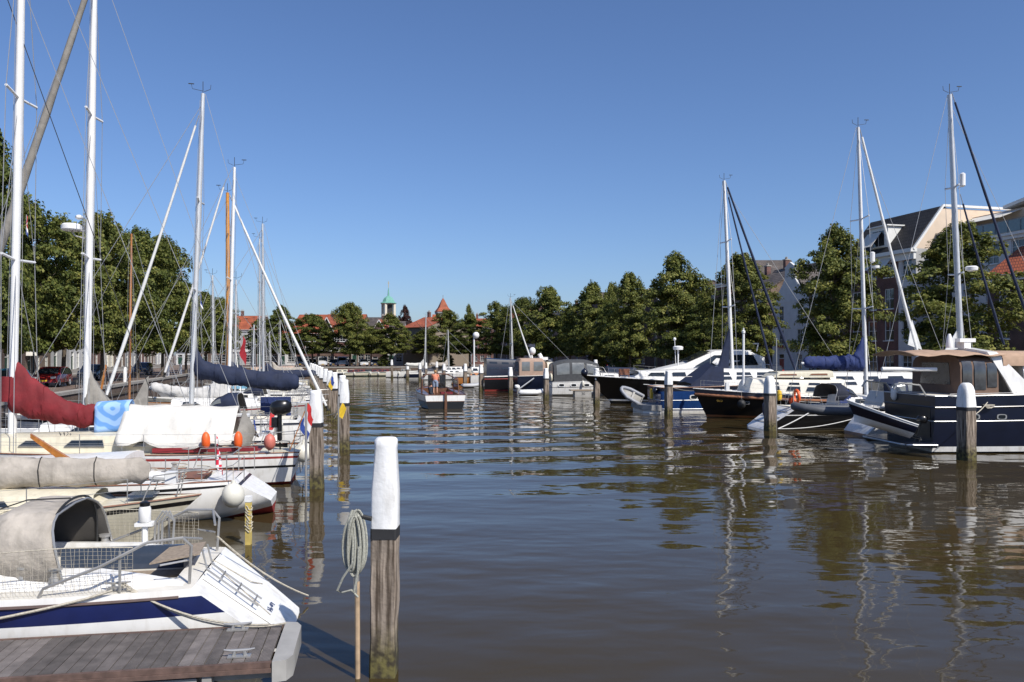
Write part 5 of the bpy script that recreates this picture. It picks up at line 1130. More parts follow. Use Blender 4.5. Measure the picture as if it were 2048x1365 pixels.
# blue towel over the cover (a thing hung on it)
q = AM  # placeholder
CMx = Matrix.Translation(C_.location) @ Matrix.Rotation(C_.rotation_euler.z, 4, 'Z')
tow = bpy.data.materials.new('towel_blue'); tow.use_nodes = True; N = tow.node_tree.nodes; L = tow.node_tree.links; b = N['Principled BSDF']; b.inputs['Roughness'].default_value = .95
tc = N.new('ShaderNodeTexCoord'); wv = N.new('ShaderNodeTexWave'); wv.wave_type = 'RINGS'; wv.rings_direction = 'Y'; wv.inputs['Scale'].default_value = 1.1; wv.inputs['Distortion'].default_value = 5; wv.inputs['Detail'].default_value = 2; wv.inputs['Detail Scale'].default_value = 1.4
L.new(tc.outputs['Object'], wv.inputs['Vector']); rp = N.new('ShaderNodeValToRGB'); e_ = rp.color_ramp.elements; e_[0].color = (.13,.30,.62,1); e_[1].color = (.30,.47,.76,1); e_[0].position = .3; e_[1].position = .6; L.new(wv.outputs['Fac'], rp.inputs['Fac']); L.new(rp.outputs['Color'], b.inputs['Base Color'])
a = P(C_, 196, 812); b1 = P(C_, 264, 808); rows = []
for i in range(11):
    f = i/10; c = a.lerp(b1, f)+Vector((0, 0, .12)); row = []
    for j in range(13):
        g_ = j/12; s_ = (g_-.28)*1.35
        y = .30*max(-1, min(1, s_*6)); z = -max(0, abs(s_)-.05)*1.0
        row.append(c+Vector((.01*math.sin(g_*9+f*2), y+.03*math.sin(f*8+g_*2)*(abs(s_) > .1), z)))
    rows.append(row)
for r_ in rows:
    for k in range(len(r_)): r_[k] = CMx @ r_[k]
o0 = rows[5][6].copy()
o = MB().loft([[p-o0 for p in r_] for r_ in rows], closed=False, cap=False).build('beach_towel', tow, None, 60); o.location = o0; solidify(o, .01); tag(o, 'blue patterned beach towel hung over the boom beside the white tarp', 'towel')
# red and white chequered flag at the quarter
fm = bpy.data.materials.new('chequer'); fm.use_nodes = True; N = fm.node_tree.nodes; L = fm.node_tree.links; tc = N.new('ShaderNodeTexCoord'); ck = N.new('ShaderNodeTexChecker'); ck.inputs['Scale'].default_value = 8; ck.inputs['Color1'].default_value = (.6,.02,.05,1); ck.inputs['Color2'].default_value = (.75,.72,.72,1); L.new(tc.outputs['Object'], ck.inputs['Vector']); L.new(ck.outputs['Color'], N['Principled BSDF'].inputs['Base Color'])
flag('chequered_flag', W(432, 930, 19.2), W(430, 868, 19.2), .55, .62, [fm], 'red and white chequered flag drooping on a short staff', droop=.75, pm=steel)
flag('national_flag', W(580, 900, 23.3), W(616, 806, 23.3), .62, .66, [redfl, whitefl, bluefl], 'red white and blue Dutch flag on a slanting wooden staff by the second pile', droop=.72)

# ---------------------------------------------------------------- boat D: second tall white mast, grey cover, radar
D_ = boat('sailing_yacht', 'white sailing yacht with grey sail cover and a white radar dome on its tall mast', 'sailing boat', 575, 0, 191, Y=30.2, group=LG)
hD = Hull(12.6, 3.5, 1.05, 1.4, sw=.72, rake=.7)
hD.build(D_, [(1, 0), (.85, 1), (.78, 0), (.08, 1)], [gel, navy]); hD.deck(D_, gel, cock=(1.0, 3.6, .8), rail=None)
cabin(hD, D_, 3.8, 8.8, 2.4, 1.5, .5, .3, gel, glass, [(.1, .35), (.45, .7)], front=1.0)
bt_ = P(D_, 172, 790); mD = rig(hD, D_, Vector((bt_.x, 0, 1.4)), P(D_, 190, -80), r=.165, mat=aluw, spr=(.36, .665), lr=.012, spw=1.1, wind=False)
boomcover(D_, P(D_, 172, 800), P(D_, 285, 815), greyc, r=.3, sag=.45, peak=(.8, 1.1), seed=8, end_r=.2, wr=.07)
q = P(D_, 283, 812); m = MB(); m.loft([[q+Vector((.3,-.12,-.1)), q+Vector((.3,.12,-.1)), q+Vector((.3,.0,.1))], [q+Vector((-.1,-.15,-.2)), q+Vector((-.1,.15,-.2)), q+Vector((-.15,.0,1.0))], [q+Vector((-.2,-.1,-.2)), q+Vector((-.2,.1,-.2)), q+Vector((-.25,.0,1.1))]]); m.build('sail_cover', greyc, D_, 40)
q = P(D_, 143, 455); m = MB(); m.lathe([(.30,-.12),(.34,-.08),(.34,.06),(.28,.12),(.01,.14)], q, 18); rd = m.build('radar_dome', whitep, D_, 40)
m = MB(); m.tube([q+Vector((0,0,-.1)), q+Vector((-.1,0,-.3)), P(D_, 172, 478)], .03, 5); m.tube([q+Vector((-.2,0,-.14)), P(D_, 172, 462)], .03, 5); m.build('radar_bracket', steel, rd)
q = P(D_, 158, 435); MB().ball(q, .13, 12, .7).build('satellite_dome', whitep, D_, 50)
fD = furled(D_, P(D_, -60, 660), P(D_, 176, -20), r=.175, mat=greyc, drum=False)
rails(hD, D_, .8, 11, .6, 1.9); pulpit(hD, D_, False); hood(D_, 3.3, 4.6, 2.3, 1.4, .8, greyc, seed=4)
# first row mast lookalike gear behind: dark grey spreader lamp etc.

# ---------------------------------------------------------------- boat E: tall mast, navy cover
E_ = boat('sailing_yacht', 'yacht with long navy sail cover, tall mast and white furled sail slanting down left', 'sailing boat', 632, 0, 192, Y=37, group=LG)
hE = Hull(13.0, 3.6, 1.1, 1.45, sw=.75, rake=.8)
hE.build(E_, [(1, 0), (.88, 1), (.8, 0), (.08, 1)], [gel, navy]); hE.deck(E_, deckw, cock=(1.0, 3.8, .85))
cabin(hE, E_, 4.0, 9.6, 2.4, 1.5, .5, .35, gel, glass, [(.1, .3), (.4, .6)], front=1.0)
bt_ = P(E_, 382, 770); tp_ = P(E_, 406, 188)
rig(hE, E_, Vector((bt_.x, 0, 1.4)), tp_, r=.155, mat=alu, spr=(.38, .66), lr=.013, spw=1.0)
boomcover(E_, P(E_, 388, 742), P(E_, 598, 768), bluec, r=.25, sag=.10, peak=(.8, .6), seed=11, end_r=.22, wr=.06)
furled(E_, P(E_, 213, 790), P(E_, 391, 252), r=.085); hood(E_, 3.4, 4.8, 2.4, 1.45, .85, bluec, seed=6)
rails(hE, E_, .9, 11.5, .6, 1.8); pulpit(hE, E_, False); fender(E_, hE.edge(1.5, -.15, -.3), .14, .6)
flag('courtesy_flag', P(E_, 0, 0) if False else W(402, 625, 36), W(400, 588, 36), .5, .35, [bluefl, whitefl], 'small blue and white signal flag below the spreader of the navy covered mast', droop=.8, pm=wire)

# ---------------------------------------------------------------- boat F: bow towards the canal, white
F_ = boat('sailing_yacht', 'white yacht lying bow out, its furled sail slanting down right to the bow', 'sailing boat', 0, 0, 11, Y=43.0, X=-20.8, group=LG)
hF = Hull(11.2, 3.4, 1.05, 1.45, sw=.8, rake=0, over=1.6, full=2.0)
F_.location = Vector(((655-1024)/F*44.4, 44.4, 0))-Vector((math.cos(R(11)), math.sin(R(11)), 0))*11.2
hF.build(F_, [(1, 0), (.9, 1), (.84, 0), (.12, 2)], [gel, redp, navy]); hF.deck(F_, gel, cock=(.6, 3.0, .8))
cabin(hF, F_, 3.2, 8.0, 2.3, 1.4, .55, .3, gel, glass, [(.12, .3), (.42, .6)], front=1.2)
bt_ = P(F_, 457, 800); rig(hF, F_, Vector((bt_.x, 0, 1.4)), P(F_, 469, 335), r=.13, mat=aluw, spr=(.52,), lr=.014, spw=1.2)
furled(F_, P(F_, 652, 812), P(F_, 467, 408), r=.10)
boomcover(F_, P(F_, 456, 790), P(F_, 302, 776), M('pale_grey_canvas', (.5,.49,.47), .85, var=.15, bump=.01, bsc=6), r=.2, sag=.18, peak=(1.3, 1.3), seed=13, wr=.05)
pulpit(hF, F_, True, .6, 1.4); rails(hF, F_, .5, 9.8, .58, 1.9); m = MB(); m.box((6.6, -.9, 1.75), (.1, .7, .25)); m.build('forehatch', glassb, F_, 0)
# wooden mast boat beside
G_ = boat('sailing_sloop', 'classic sloop with tall varnished orange wooden mast', 'sailing boat', 618, 0, 191, Y=47.5, group=LG)
hG = Hull(11.5, 3.1, .9, 1.3, sw=.6, rake=-.4); hG.build(G_, [(1, 0), (.9, 1), (.1, 2)], [brownw, gelc, redp]); hG.deck(G_, teak, cock=(1, 3.6, .8), rail=varnish)
cabin(hG, G_, 4, 7.6, 1.9, 1.3, .45, .3, varnish, glass, [(.1, .35), (.5, .75)])
bt_ = P(G_, 458, 790); rig(hG, G_, Vector((bt_.x, 0, 1.1)), P(G_, 455, 386), r=.17, mat=M('orange_spar', (.60,.25,.03), .35, var=.2, sc_=8, coat=.4), spr=(.55, .8), lr=.012, spw=.7)
furled(G_, P(G_, 330, 745), P(G_, 447, 375), r=.085); boomcover(G_, P(G_, 462, 755), P(G_, 585, 775), bluec, r=.25, sag=.1, peak=(.6,.8), seed=14)
H_ = boat('gaff_boat', 'small boat with a thin orange wooden mast and oar leaning by the left quay', 'sailing boat', 360, 0, 192, Y=44, group=LG)
hH = Hull(7, 2.3, .8, 1.0, sw=.6, rake=-.2); hH.build(H_, [(1, 0), (.85, 1), (.1, 0)], [gelc, navy]); hH.deck(H_, teak, cock=(1, 3, .7))
bt_ = P(H_, 258, 790); rig(hH, H_, Vector((bt_.x, 0, .9)), P(H_, 263, 468), r=.085, mat=varnish, spr=(), lr=.01, wind=False)
MB().tube([P(H_, 198, 800), P(H_, 212, 730)], .06, 6).build('oar', varnish, H_)
# ---------------------------------------------------------------- the crowd farther along the left bank
def crew(label, px, Y, rot, L, B, fb, cols, mast=None, cover=None, hoodm=None, cab=gel, sprw=1.0, bows=False, wood=False, boomx=None, furl=None, extra=None, rr=.09, name='sailing_yacht', group=LG, rake=.6, lr=None, spr=(.4,.7)):
    r = boat(name, label, 'sailing boat', px, 0, rot, Y=Y, group=group)
    if bows: r.location -= Vector((math.cos(R(rot)), math.sin(R(rot)), 0))*L
    h = Hull(L, B, fb, fb*1.3, sw=.72, rake=0 if bows else rake); h.build(r, cols[0], cols[1], N=18); h.deck(r, deckw if cab is not varnish else teak, cock=(1.0, L*.32, B*.26))
    cabin(h, r, L*.34, L*.74, B*.66, B*.42, .5, .3, cab, glass, [(.08,.25),(.33,.5),(.58,.75)], front=.9)
    if mast:
        bpx, tpx, tpy = mast; bt = P(r, bpx, 740); lr = lr or .00030*Y
        rig(h, r, Vector((bt.x, 0, h.sh(.5)+.3)), P(r, tpx, tpy), r=rr, mat=alu, spr=spr, lr=lr, spw=sprw)
        if furl: furled(r, P(r, *furl[0]), P(r, *furl[1]), r=furl[2] if len(furl) > 2 else .09, mat=furl[3] if len(furl) > 3 else None)
        if cover:
            L2 = L*.34; s_ = -1
            boomcover(r, (bt.x-.2, 0, h.sh(.5)+1.25), (bt.x-L2, 0, h.sh(.5)+1.3), cover, r=.2, sag=.08, peak=(.7,.8), seed=int(px), N=16, ties=False)
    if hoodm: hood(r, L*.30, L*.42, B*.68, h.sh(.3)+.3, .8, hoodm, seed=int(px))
    rails(h, r, 1, L*.9, .6, 2.0, wires=1); pulpit(h, r, bows, .6, 1.2); fender(r, h.edge(2.2, -.14, -.3, 1), .13, .55); fender(r, h.edge(2.6, -.14, -.3, -1), .13, .55)
    return r, h
WN = ([(1,0),(.9,1),(.8,0),(.08,1)], [gel, navy]); WR = ([(1,0),(.88,1),(.82,0),(.1,1)], [gel, redp]); NV = ([(1,1),(.95,0),(.12,1)], [navy, gel]); CR = ([(1,0),(.86,1),(.6,0),(.1,1)], [gelc, black])
crew('cream yacht with navy spray hood and dark band behind the white bow out yacht', 628, 51, 192, 10.5, 3.3, 1.1, CR, (470, 472, 560), bluec, bluec)
r, h = crew('white yacht with light blue deck cover just past the blue covered one', 640, 56, 193, 10, 3.2, 1.0, WN, (505, 508, 650), None, None)
m = MB(); m.box((5.6, -.2, 1.75), (2.4, 1.7, .12)); m.build('deck_cover', M('light_blue_canvas', (.16,.38,.52), .8, var=.15), r, 20)
crew('white yacht with two tone navy cover and tall grey mast in the left crowd', 628, 62, 193, 11.5, 3.4, 1.1, WN, (527, 525, 448), bluec, bluec, rr=.13, sprw=1.1)
crew('yacht with the shorter mast right beside the tall grey one', 622, 69, 193, 10.5, 3.3, 1.0, NV, (519, 519, 478), bluec, greyc, rr=.1)
crew('yacht with a thin short mast left of the orange mast', 612, 66, 194, 10.5, 3.2, 1.0, WR, (427, 425, 551), beigec, bluec, rr=.12)
crew('white yacht with a beige hood in the far left crowd', 632, 76, 194, 10, 3.2, 1.0, WN, None, None, beigec)
crew('white yacht with the shortest mast in the far left crowd', 622, 84, 194, 9.5, 3, 1.0, WR, (541, 539, 664), beigec, greyc)
crew('small navy yacht at the far end of the left crowd', 614, 92, 195, 9, 3, .95, NV, (560, 560, 640), None, bluec, rr=.05)
crew('small white yacht last in the left crowd', 606, 101, 195, 9, 3, .95, WN, None, None, bluec)
# cream motor cruiser in the crowd
r = boat('motor_cruiser', 'cream motor cruiser with square wheelhouse among the left crowd', 'motor boat', 618, 0, 193, Y=88, group=LG); h = Hull(10, 3.3, 1.2, 1.6, sw=.85, rake=0); h.build(r, [(1,0),(.1,1)], [gelc, redp]); h.deck(r, deckw)
cabin(h, r, 1.5, 6.5, 2.6, 2.2, 1.5, 1.2, M('salmon_cream_paint', (.55,.38,.27), .5, var=.08), glass, [(.08,.28),(.34,.54),(.6,.8)], hz=.72, wh=.36, front=1.0)
# flag of the crowd: red ensign
flag('red_ensign', W(470, 735, 62), W(486, 672, 62), 1.6, 1.0, [M('ensign_red', (.35,.02,.03), .8)], 'dark red ensign hanging in front of the far left trees', droop=.8, pm=wire)
flag('yellow_pennant', W(669, 838, 32.8), W(684, 806, 32.8), .4, .5, [yelfl], 'small yellow pennant on the pile of the left row', droop=.5, pm=steel)
flag('signal_pennant', W(650, 782, 45), W(664, 752, 45), .5, .5, [bluefl, yelfl], 'small blue and yellow flag by the far piles of the left row', droop=.7, pm=steel)
flag('mast_pennant', W(53, 470, 24.8), W(53, 430, 24.8), .3, .45, [redfl, whitefl, bluefl], 'little tricolour pennant hanging right of the nearest tall mast', droop=.9, pm=wire)
# rope coil on a boat hook pole beside the first pile
e = thing('boat_hook_pole', W(716, 1372, 9.9).xyz, 0, 'pale wooden pole in the water with a rope coil beside the nearest pile', 'pole')
e.location.z = 0; e.location.x = (716-1024)/F*9.85; e.location.y = 9.85
zz = lambda py: HC-(py-HY)/F*9.85
m = MB(); m.tube([(0,0,-1),(-.01,0,1.2),(-.02,0,zz(1180))], .032, 10); m.build('pole', M('pale_pole', (.42,.30,.19), .7, var=.3, sc_=7), e); m = MB(); m.tube([(-.02,0,zz(1185)),(-.02,0,zz(1100))], .036, 10); m.build('pole_sleeve', steel, e)
m = MB(); m.tube([(.17,0,zz(1038)),(-.05,0,zz(1030)),(-.1,0,zz(1040))], .03, 8); m.build('hook', blackm, e)
e2 = thing('rope_coil', e.location+Vector((0,-.05,0)), 0, 'grey green coiled mooring rope hanging beside the nearest white pile', 'rope')
m = MB(); rng = random.Random(4)
for k in range(16):
    hx = .035+.0052*k+rng.uniform(-.01,.01); hh = .33+rng.uniform(-.04,.06); zc = zz(1085)+rng.uniform(-.03,.03); yy = rng.uniform(-.05,.05); ox = rng.uniform(-.05,.03)-.03
    m.tube([(ox+hx*math.sin(a)*(1-.2*math.cos(a)), yy+.02*math.sin(a*2), zc+hh*math.cos(a)) for a in [2*PI*i/22 for i in range(23)]], .0155, 6, cap=False)
m.build('loop', ropeg, e2)
m = MB(); m.tube([(-.03,-.06,zz(1120)),(-.16,-.05,zz(1150)),(-.24,-.03,zz(1178)),(-.18,-.03,zz(1182)),(-.06,-.05,zz(1176)),(.02,-.05,zz(1190))], .015, 6); m.tube([(.03,-.06,zz(1090)),(.02,-.07,zz(1140)),(-.03,-.06,zz(1180))], .015, 6); m.build('rope_tail', ropeg, e2)
# thin steel pole near second pile
e = tag(MB().tube([(0,0,-1),(0,0,2.6)], .035, 8).build('steel_pole', steel), 'thin grey steel pole in the water beside the second pile', 'pole'); e.location = ((612-1024)/F*22.5, 22.5, 0)
e = tag(MB().tube([(0,0,-1),(0,0,2.3)], .035, 8).build('steel_pole', steel), 'thin steel pole left of the pile with the yellow pennant', 'pole'); e.location = ((677-1024)/F*32.5, 32.5, 0)

for (bt, h, off) in ((B_, hB, 0), (C_, hC, 0), (D_, hD, 0), (E_, hE, 0)):
    m = MB(); rng = random.Random(int(bt.location.y*10))
    for k in range(5):
        x = rng.uniform(1.2, 3.4); y = rng.uniform(-.9, .9); zz_ = h.sh(.2)+rng.uniform(.02, .1)
        m.tube([(x+.16*math.cos(a), y+.13*math.sin(a), zz_+.015*a) for a in [i*.6 for i in range(22)]], .014, 4)
    m.build('coiled_sheet', rope, bt)
    for p in ((2.6, .95), (2.6, -.95), (3.7, .5)): winch(bt, (p[0], p[1]*h.B/3.2, h.sh(.25)+.03))
fender(D_, (.35, .9, .75), .26, ball=True, line=.4); fender(D_, hD.edge(2.5, -.2, -.35), .14, .6); fender(D_, hD.edge(4.5, -.2, -.35), .14, .6, navy)
m = MB(); m.loft([[(.5,-.3,1.25),(.5,.5,1.2),(.45,.4,1.75),(.5,-.2,1.85)],[(.62,-.3,1.25),(.62,.5,1.2),(.6,.4,1.75),(.62,-.2,1.85)]]); m.build('red_dodger', M('red_cloth', (.5,.03,.03), .8, var=.2), D_, 30)
m = MB(); m.poly([(1.2,-1.3,1.1),(2.6,-1.35,1.1),(2.6,-1.35,2.0),(1.2,-1.3,2.0)], .04, (0,1,0)); m.build('cockpit_dodger', royalc, E_, 0)
m = MB(); [m.tube([(.2, y_, 1.0), (-.1, y_, 1.9), (.3, y_, 2.3)], .02, 5) for y_ in (-1.2, 1.2)]; m.tube([(.3, -1.2, 2.3), (.3, 1.2, 2.3)], .02, 5); m.build('stern_gantry', steel, E_)
flag('club_flag', W(505, 862, 31), W(507, 838, 31), .4, .45, [bluefl, yelfl], 'small green and yellow flag by the white tarp of the red sail cover boat' if False else 'small blue and yellow flag standing right of the white tarp', droop=.7, pm=wire)
# ================================================================== RIGHT BANK BOATS
def canopy(root, x0, x1, w0, w1, z, ht, mat, wins=(), sq=.35, round_=.12, wmat=None, name='canopy', tops=None, aftdrop=0):
    """arched canvas enclosure; wins: list of (f0, f1, v0, v1) panels on both sides"""
    N = 14; n = 12; rings = []
    for i in range(N+1):
        f = i/N; x = x0+(x1-x0)*f; wd = (w0+(w1-w0)*f)/2; e_ = min(f, 1-f)/round_ if round_ else 1
        hh = ht*(.82+.18*math.sin(PI/2*min(1, e_))); ring = []
        for j in range(n+1):
            a = PI*j/n; cy = math.cos(a); sy = math.sin(a)**sq if 0 < j < n else 0
            ring.append(Vector((x, math.copysign(abs(cy)**.45, cy)*wd, z+hh*sy+.015*mnoise.noise(Vector((x*3, cy*2, sy*2))))))
        rings.append(ring)
    m = MB(); m.loft(rings, closed=False, cap=False); m.add(rings[0], [tuple(range(n+1))]); m.add(rings[-1], [tuple(range(n+1))]); o = m.build(name, mat, root, 45)
    for f0, f1, v0, v1 in wins:
        for s_ in (1, -1):
            q = []
            for f, v in ((f0, v0), (f1, v0), (f1-.02, v1), (f0+.02, v1)):
                pass
            rr_ = []
            for k in range(7):
                v = v0+(v1-v0)*k/6; r_ = []
                for ff in (f0, f0*.5+f1*.5, f1):
                    wd = (w0+(w1-w0)*ff)/2; e_ = min(ff, 1-ff)/round_ if round_ else 1; hh = ht*(.82+.18*math.sin(PI/2*min(1, e_))); r_.append((x0+(x1-x0)*ff, s_*(wd*max(0, 1-v**(2/sq))**.225+.02), z+hh*v))
                rr_.append(r_)
            p = MB().loft(rr_, closed=False, cap=False).build('canopy_window', wmat or vinyl, o, 60)
    if not wins: return o
    m = MB(); q = [(x0-.012, w0/2*y, z+ht*v) for y, v in ((-.62, .25), (.62, .25), (.55, .8), (-.55, .8))]; m.poly(q, .01, (-1, 0, 0)); m.build('rear_window', wmat or vinyl, o, 0)
    return o
def port(h, root, x, z, w_=.34, h_=.18, side=-1, mat=None):
    # porthole on the topside
    t = h.tx(x); f = z/h.sh(t); r = h.ring(t, [f])[0]; y = side*(abs(r[1])+.005)
    e = []
    for k in range(16): a = 2*PI*k/16; e.append((x+w_/2*abs(math.cos(a))**.6*math.copysign(1, math.cos(a)), y, z+h_/2*abs(math.sin(a))**.6*math.copysign(1, math.sin(a))))
    o = MB().poly(e, .02, (0, side, 0)).build('porthole', mat or steel, root, 0)
    c = Vector((x, y, z)); MB().poly([c+(Vector(p)-c)*.72+Vector((0, side*.021, 0)) for p in e], .006, (0, side, 0)).build('porthole_glass', glass, o, 0)
def dinghy(name, label, p, rz, tilt, roll, L, B, mat, col2, top=True, group=None, ribtube=.0, cat='dinghy', motor=None):
    """small open boat; ribtube>0 makes an inflatable"""
    e = thing(name, p, 0, label, cat, group); e.rotation_euler = (roll, tilt, rz)
    if ribtube:
        m = MB(); pts = [(0, B/2, .25), (L*.3, B/2, .25), (L*.62, B/2*.97, .27), (L*.85, B/2*.6, .36), (L*.96, B*.15, .42), (L*.98, 0, .43)]; pts = pts+[(x, -y, z) for x, y, z in pts[-2::-1]]
        rr = [ribtube*.4]+[ribtube]*(len(pts)-2)+[ribtube*.4]; m.tube([(-.22, B/2, .24)]+pts+[(-.22, -B/2, .24)], [ribtube*.2]+[ribtube]*len(pts)+[ribtube*.2], 12); m.build('tube', mat, e, 60)
        m = MB(); m.loft([[(0, -B/2, .2), (0, 0, .0), (0, B/2, .2)], [(L*.6, -B/2, .2), (L*.6, 0, .0), (L*.6, B/2, .2)], [(L*.92, -.1, .35), (L*.92, 0, .3), (L*.92, .1, .35)]], closed=False, cap=False); solidify(m.build('floor', col2, e, 20), .03)
        m = MB(); m.box((.02, 0, .28), (.06, B*.86, .36)); m.build('transom', col2, e, 0); m = MB(); m.box((L*.42, 0, .33), (.25, B*.9, .04)); m.build('thwart', col2, e, 0)
    else:
        h = Hull(L, B, .5, .68, sw=.8, rake=0, over=.6, wl=.7, full=1.9); h.build(e, [(1, 0), (.8, 1), (.15, 0)], [mat, col2]); h.deck(e, mat, cock=(.25, L*.72, B*.36), dz=-.01, well=.3, rail=whitep, railr=.03)
        m = MB(); m.box((L*.35, 0, .42), (.25, B*.72, .04)); m.box((L*.62, 0, .45), (.2, B*.6, .04)); m.build('thwart', teak, e, 0)
    if motor: outboard(e, (-.25, 0, .55), motor, 0, 0, 1.0, top=False)
    return e
# ---------------------------------------------------------------- R1 big navy yacht
R1 = boat('motor_yacht', 'large navy motor yacht with tan canopy and white radar arch at the right edge', 'motor boat', 0, 0, 3.5, Y=33.9, X=16.9, group=RG)
h1 = Hull(15, 4.2, 2.35, 2.9, sw=.93, rake=-.05, over=1.5, wl=.84, tm=.35, full=2.4)
h1.build(R1, [(1, 0), (.12, 1), (.03, 0)], [navy, gel]); h1.deck(R1, deckw, cock=None)
def belt(h, root, f, mat, r=.03, x0=0, x1=.97, name='rub_rail', sides=(1, -1), flat=1.0):
    m = MB()
    for s_ in sides:
        pts = []
        for i in range(25):
            t = x0+(x1-x0)*i/24; q = h.ring(t, [f])[0]; pts.append((q[0], s_*(abs(q[1])+.008), q[2]))
        m.tube(pts, r, 6, flat=flat)
    q = h.ring(0, [f])[0]
    if x0 == 0 and len(sides) == 2: m.tube([(q[0]-.01, abs(q[1]), q[2]), (q[0]-.01, -abs(q[1]), q[2])], r, 6)
    return m.build(name, mat, root)
belt(h1, R1, .56, alu, .018); belt(h1, R1, .995, alu, .02, name='cap_rail'); belt(h1, R1, .8, navy, .03)
for x in (1.6, 2.7, 3.9, 5.2): port(h1, R1, x, 1.5, .42, .22); port(h1, R1, x, 1.5, .42, .22, 1)
m = MB(); m.loft([[(-1.15, 1.75*s_*1.0, z_) for s_, z_ in ((1, .42), (1, .30), (-1, .30), (-1, .42))], [(.05, 1.95*s_, z_) for s_, z_ in ((1, .45), (1, .25), (-1, .25), (-1, .45))]]); m.build('swim_platform', navy, R1, 30)
m = MB(); m.tube([(.05, 1.97, .37), (-1.1, 1.8, .37), (-1.2, 1.5, .37), (-1.2, -1.5, .37), (-1.1, -1.8, .37), (.05, -1.97, .37)], .035, 6); m.build('platform_rail', alu, R1)
m = MB(); m.box((2.1, -2.08, 1.98), (.42, .14, .05)); [m.tube([(1.9+.05*k, -2.13, 1.97), (2.0+.05*k, -2.14, 1.86), (2.3, -2.12, 1.93)], .02, 5) for k in range(4)]; m.build('fairlead_rope', rope, R1)
m = MB(); m.box((-.03, 0, 1.4), (.03, 3.2, 1.5)); m.build('transom_door', black, R1, 0)
for y in (-1.3, 1.3):
    m = MB(); m.tube([(-.02, y, 2.3), (-.3, y, 2.75), (-1.2, y, 2.85), (-1.4, y, 2.6)], .04, 8); m.build('davit', steel, R1)
cabin(h1, R1, 3.9, 11.5, 3.4, 2.6, 1.45, 1.1, gel, glass, [(.08, .3), (.34, .55), (.6, .8)], hz=.62, wh=.42, front=1.8, name='superstructure')
# white radar arch
m = MB()
for s_ in (1, -1): m.loft([[(3.3, s_*1.95, 2.3), (4.7, s_*1.95, 2.3), (4.7, s_*1.85, 2.3), (3.3, s_*1.85, 2.3)], [(2.95, s_*1.85, 3.0), (3.75, s_*1.85, 3.0), (3.75, s_*1.75, 3.0), (2.95, s_*1.75, 3.0)], [(2.35, s_*1.62, 4.12), (2.75, s_*1.62, 4.12), (2.75, s_*1.5, 4.12), (2.35, s_*1.5, 4.12)]])
m.loft([[(2.35, 1.62, 4.12), (2.75, 1.62, 4.12), (2.75, 1.6, 4.0), (2.35, 1.6, 4.0)], [(2.45, 0, 4.3), (2.85, 0, 4.3), (2.85, 0, 4.18), (2.45, 0, 4.18)], [(2.35, -1.62, 4.12), (2.75, -1.62, 4.12), (2.75, -1.6, 4.0), (2.35, -1.6, 4.0)]]); m.build('radar_arch', gel, R1, 30)
# tan cockpit enclosure and overhanging roof
canopy(R1, 1.15, 2.75, 3.5, 3.5, 2.35, 1.65, M('tan_canvas_shaded', (.16,.10,.07), .85, var=.15, bump=.008, bsc=4), [(.05, .30, .12, .85), (.36, .66, .14, .85), (.7, .95, .2, .8)], wmat=M('smoky_vinyl', (.05,.055,.06), .12, var=.4, sc_=4, spec=.8), round_=0, sq=.25)  # same tan as the roof, with the shade on the sides put into the colour
rows = []
for i in range(15):
    x = -.75+i*.27; f = i/14; row = []
    for j in range(11):
        y = (j/5-1); wd = 1.85-.5*max(0, (-x+.6)/1.4)*.3; row.append(Vector((x, y*wd, 4.22-.20*abs(y)**2.2-.08*math.sin(f*PI*3)**2-.05*max(0, -x)**1.2+.12*(x > 2.6)*0)))
    rows.append(row)
solidify(MB().loft(rows, closed=False, cap=False).build('canopy_roof', tanc, R1, 70), .02)
canopy(R1, 2.95, 5.6, 3.5, 3.0, 3.55, .62, tanc, [], sq=.4)
m = MB(); m.tube([(-1.9, -1.3, 3.42), (.4, -1.3, 3.40)], .085, 10); m.build('passerelle', whitep, R1)
m = MB(); m.lathe([(.14, 0), (.15, .1), (.10, .45), (.05, .6)], (1.9, .2, 4.3), 12); q = m.build('antenna_dome', whitep, R1, 50)
m = MB(); m.lathe([(.2, 0), (.2, .25), (.1, .3)], (2.5, .4, 4.3), 12); m.box((2.55, .1, 4.62), (.7, .35, .16)); m.box((2.55, .1, 4.4), (.3, .3, .3)); m.build('radar_scanner', whitep, R1, 30)
rails(h1, R1, 5, 14, .6, 1.8); fender(R1, (-.1, 1.0, 2.3), .14, .5, whitep)
MB().tube([(.5, -2.05, 2.42), (3.3, -2.05, 2.47)], .015, 5).build('hand_rail', steel, R1)
R2 = dinghy('dinghy', 'white and navy dinghy with black outboard slung behind the big navy yacht', W(1838, 868, 33.2), R(176), R(-24), 0, 3.3, 1.5, whitep, navy, group=None, motor=black)
R2.scale = (.84,)*3; R2.rotation_euler = (0, R(-17), R(171)); R2.location = W(1822, 868, 32.4)
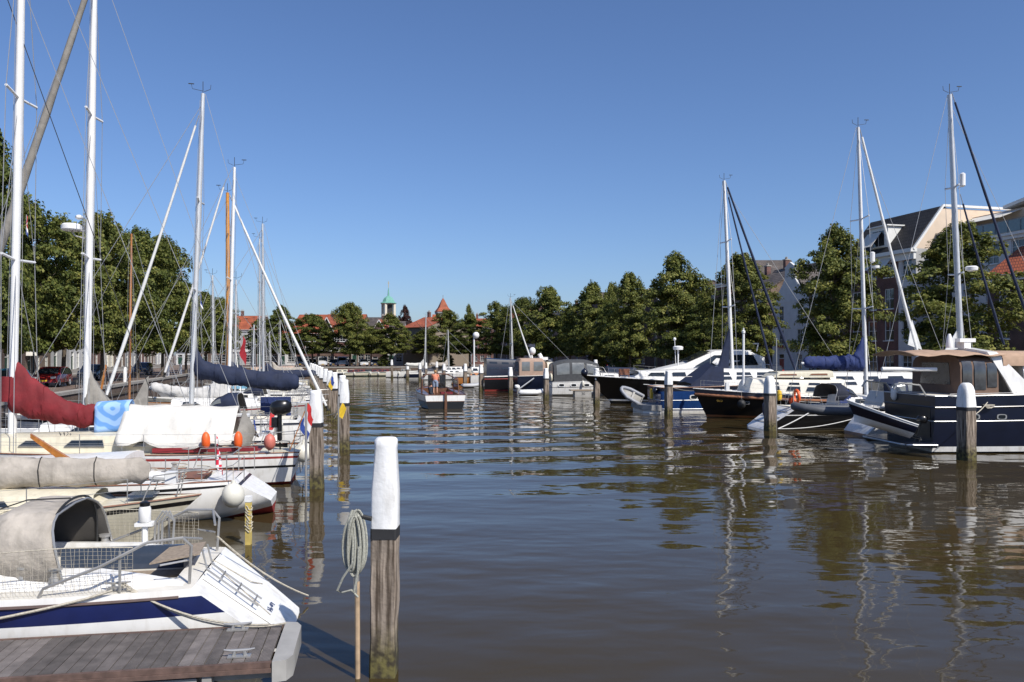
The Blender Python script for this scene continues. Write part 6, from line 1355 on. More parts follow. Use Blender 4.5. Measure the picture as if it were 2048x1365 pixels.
# ---------------------------------------------------------------- R1b white sloop behind it, tall mast
S1 = boat('sailing_yacht', 'white sailing yacht behind the big navy yacht carrying the tallest mast on the right', 'sailing boat', 1705, 0, 3, Y=39.5, group=RG)
hS = Hull(12.5, 3.6, 1.05, 1.5, sw=.75, rake=.9); hS.build(S1, [(1, 0), (.9, 1), (.85, 0), (.15, 2)], [gel, navy, M('antifoul_brown', (.22,.14,.09), .7)]); hS.deck(S1, deckw, cock=(1.2, 4, .85)); cabin(hS, S1, 4.2, 9, 2.4, 1.5, .55, .35, gel, glass, [(.1, .3), (.4, .6)])
bt_ = P(S1, 1926, 720); mo = rig(hS, S1, Vector((bt_.x, 0, 1.5)), P(S1, 1899, 190), r=.17, mat=alu, spr=(.42, .70), lr=.011, spw=.7)
q = P(S1, 1919, 362)+Vector((0, -.25, 0)); m = MB(); m.lathe([(.05, -.36), (.13, -.3), (.13, .28), (.05, .34)], q, 12); m.tube([q+Vector((0,0,-.3)), q+Vector((-.1,.2,-.4))], .02, 4); m.build('radar_reflector', whitep, mo, 50)
q = P(S1, 1938, 540)+Vector((0, -.2, 0)); m = MB(); m.lathe([(.12,-.1),(.28,-.05),(.3,.1),(.22,.16),(.01,.18)], q, 14); m.build('radar_dome', whitep, mo, 50)
furled(S1, P(S1, 2075, 690), P(S1, 1910, 205), r=.085, mat=bluec); furled(S1, P(S1, 2008, 690), P(S1, 1926, 408), r=.075, mat=bluec, drum=False)
m = MB(); m.poly([P(S1, 1889, 700), P(S1, 1917, 655)+Vector((0,.02,0)), P(S1, 1915, 700)], .05, (0, -1, 0)); m.build('mast_gaiter', sailw, S1, 0)
pulpit(hS, S1, False); rails(hS, S1, 1, 11, .6, 1.8)
m = MB(); m.poly([(1.0,-.9,1.5),(1.0,.9,1.5),(1.35,.9,2.2),(1.35,-.9,2.2)], .05, (1,0,0)); m.build('dodger', whitec, S1, 0)
# ---------------------------------------------------------------- R3 black sloop with horseshoe buoy
R3 = boat('sailing_yacht', 'black hulled sailing yacht with broad white sloping stern and orange horseshoe lifebuoy', 'sailing boat', 1508, 0, 6, Y=43.6, group=RG)
h3 = Hull(12.2, 3.7, 1.15, 1.5, sw=.80, rake=1.75, over=1.2, wl=.8, tm=.45)
h3.build(R3, [(1, 1), (.95, 0), (.70, 1), (.66, 0), (.06, 1)], [black, gel], transom=1); h3.deck(R3, deckw, cock=(1.9, 4.6, .9), rail=None)
tr3 = lambda f, y: Vector((h3.rake*f-.02, y, h3.fs*f)); n3 = Vector((-h3.fs, 0, h3.rake)).normalized()
m = MB(); [m.tube([tr3(f, 1.2)+n3*.02, tr3(f, -1.2)+n3*.02], .02, 5) for f in (.3, .55, .8)]; m.build('transom_step', greyplas, R3)
hm_ = 0
cabin(h3, R3, 4.8, 9.3, 2.5, 1.6, .55, .35, gel, glass, [(.08, .26), (.34, .52), (.6, .76)], frame=None)
bt_ = P(R3, 1733, 760); mo = rig(h3, R3, Vector((bt_.x, 0, 1.6)), P(R3, 1716, 255), r=.13, mat=aluw, spr=(.33, .66), lr=.012, spw=1.15)
boomcover(R3, P(R3, 1727, 728), P(R3, 1608, 727), royalc, r=.27, sag=.03, peak=(1.3, .7), seed=21, end_r=.17, wr=.06, boommat=aluw)
furled(R3, P(R3, 1853, 775), P(R3, 1724, 275), r=.11); m = MB(); m.poly([P(R3, 1815, 690), P(R3, 1823, 640), P(R3, 1843, 700)], .05, (0, -1, 0)); m.build('sail_clew', sailw, R3, 0)
q = P(R3, 1737, 515); m = MB(); m.lathe([(.05, -.3), (.13, -.25), (.13, .25), (.05, .3)], q+Vector((.2, -.05, 0)), 12); m.build('radar_reflector', whitep, mo, 50)
q = P(R3, 1739, 535); m = MB(); m.lathe([(.1,-.06),(.2,-.05),(.2,.08),(.01,.1)], q+Vector((.3, -.1, 0)), 12); m.build('deck_light', whitep, mo, 50)
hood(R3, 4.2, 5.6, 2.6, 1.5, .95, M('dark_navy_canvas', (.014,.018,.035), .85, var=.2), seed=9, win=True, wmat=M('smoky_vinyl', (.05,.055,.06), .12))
m = MB(); m.poly([(4.3,-1.2,1.4),(5.0,-1.15,1.4),(4.85,-1.1,2.1),(4.1,-1.15,2.2)], .03, (0,-1,0)); m.build('cockpit_dodger', royalc, R3, 0)
rails(h3, R3, 2.2, 11, .62, 1.7); pulpit(h3, R3, False, .65, 1.4); pulpit(h3, R3, True)
m = MB(); pts = [(h3.rake+.15+.0*a, -1.1+.30*math.cos(a), 1.75+.34*math.sin(a)) for a in [R(-60)+R(300)*i/14 for i in range(15)]]; m.tube(pts, .085, 8); m.build('horseshoe_buoy', orangep, R3)
m = MB(); m.lathe([(.001,-.2),(.12,-.17),(.14,.1),(.001,.16)], (h3.rake+.05, -.7, 1.55), 10); m.build('rescue_light', M('red_orange', (.5,.07,.02), .5), R3, 50)
fender(R3, (h3.rake-.9, .35, 1.0), .2, .75, royal, line=.3)
m = MB(); m.lathe([(.001,-.32),(.13,-.28),(.16,.0),(.12,.22),(.001,.28)], (h3.rake+.1, .9, 1.75), 10); m.build('yellow_buoy', yellowp, R3, 50)
M3 = Matrix.Translation(R3.location) @ Matrix.Rotation(R(6), 4, 'Z'); pl = W(1556, 858, 41.7)
line(M3 @ h3.edge(2.6, 0, -.1, -1), pl, .05, 'steep white rope from the black sloop stern down to the thick pile', r=.028, mat=sailw); line(M3 @ h3.edge(4.7, 0, -.6, -1), pl, .15, 'long low white rope from the black sloop side to the thick pile', r=.022, mat=sailw)
e = tag(MB().tube([(0,0,-1),(0,0,4.9)], .03, 6).build('steel_pole', steel), 'tall thin pole with a small wind generator beside the thick pile', 'pole'); e.location = W(1553, 860, 42.3)*1; e.location.z = 0
R7 = dinghy('inflatable_dinghy', 'dark grey inflatable dinghy lying between the black sloop and the hanging white dinghy', W(1705, 820, 37.6), R(178), 0, 0, 2.9, 1.5, M('dark_inflatable', (.09,.095,.105), .5), greyplas, ribtube=.2); R7.location = W(1712, 823, 37.4)-Vector((0,0,.2))
MB().tube([(2.9, .0, .5), (2.9, .0, 1.2)], .015, 4).build('dinghy_strap', rope, R7)
# ---------------------------------------------------------------- R4 traditional tarred yacht, bow to the canal
R4 = boat('traditional_yacht', 'traditional black hulled yacht with brown rope fender around its bow and cream cabin', 'motor boat', 1385, 0, 183, Y=51, group=RG)
R4.location += Vector((11.2, .5, 0)); h4 = Hull(11.2, 3.9, 1.35, 1.85, sw=.8, rake=0, over=.9, wl=.82, full=2.6)
h4.build(R4, [(1, 3), (.82, 1), (.10, 2), (.02, 0)], [black, black, M('boot_orange', (.25,.09,.03), .5), M('slate_paint', (.06,.065,.08), .3, coat=.3)]); h4.deck(R4, gel, rail=gel, railr=.03)
m = MB(); cordm = M('rope_fender_brown', (.28,.12,.06), .85, var=.3)
for s_ in (1, -1):
    pts = []
    for i in range(71): t = .15+.85*i/70; q = h4.ring(t, [.80])[0]; pts.append((q[0]+(.06 if t > .99 else 0), s_*(abs(q[1])+.05), q[2]))
    m.tube(pts, [.085+.018*(k % 2) for k in range(71)], 7)
m.build('rope_fender', cordm, R4, 70)
cabin(h4, R4, 1.8, 8.0, 2.9, 2.3, 1.05, .85, M('ivory_paint', (.70,.66,.57), .4, var=.06), glass, [(.04, .20), (.26, .42), (.47, .62), (.68, .84)], hz=.52, wh=.58, front=.35, frame=wframe, name='deckhouse')
cabin(h4, R4, 2.5, 6.4, 2.2, 1.9, .34, .26, gelc, brownw, [(.1, .4), (.6, .9)], z0=2.62, hz=.45, wh=.3, name='upper_coachroof')
fender(R4, h4.edge(8.6, -.18, -.75), .27, mat=blackm, ball=True, line=.6)
rails(h4, R4, 5, 10.6, .55, 1.6); m = MB(); m.box((9.3, 1.0, 2.0), (.22,.22,.5)); m.build('samson_post', whitep, R4, 0)
port(h4, R4, 8.2, 1.0, .34, .2, 1)
m = MB(); q = h4.ring(.93, [.66])[0]; m.build
scrawl(4, .16, gilt, 'bow_lettering', R4, Vector((9.75, abs(h4.ring(h4.tx(9.75), [.62])[0][1])+.02, 1.1)), (R(90), 0, R(180-14)), 5)
MB().tube([P(R4, 1487, 772), P(R4, 1487, 668)], .075, 8).build('signal_mast', whitep, R4)
m = MB(); q = P(R4, 1487, 664); m.lathe([(.11, -.1), (.12, .05), (.05, .1), (.05, .25)], q, 10); m.tube([q+Vector((.8, 0, -1.2)), q+Vector((-.5, 0, -1.2))], .02, 4); m.build('masthead_lamp', whitep, R4, 40)
S2 = boat('sailing_yacht', 'sailing yacht with white cabin whose mast carries two dark furled sails', 'sailing boat', 1392, 0, 6, Y=57, group=RG)
hS2 = Hull(12, 3.7, 1.2, 1.6, sw=.75, rake=.8); hS2.build(S2, [(1, 0), (.9, 1), (.84, 0), (.1, 1)], [gel, navy]); hS2.deck(S2, deckw, cock=(1, 3.6, .8)); cabin(hS2, S2, 3.8, 9.5, 2.7, 1.8, .75, .5, gel, glass, [(.1, .3), (.4, .6)])
bt_ = P(S2, 1466, 750); rig(hS2, S2, Vector((bt_.x, 0, 1.9)), P(S2, 1448, 362), r=.17, mat=aluw, spr=(.38, .7), lr=.016, spw=1.3)
furled(S2, P(S2, 1593, 745), P(S2, 1455, 375), r=.12, mat=bluec); furled(S2, P(S2, 1546, 745), P(S2, 1457, 395), r=.09, mat=bluec, drum=False)
m = MB(); a = P(S2, 1460, 655); b_ = P(S2, 1452, 760); m.loft([[a+Vector((-.1,0,0)), a+Vector((.0,.1,0)), a+Vector((0,-.1,0))], [b_+Vector((-.9,0,0)), b_+Vector((.1,.25,0)), b_+Vector((.1,-.25,0))]]); m.build('sail_cover', bluec, S2, 30)
pulpit(hS2, S2, False); rails(hS2, S2, 1, 11, .6, 1.8)
# ---------------------------------------------------------------- R5 blue cruiser
R5 = boat('motor_cruiser', 'bright blue motor cruiser with navy cockpit cover and a long stern platform', 'motor boat', 1308, 0, 6, Y=56, group=RG)
h5 = Hull(11.5, 3.7, 1.75, 2.2, sw=.9, rake=0, over=1.2); h5.build(R5, [(1, 2), (.85, 0), (.10, 1), (.0, 3)], [blue, gel, M('blue_black', (.015,.018,.03), .3), redp]); h5.deck(R5, deckw)
belt(h5, R5, .5, alu, .025); belt(h5, R5, .16, alu, .025); belt(h5, R5, .995, brownw, .04, name='cap_rail'); port(h5, R5, 2.3, 1.1, .6, .32, -1, gel); port(h5, R5, 4.2, 1.1, .6, .32, -1, gel)
m = MB(); m.loft([[(-1.25, 1.5*s_, z_) for s_, z_ in ((1, .55), (1, .25), (-1, .25), (-1, .55))], [(.05, 1.7*s_, z_) for s_, z_ in ((1, .55), (1, .15), (-1, .15), (-1, .55))]]); m.build('swim_platform', greyplas, R5, 20)
m = MB(); m.loft([[(-1.15, 1.4*s_, z_) for s_, z_ in ((1, .20), (1, -.1), (-1, -.1), (-1, .20))], [(.05, 1.6*s_, z_) for s_, z_ in ((1, .20), (1, -.1), (-1, -.1), (-1, .20))]]); m.build('platform_float', gel, R5, 20)
cabin(h5, R5, 3.6, 8.8, 3.0, 2.4, 1.2, .9, gel, glass, [(.05, .3), (.36, .6), (.65, .85)], hz=.6, wh=.45, front=1.4, name='superstructure')
m = MB(); m.loft([[Vector((2.2,-1.5,1.8)), Vector((2.2,-1.5,2.0)), Vector((2.2,0,2.1)), Vector((2.2,1.5,2.0))], [Vector((4.4,-1.55,1.9)), Vector((3.9,-1.45,3.2)), Vector((3.9,0,3.5)), Vector((3.9,1.45,3.2))]], closed=False, cap=False); m.build('cockpit_cover', bluec, R5, 30)
m = MB(); m.poly([(2.2,-1.52,1.8),(4.5,-1.58,1.9),(4.5,-1.48,3.2),(3.6,-1.46,3.2)], .02, (0,-1,0)); m.build('cover_side', bluec, R5, 0)
MB().tube([(0.3, -1.6, 1.8), (.3, -1.6, 2.5), (2.2, -1.65, 2.5)], .02, 5).build('stern_rail', steel, R5); fender(R5, (-.15, -.9, 1.5), .22, mat=navy, ball=True)
m = MB(); [m.tube([(-.08, y_, 1.7), (-.12, y_, .5)], .02, 4) for y_ in (-.6, -.2)]; [m.tube([(-.1, -.6, z_), (-.1, -.2, z_)], .02, 4) for z_ in (.7, 1, 1.3, 1.6)]; m.build('stern_ladder', steel, R5)
m = MB(); m.box((-.1, .3, 1.25), (.15, .35, .7)); m.build('life_jacket_bag', yellowp, R5, 10)
R6d = dinghy('inflatable_dinghy', 'pale grey inflatable dinghy tipped up against the stern of the blue cruiser', W(1262, 800, 58), R(70), R(-35), R(-25), 3.0, 1.5, M('silver_inflatable', (.26,.27,.30), .5, var=.15), greyplas, ribtube=.22); R6d.scale = (.56,)*3; R6d.location = W(1282, 803, 56.5); R6d.rotation_euler = (R(-48), R(-28), R(176))
# ---------------------------------------------------------------- R6 long black hull bow out
R6 = boat('motor_yacht', 'long black hulled white decked motor yacht lying bow out with a thin white waterline', 'motor boat', 1163, 0, 188, Y=65, group=RG)
R6.location += Vector((math.cos(R(8)), math.sin(R(8)), 0))*14.5; h6 = Hull(14.5, 4.2, 1.7, 2.35, sw=.9, rake=0, over=2.6, wl=.80, full=2.0)
h6.build(R6, [(1, 0), (.16, 1), (.10, 0)], [black, gel]); h6.deck(R6, gel, rail=gel, railr=.05); belt(h6, R6, .78, alu, .03, .2, .7)
cabin(h6, R6, 3.5, 10.8, 3.3, 2.5, 1.1, .55, gel, glass, [(.1, .3), (.36, .55), (.6, .8)], hz=.6, wh=.4, front=2.6, name='superstructure'); rails(h6, R6, 8, 14, .7, 1.6); pulpit(h6, R6, True, .75, 2)
m = MB(); m.lathe([(.05, 0), (.07, 1.3), (.4, 1.32), (.42, 1.55), (.3, 1.62), (.01, 1.65)], (6.3, 0, 3.1), 14); m.tube([(6.5, 0, 3.2), (6.6, 0, 5.4)], .03, 5); m.ball((6.6, 0, 5.3), .14, 10); m.build('radar_post', whitep, R6, 40)
m = MB(); m.box((11.0, .3, 2.6), (.9, .05, .5)); m.box((10.6, .3, 2.45), (.05, .05, .7)); m.box((11.4, .3, 2.45), (.05, .05, .7)); m.build('deck_chair', brownw, R6, 0); fender(R6, h6.edge(14.3, -.1, .2), .3, mat=navy, ball=True)
# big white flybridge cruiser behind
Fb = boat('flybridge_cruiser', 'big white streamlined cruiser with dark raked windows rising behind the black hull', 'motor boat', 1440, 0, 187, Y=72, group=RG)
Fb.location = Vector(((1290-1024)/F*71, 71, 0))+Vector((math.cos(R(7)), math.sin(R(7)), 0))*12; hb_ = Hull(13.5, 4.2, 1.8, 2.5, sw=.9, rake=0, over=2.2); hb_.build(Fb, [(1, 0), (.3, 1), (.1, 0)], [gel, navy]); hb_.deck(Fb, gel)
# raked superstructure
m = MB(); z0 = 1.9; pr = [(1.5, 0, 1.9), (1.5, 0, 3.9), (3.0, 0, 4.5), (6.0, 0, 4.45), (8.6, 0, 3.35), (12.4, 0, 2.5)]
rg = []
for x, _, zt in pr: wd = 1.75*(1-.28*max(0, (x-6)/6)); rg.append([Vector((x, -wd, 1.8)), Vector((x, -wd*.96, 1.9+(zt-1.9)*.6)), Vector((x, -wd*.80, zt-.12)), Vector((x, 0, zt)), Vector((x, wd*.80, zt-.12)), Vector((x, wd*.96, 1.9+(zt-1.9)*.6)), Vector((x, wd, 1.8))])
m.loft(rg, closed=False, cap=False); m.add(rg[0], [tuple(range(7))]); ss = m.build('superstructure', gel, Fb, 30)
for s_ in (1, -1):
    m = MB(); m.poly([(2.2, s_*1.72, 3.1), (8.0, s_*1.62, 2.98), (6.2, s_*1.50, 3.95), (2.6, s_*1.50, 4.0)], .05, (0, s_, .2)); m.build('side_window', glass, ss, 0)
m = MB(); m.poly([(8.45, -1.15, 3.45), (8.45, 1.15, 3.45), (6.4, 1.2, 4.32), (6.4, -1.2, 4.32)], .04, (1, 0, 2)); m.build('windscreen', glass, ss, 0)
rails(hb_, Fb, 8, 13, .6, 1.6); 
m = MB(); m.tube([(2.2, -1.4, 4.3), (2.0, -1.3, 5.0), (2.0, 1.3, 5.0), (2.2, 1.4, 4.3)], .06, 6); m.build('radar_arch', gel, Fb)
# another white cruiser left of it, and one behind the black hull
def cruiser(label, px, Y, rot, L, B, fb, cols, sup, canv=None, bows=False, extra=None, name='motor_cruiser', group=RG, cat='motor boat', wl_=.9, frontr=1.2):
    r = boat(name, label, cat, px, 0, rot, Y=Y, group=group)
    if bows: r.location -= Vector((math.cos(R(rot)), math.sin(R(rot)), 0))*L
    h = Hull(L, B, fb, fb*1.3, sw=.88, rake=0, over=L*.1); h.build(r, cols[0], cols[1], N=18); h.deck(r, deckw, rail=gel, railr=.03)
    if sup: cabin(h, r, L*sup[0], L*sup[1], B*.8, B*.62, sup[2], sup[2]*.8, sup[3], glass, [(.06, .28), (.34, .54), (.6, .8)], hz=.62, wh=.42, front=frontr, name='superstructure', frame=None)
    if canv: canopy(r, L*canv[0], L*canv[1], B*.86, B*.8, fb, canv[2], canv[3], [] if L < 6 else [(.06, .34, .35, .85), (.4, .66, .35, .85), (.72, .94, .4, .82)], sq=.45, round_=.35)
    rails(h, r, L*.55, L*.95, .55, 1.8, wires=1); fender(r, h.edge(L*.35, -.14, -.2, 1), .13, .5); fender(r, h.edge(L*.35, -.14, -.2, -1), .13, .5)
    return r, h
GW = ([(1, 0), (.12, 1), (.02, 0)], [gel, navy]); GB = ([(1, 0), (.2, 1), (.05, 0)], [navy, gel]); GR = ([(1, 0), (.07, 1), (.0, 1)], [black, redp])
cruiser('low white cruiser with raked windscreen left of the streamlined one', 1195, 77, 187, 10, 3.4, 1.4, GW, (.3, .72, .9, gel), bows=True, frontr=1.8)
r8, h8 = cruiser('white cruiser under a dark grey dome canopy with clear windows', 1099, 79.5, 8, 8.5, 3.5, 1.30, ([(1, 0), (.62, 1), (.58, 0), (.1, 0)], [gel, navy]), None, (.02, .56, 2.25, dgreyc))
for x in (.9, 2.1, 3.4): port(h8, r8, x, 1.02, .7, .32, -1, whitep)
m = MB(); pts = [(-.1+.02, -1.2+.35*math.cos(a), 1.75+.35*math.sin(a)) for a in [R(-50)+R(280)*i/12 for i in range(13)]]; m.tube(pts, .09, 8); m.build('horseshoe_buoy', gelc, r8)
cabin(h8, r8, 4.9, 7.0, 2.6, 2.2, .7, .5, gel, glass, [(.2, .7)]); 
# numbered pontoon block
e = thing('pontoon_block', ((1161-1024)/F*78, 76.2, 0), R(8), 'low grey pontoon block numbered 30 beside the dome canopy boat', 'pontoon')
m = MB(); m.box((0, 0, .2), (1.6, .9, .75)); m.build('block', grey_pl, e, 0); m = MB(); m.box((-.1, 0, .62), (2.2, 1.0, .1)); m.build('deck', teak, e, 0); textobj('30', .38, M('letter_dark', (.03,.03,.04), .5), 'number', e, (0, -.455, .28), (R(90), 0, 0))
r9, h9 = cruiser('navy hulled cruiser with white wheelhouse and white ball antenna', 1030, 85, 10, 9.5, 3.5, 1.75, GB, (.34, .72, 1.35, gelc)); m = MB(); m.tube([(2.0, 0, 2.2), (1.8, 0, 4.0)], .12, 8); m.ball((1.9, 0, 4.4), .36, 12, 1.15); m.build('satellite_dome', whitep, r9, 50)
m = MB(); m.tube([(3.2, .3, 3.2), (2.7, .3, 4.1)], .22, 7); m.box((3.1, .1, 3.6), (.9, .6, .3)); m.build('mast_fittings', whitep, r9, 40)
MB().tube([W(1028, 781, 83)-Vector(r9.location), W(1062, 757, 83)-Vector(r9.location)], .07, 6).build('gangplank', alu, r9)
canopy(r9, 0.2, 3.0, 3.0, 3.0, 1.75, 1.9, M('peach_canvas', (.36,.25,.19), .85), [(.1, .4, .3, .8), (.55, .9, .3, .8)], sq=.3, round_=.1)
dinghy('inflatable_dinghy', 'white inflatable dinghy with a covered outboard in front of the navy hulled cruiser', ((1040-1024)/F*79.5, 79.5, 0), R(4), 0, 0, 2.6, 1.5, whitep, whitep, ribtube=.24, motor=whitep)
r10, h10 = cruiser('black hulled tug style yacht with red boot stripe and navy glazed wheelhouse', 966, 90, 9, 11, 3.7, 1.6, GR, (.02, .48, 2.0, navy)); belt(h10, r10, .8, redp, .06, .0, .5); belt(h10, r10, .97, gel, .06)
rS, hS3 = crew('yacht with thin mast and slanting furled sail near the middle of the right bank', 985, 97, 9, 11.5, 3.5, 1.2, NV, (1026, 1021, 596), tanc, None, furl=((1062, 720), (1026, 612), .11), group=RG, rr=.13, sprw=1.2, lr=.02)
crew('small dark sloop with tan deck moored behind the launch windscreen', 902, 108, 8, 7.5, 2.6, 1.0, ([(1, 0), (.9, 1), (.1, 0)], [black, varnish]), None, None, beigec, cab=varnish, group=RG, name='sailing_sloop')
dinghy('inflatable_dinghy', 'small inflatable tender with white seat left of the tug style yacht', ((926-1024)/F*97, 97, 0), R(10), 0, 0, 2.2, 1.4, grayp, whitep, ribtube=.22)
crew('cream sailing boat with loose cream sail and thin mast left of the launch', 846, 128, 8, 9, 3, 1.0, WN, (850, 852, 632), whitec, None, group=RG, rr=.10, lr=.025)
crew('white sailing boat with a short mast behind the launch', 875, 134, 8, 9, 3, 1.0, WR, (898, 896, 660), beigec, None, group=RG, rr=.12, lr=.025, spr=(.6,))
r, h = cruiser('white boat with tall pole and ball antenna left of the tug style yacht', 905, 118, 8, 9, 3.1, 1.2, GW, (.3, .7, .9, gel)); m = MB(); m.tube([(3.2, 0, 2), (3.2, 0, 6.6)], .12, 6); m.ball((3.5, 0, 6.9), .5, 10); m.build('antenna_post', whitep, r, 50)
cruiser('white cabin boat moored beyond the short masted sailing boat', 868, 142, 8, 7, 2.6, 1.0, GW, (.3, .75, .8, gel)); cruiser('small dark blue boat with a cream cabin at the far right', 950, 138, 8, 7, 2.6, 1.0, GB, (.3, .7, .8, gelc)); cruiser('white speedboat moored left of the launch', 772, 142, 8, 6.5, 2.4, .9, GW, (.4, .7, .5, greyc)); cruiser('low white boat with a blue cover beside the speedboat', 812, 140, 8, 7, 2.6, .9, GW, (.3, .7, .6, bluec)); cruiser('white cabin boat right of the cream sailing boat', 925, 125, 8, 8, 2.8, 1.1, GW, (.3, .75, .9, gel)); cruiser('small navy open boat by the far right piles', 818, 133, 8, 6, 2.3, .8, GB, None)
cruiser('white motor boat peeping between the small sloop and the tug style yacht', 940, 108, 8, 8, 2.8, 1.2, GW, (.3, .7, .8, gel)); cruiser('white cruiser between the tug yacht and the grey dome canopy boat', 1052, 96, 8, 10, 3.4, 1.5, GW, (.2, .72, 1.3, gel))
cruiser('blue topped cruiser seen over the bow of the long black hull', 1178, 86, 8, 9, 3.2, 1.4, GW, (.2, .6, 1.2, bluec)); cruiser('white cruiser with long windows behind the horseshoe lifebuoy boat', 1600, 52, 5, 11, 3.8, 1.5, GW, (.12, .72, 1.35, gel), frontr=1.6)
cruiser('navy cruiser with dark cockpit cover right of the blue sail cover', 1745, 47, 4, 10, 3.6, 1.4, GB, (.3, .7, .8, gel), (.02, .3, 1.2, bluec)); cruiser('white cruiser with a blue cover behind the cream traditional cabin', 1572, 62, 6, 9, 3.3, 1.3, GW, (.2, .7, 1.1, gel), (.0, .25, 1.3, bluec))
cruiser('small white open cruiser behind the two dark furled sails', 1475, 66, 6, 9, 3.3, 1.4, GW, (.2, .7, 1.2, gel))
# boats along the far quay
for lb, px, Y, m1, m2, cv in (('dark covered small boat at the far quay', 722, 149, black, black, blackm), ('small open boat with dark red cover at the far quay', 690, 148, M('boat_green', (.05,.12,.1), .4), gelc, M('maroon_canvas', (.10,.015,.015), .8)), ('small green boat with a red cover right of the dark covered one', 738, 149, M('boat_green', (.05,.12,.1), .4), gelc, M('maroon_canvas', (.10,.015,.015), .8)), ('small cream cabin boat at the left of the far quay', 668, 148, gel, navy, gelc)):
    r, h = cruiser(lb, px, Y, 8, 5.2, 2.1, .7, ([(1, 0), (.8, 1), (.2, 0)], [m1, m2]), (.1, .78, .5, cv), group='small boats along the far quay')
# ---------------------------------------------------------------- the launch in mid channel
LZ = boat('open_launch', 'open varnished launch with white band and dark hull heading away in mid channel', 'motor boat', 891, 0, 103, Y=58.5)
hl = Hull(8.2, 3.45, 1.05, 1.45, sw=.86, rake=0, over=.6, wl=.84, tm=.4, full=2.3)
dkw = M('dark_varnish', (.13,.055,.025), .35, var=.3, sc_=10, coat=.3)
hl.build(LZ, [(1, 0), (.96, 1), (.56, 0), (.52, 2), (.03, 2)], [dkw, gel, black, redp]); hl.deck(LZ, dkw, cock=(.7, 6.2, 1.05), well=.6, rail=dkw, railr=.04)
m = MB(); m.poly([(-.06, -.09, -.2), (-.06, .09, -.2), (-.06, .09, 1.2), (-.06, -.09, 1.2)], .12, (-1, 0, 0)); m.tube([(-.1, 0, 1.15), (.35, 0, 1.3)], .04, 6); m.build('rudder', dkw, LZ, 0)
m = MB(); m.box((1.1, 0, .85), (.55, 1.9, .35)); m.box((2.6, -.75, .8), (2.4, .45, .35)); m.box((2.6, .75, .8), (2.4, .45, .35)); m.build('bench', dkw, LZ, 10)
m = MB(); m.box((3.2, .15, 1.0), (1.2, .9, .75)); m.build('engine_box', dkw, LZ, 15); m = MB(); m.box((1.7, -.3, 1.12), (.8, .9, .12)); m.build('cushion', redc, LZ, 20)
m = MB(); pts = [(4.3, -1.3, 1.2), (4.5, -1.22, 2.25), (4.75, -.8, 2.45), (4.85, 0, 2.5), (4.75, .8, 2.45), (4.5, 1.22, 2.25), (4.3, 1.3, 1.2)]; m.tube(pts, .05, 6); m.tube([(4.85, 0, 2.5), (4.95, 0, 1.3)], .035, 5); [m.tube([(4.5, s_*1.22, 2.25), (2.9, s_*1.38, 2.1), (2.7, s_*1.42, 1.1)], .045, 6) for s_ in (1, -1)]; wf = m.build('windscreen_frame', dkw, LZ)
m = MB(); m.poly([(4.86, -.7, 1.35), (4.86, .7, 1.35), (4.80, .7, 2.4), (4.80, -.7, 2.4)], .015, (1, 0, 0)); [m.poly([(4.35, s_*1.27, 1.3), (2.8, s_*1.4, 1.3), (2.95, s_*1.36, 2.02), (4.5, s_*1.21, 2.15)], .015, (0, s_, 0)) for s_ in (1, -1)]; m.build('windscreen', M('launch_glass', (.05,.05,.05), .06, trans=.6, spec=.8), wf, 0)
m = MB(); m.lathe([(.2, 0), (.22, .03), (.2, .06)], (3.8, .6, 1.5), 14); m.build('steering_wheel', varnish, LZ)
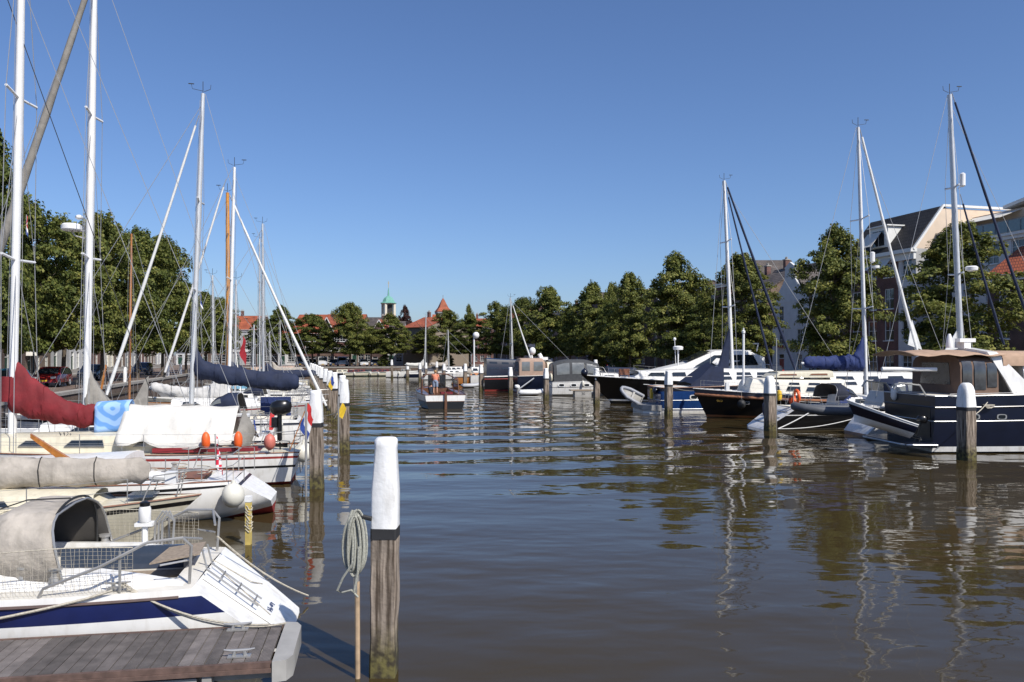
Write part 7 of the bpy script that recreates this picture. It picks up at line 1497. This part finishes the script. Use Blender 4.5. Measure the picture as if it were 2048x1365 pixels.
# people
def person(loc, rz, joints, top, bottom, hair, label, seated=False):
    e = thing('person', loc, rz, label, 'person'); me = bpy.data.meshes.new('body'); V = []; E = []; Rr = []; idx = {}
    for k, (p, r) in joints.items(): idx[k] = len(V); V.append(p); Rr.append(r)
    for a, b_ in (('pelvis','waist'),('waist','chest'),('chest','neck'),('neck','head'),('head','crown'),('chest','shL'),('shL','elL'),('elL','wrL'),('wrL','haL'),('chest','shR'),('shR','elR'),('elR','wrR'),('wrR','haR'),('pelvis','hipL'),('hipL','knL'),('knL','anL'),('anL','toL'),('pelvis','hipR'),('hipR','knR'),('knR','anR'),('anR','toR')): E.append((idx[a], idx[b_]))
    me.from_pydata(V, E, []); o = bpy.data.objects.new('body', me); COL.objects.link(o); o.parent = e; md = o.modifiers.new('skin', 'SKIN'); md.use_smooth_shade = True
    for i, r in enumerate(Rr): me.skin_vertices[0].data[i].radius = r if isinstance(r, tuple) else (r, r)
    me.skin_vertices[0].data[0].use_root = True; s_ = o.modifiers.new('sub', 'SUBSURF'); s_.levels = 1; s_.render_levels = 2; me.materials.append(skin)
    J = {k: Vector(p) for k, (p, r) in joints.items()}
    # clothes
    m = MB(); c = [J['pelvis'], J['waist'], J['chest'], J['chest'].lerp(J['neck'], .75)]
    m.loft([[p+Vector((w_*math.cos(a), d_*math.sin(a), 0)) for a in [2*PI*k/14 for k in range(14)]] for p, w_, d_ in zip(c, (.13, .135, .15, .08), (.19, .18, .22, .11))])
    for s2 in 'LR': m.tube([J['sh'+s2]+(J['chest']-J['sh'+s2])*.3, J['sh'+s2], J['sh'+s2].lerp(J['el'+s2], .6)], [.10, .085, .07], 10)
    m.build('shirt', top, e, 70)
    m = MB()
    for s2 in 'LR': m.tube([J['pelvis']*.5+J['hip'+s2]*.5+Vector((0,0,.08)), J['hip'+s2], J['hip'+s2].lerp(J['kn'+s2], .85)], [.12, .125, .10], 12)
    m.lathe([(.05,-.1),(.15,-.05),(.16,.1),(.14,.14)], J['pelvis'], 14); m.build('shorts', bottom, e, 70)
    m = MB(); hd = J['head'].lerp(J['crown'], .45); m.ball(hd+Vector((-.03, 0, .035)), .112, 14, 1.05); m.build('hair', hair, e, 60)
    # face and fingers
    f = hd; m = MB(); m.loft([[f+Vector((.085, -.012, .0)), f+Vector((.085, .012, .0)), f+Vector((.08, 0, .03))], [f+Vector((.115, -.018, -.03)), f+Vector((.115, .018, -.03)), f+Vector((.10, 0, -.02))]]); m.build('nose', skin, e)
    for s2 in 'LR':
        h_ = J['ha'+s2]; d_ = (J['ha'+s2]-J['wr'+s2]).normalized(); sd2 = d_.cross(Vector((1, 0, 0))).normalized(); m = MB()
        for k, l_ in enumerate((.07, .08, .075, .06)): b_ = h_+sd2*(.02*(k-1.5)); m.tube([b_, b_+d_*l_*.5+Vector((.01, 0, 0)), b_+d_*l_*.9+Vector((.03, 0, 0))], [.010, .009, .007], 6)
        m.tube([h_-d_*.04+sd2*.03, h_+sd2*.06+Vector((.02, 0, 0))], [.011, .008], 6); m.build('fingers', skin, e, 60)
    return e
ST = {'pelvis': ((0,0,.93),(.12,.15)), 'waist': ((.01,0,1.08),(.11,.14)), 'chest': ((.01,0,1.32),(.11,.16)), 'neck': ((.02,0,1.50),.055), 'head': ((.04,0,1.60),(.085,.075)), 'crown': ((.04,0,1.72),(.08,.075)),
 'shL': ((0,.19,1.43),.06), 'elL': ((.08,.27,1.16),.045), 'wrL': ((.30,.22,1.08),.032), 'haL': ((.38,.2,1.08),.035), 'shR': ((0,-.19,1.43),.06), 'elR': ((-.02,-.27,1.15),.045), 'wrR': ((.10,-.25,.92),.032), 'haR': ((.12,-.25,.84),.035),
 'hipL': ((0,.1,.88),.09), 'knL': ((.04,.12,.49),.062), 'anL': ((-.02,.13,.08),.042), 'toL': ((.16,.15,.04),.04), 'hipR': ((0,-.1,.88),.09), 'knR': ((.02,-.12,.49),.062), 'anR': ((-.05,-.13,.08),.042), 'toR': ((.13,-.16,.04),.04)}
LM = Matrix.Translation(LZ.location) @ Matrix.Rotation(R(103), 4, 'Z')
person(LM @ Vector((1.5, .55, 1.05)), R(95), ST, M('salmon_shirt', (.62,.22,.13), .8), M('pale_blue_shorts', (.22,.27,.36), .8), M('fair_hair', (.35,.2,.09), .8), 'person in salmon shirt and grey blue shorts standing at the stern of the open launch')
SIT = dict(ST); SIT.update({'knL': ((.42,.14,.90),.062), 'anL': ((.46,.14,.48),.042), 'toL': ((.62,.15,.44),.04), 'knR': ((.42,-.14,.90),.062), 'anR': ((.46,-.14,.48),.042), 'toR': ((.62,-.16,.44),.04)})
person(LM @ Vector((2.6, .75, .1)), R(60), SIT, M('dark_shirt', (.03,.04,.06), .8), M('dark_shorts', (.03,.03,.04), .8), M('dark_hair', (.03,.02,.015), .8), 'person in dark clothes seated inside the open launch')
# ---------------------------------------------------------------- cars, lamp, bicycles, bollards
dv = math.atan2(1, -.245); dr = math.atan2(1, -.255)
def carL(px, Y, col, label, kind='car', rz=None): car((px-1024)/F*Y, Y, dv+PI if rz is None else rz, col, label, kind)
carL(105, 60, (.22,.015,.015), 'dark red hatchback on the left quay right of the lantern'); carL(14, 52, (.03,.16,.20), 'teal blue car at the left edge behind the red sail cover')
carL(185, 76, (.03,.035,.05), 'dark car behind the second white mast'); carL(285, 96, (.02,.03,.06), 'dark blue car behind the slanting furled sail on the left quay')
for k, (px, Y, col, kd, lb) in enumerate(((600, 163, (.02,.02,.025), 'van', 'black van at the left of the far quay'), (625, 164, (.03,.03,.035), 'car', 'dark car next to the black van at the far quay'), (645, 163, (.6,.6,.6), 'van', 'white van behind the left row of piles at the far quay'), (668, 162.5, (.02,.03,.06), 'car', 'dark blue car right of the white van at the far quay'), (684, 166, (.62,.62,.62), 'van', 'white van at the far quay under the bright round tree'),
        (703, 163.5, (.02,.02,.025), 'car', 'black car under the bright round tree'), (727, 164, (.45,.46,.48), 'car', 'silver car right of the bright round tree'), (750, 163, (.02,.025,.04), 'car', 'dark car with yellow number plate before the white shopfront'), (768, 164, (.02,.02,.02), 'car', 'black car parked left of the tree before the tower'))):
    car((px-1024)/F*Y, Y, R(-80) if k % 2 else R(-75), col, lb, kd, s=.95)
for px, Y, col, lb in ((1213, 115, (.03,.07,.18), 'blue car on the right quay above the white cruiser'), (1530, 70, (.02,.02,.025), 'black car before the red door'), (1650, 62, (.03,.035,.05), 'dark car behind the blue sail cover on the right'), (1800, 54, (.015,.015,.02), 'black car left of the tan canopy'), (1420, 84, (.02,.02,.02), 'black car behind the two dark furled sails'), (1090, 140, (.3,.3,.32), 'grey car on the right quay above the grey dome canopy boat')):
    Yq = (42+2.5)/((px-1024)/F+.255); car((px-1024)/F*Yq, Yq, dr, col, lb)
street_lamp((67-1024)/F*62, 62, 4.8, 'old fashioned lantern on a dark post at the left quay'); street_lamp((1506-1024)/F*80, 80, 4.6, 'lantern on a dark post on the right quay by the two dark furled sails')
street_lamp((600-1024)/F*161, 161, 5, 'lantern at the far quay behind the slanting furled sail')
for k, (px, Y, lb) in enumerate(((250, 70, 'fattest white bollard on the left quay by the thin orange mast'), (335, 88, 'white bollard on the left quay behind the slanting furled sail'), (361, 94, 'white bollard left of the tall blue covered mast'), (128, 62, 'white marker post right of the dark red hatchback'))): bollard((px-1024)/F*Y, Y, 1.3, .16 if k != 1 else .2, lb)
for k, (px, Y, lb) in enumerate(((158, 57, 'bicycle parked against the quay edge right of the red car'), (212, 66, 'bicycle parked behind the grey sail cover'), (232, 70, 'dark bicycle left of the fat white bollard'), (300, 86, 'bicycle near the slanting furled sail on the left quay'))): bicycle((px-1024)/F*Y, Y, dv+.3*k, lb, ((.02,.02,.02),(.1,.02,.02),(.02,.04,.08),(.03,.03,.03))[k])
# shrubs on the right quay
def shrub(px, Y, hgt, label):
    e = thing('shrub', ((px-1024)/F*Y, Y, 1.6), px, label, 'shrub', 'shrubs along the quays'); c = bpy.data.objects.new('foliage', VAR[3][0]); COL.objects.link(c); c.parent = e; k = hgt/10.5; c.scale = (k*1.3, k*1.3, k)
for px, Y, hh_, lb in ((893, 154, 2.6, 'round green shrub at the far right quay with pale flowers'), (1197, 118, 3, 'light green bush behind the pile before the black hull'), (1248, 104, 3.4, 'bush at the foot of the pointed tree'), (770, 162, 2.4, 'low bush at the foot of the brown gabled house')): shrub(px, Y, hh_, lb)

# ---------------------------------------------------------------- lines from piles to boats
for (px, py, Y), (qx, qy, Z), lb in (((1337, 772, 53), (1395, 782, 51.5), 'rope from the pile by the blue cruiser to the bow of the traditional yacht'), ((1193, 766, 65), (1166, 757, 65.5), 'short rope from the pile to the bow of the long black hull'), ((1092, 762, 73), (1104, 770, 79), 'rope from the pile to the stern of the dome canopy boat'), ((1021, 762, 83), (1032, 765, 85), 'rope from the pile to the navy hulled cruiser'),
        ((962, 756, 89), (968, 760, 90), 'short rope from the pile to the tug style yacht'), ((1933, 836, 30.2), (1975, 805, 31.9), 'rope from the thick round headed pile to the big navy yacht fairlead'), ((634, 850, 23.8), (590, 872, 25.4), 'rope from the second pile to the stern with the tricolour flag'), ((690, 815, 33.4), (640, 832, 36.4), 'slanting rope left of the pile with the yellow pennant')):
    line(W(px, py, Y), W(qx, qy, Z), .12, lb, r=.018)
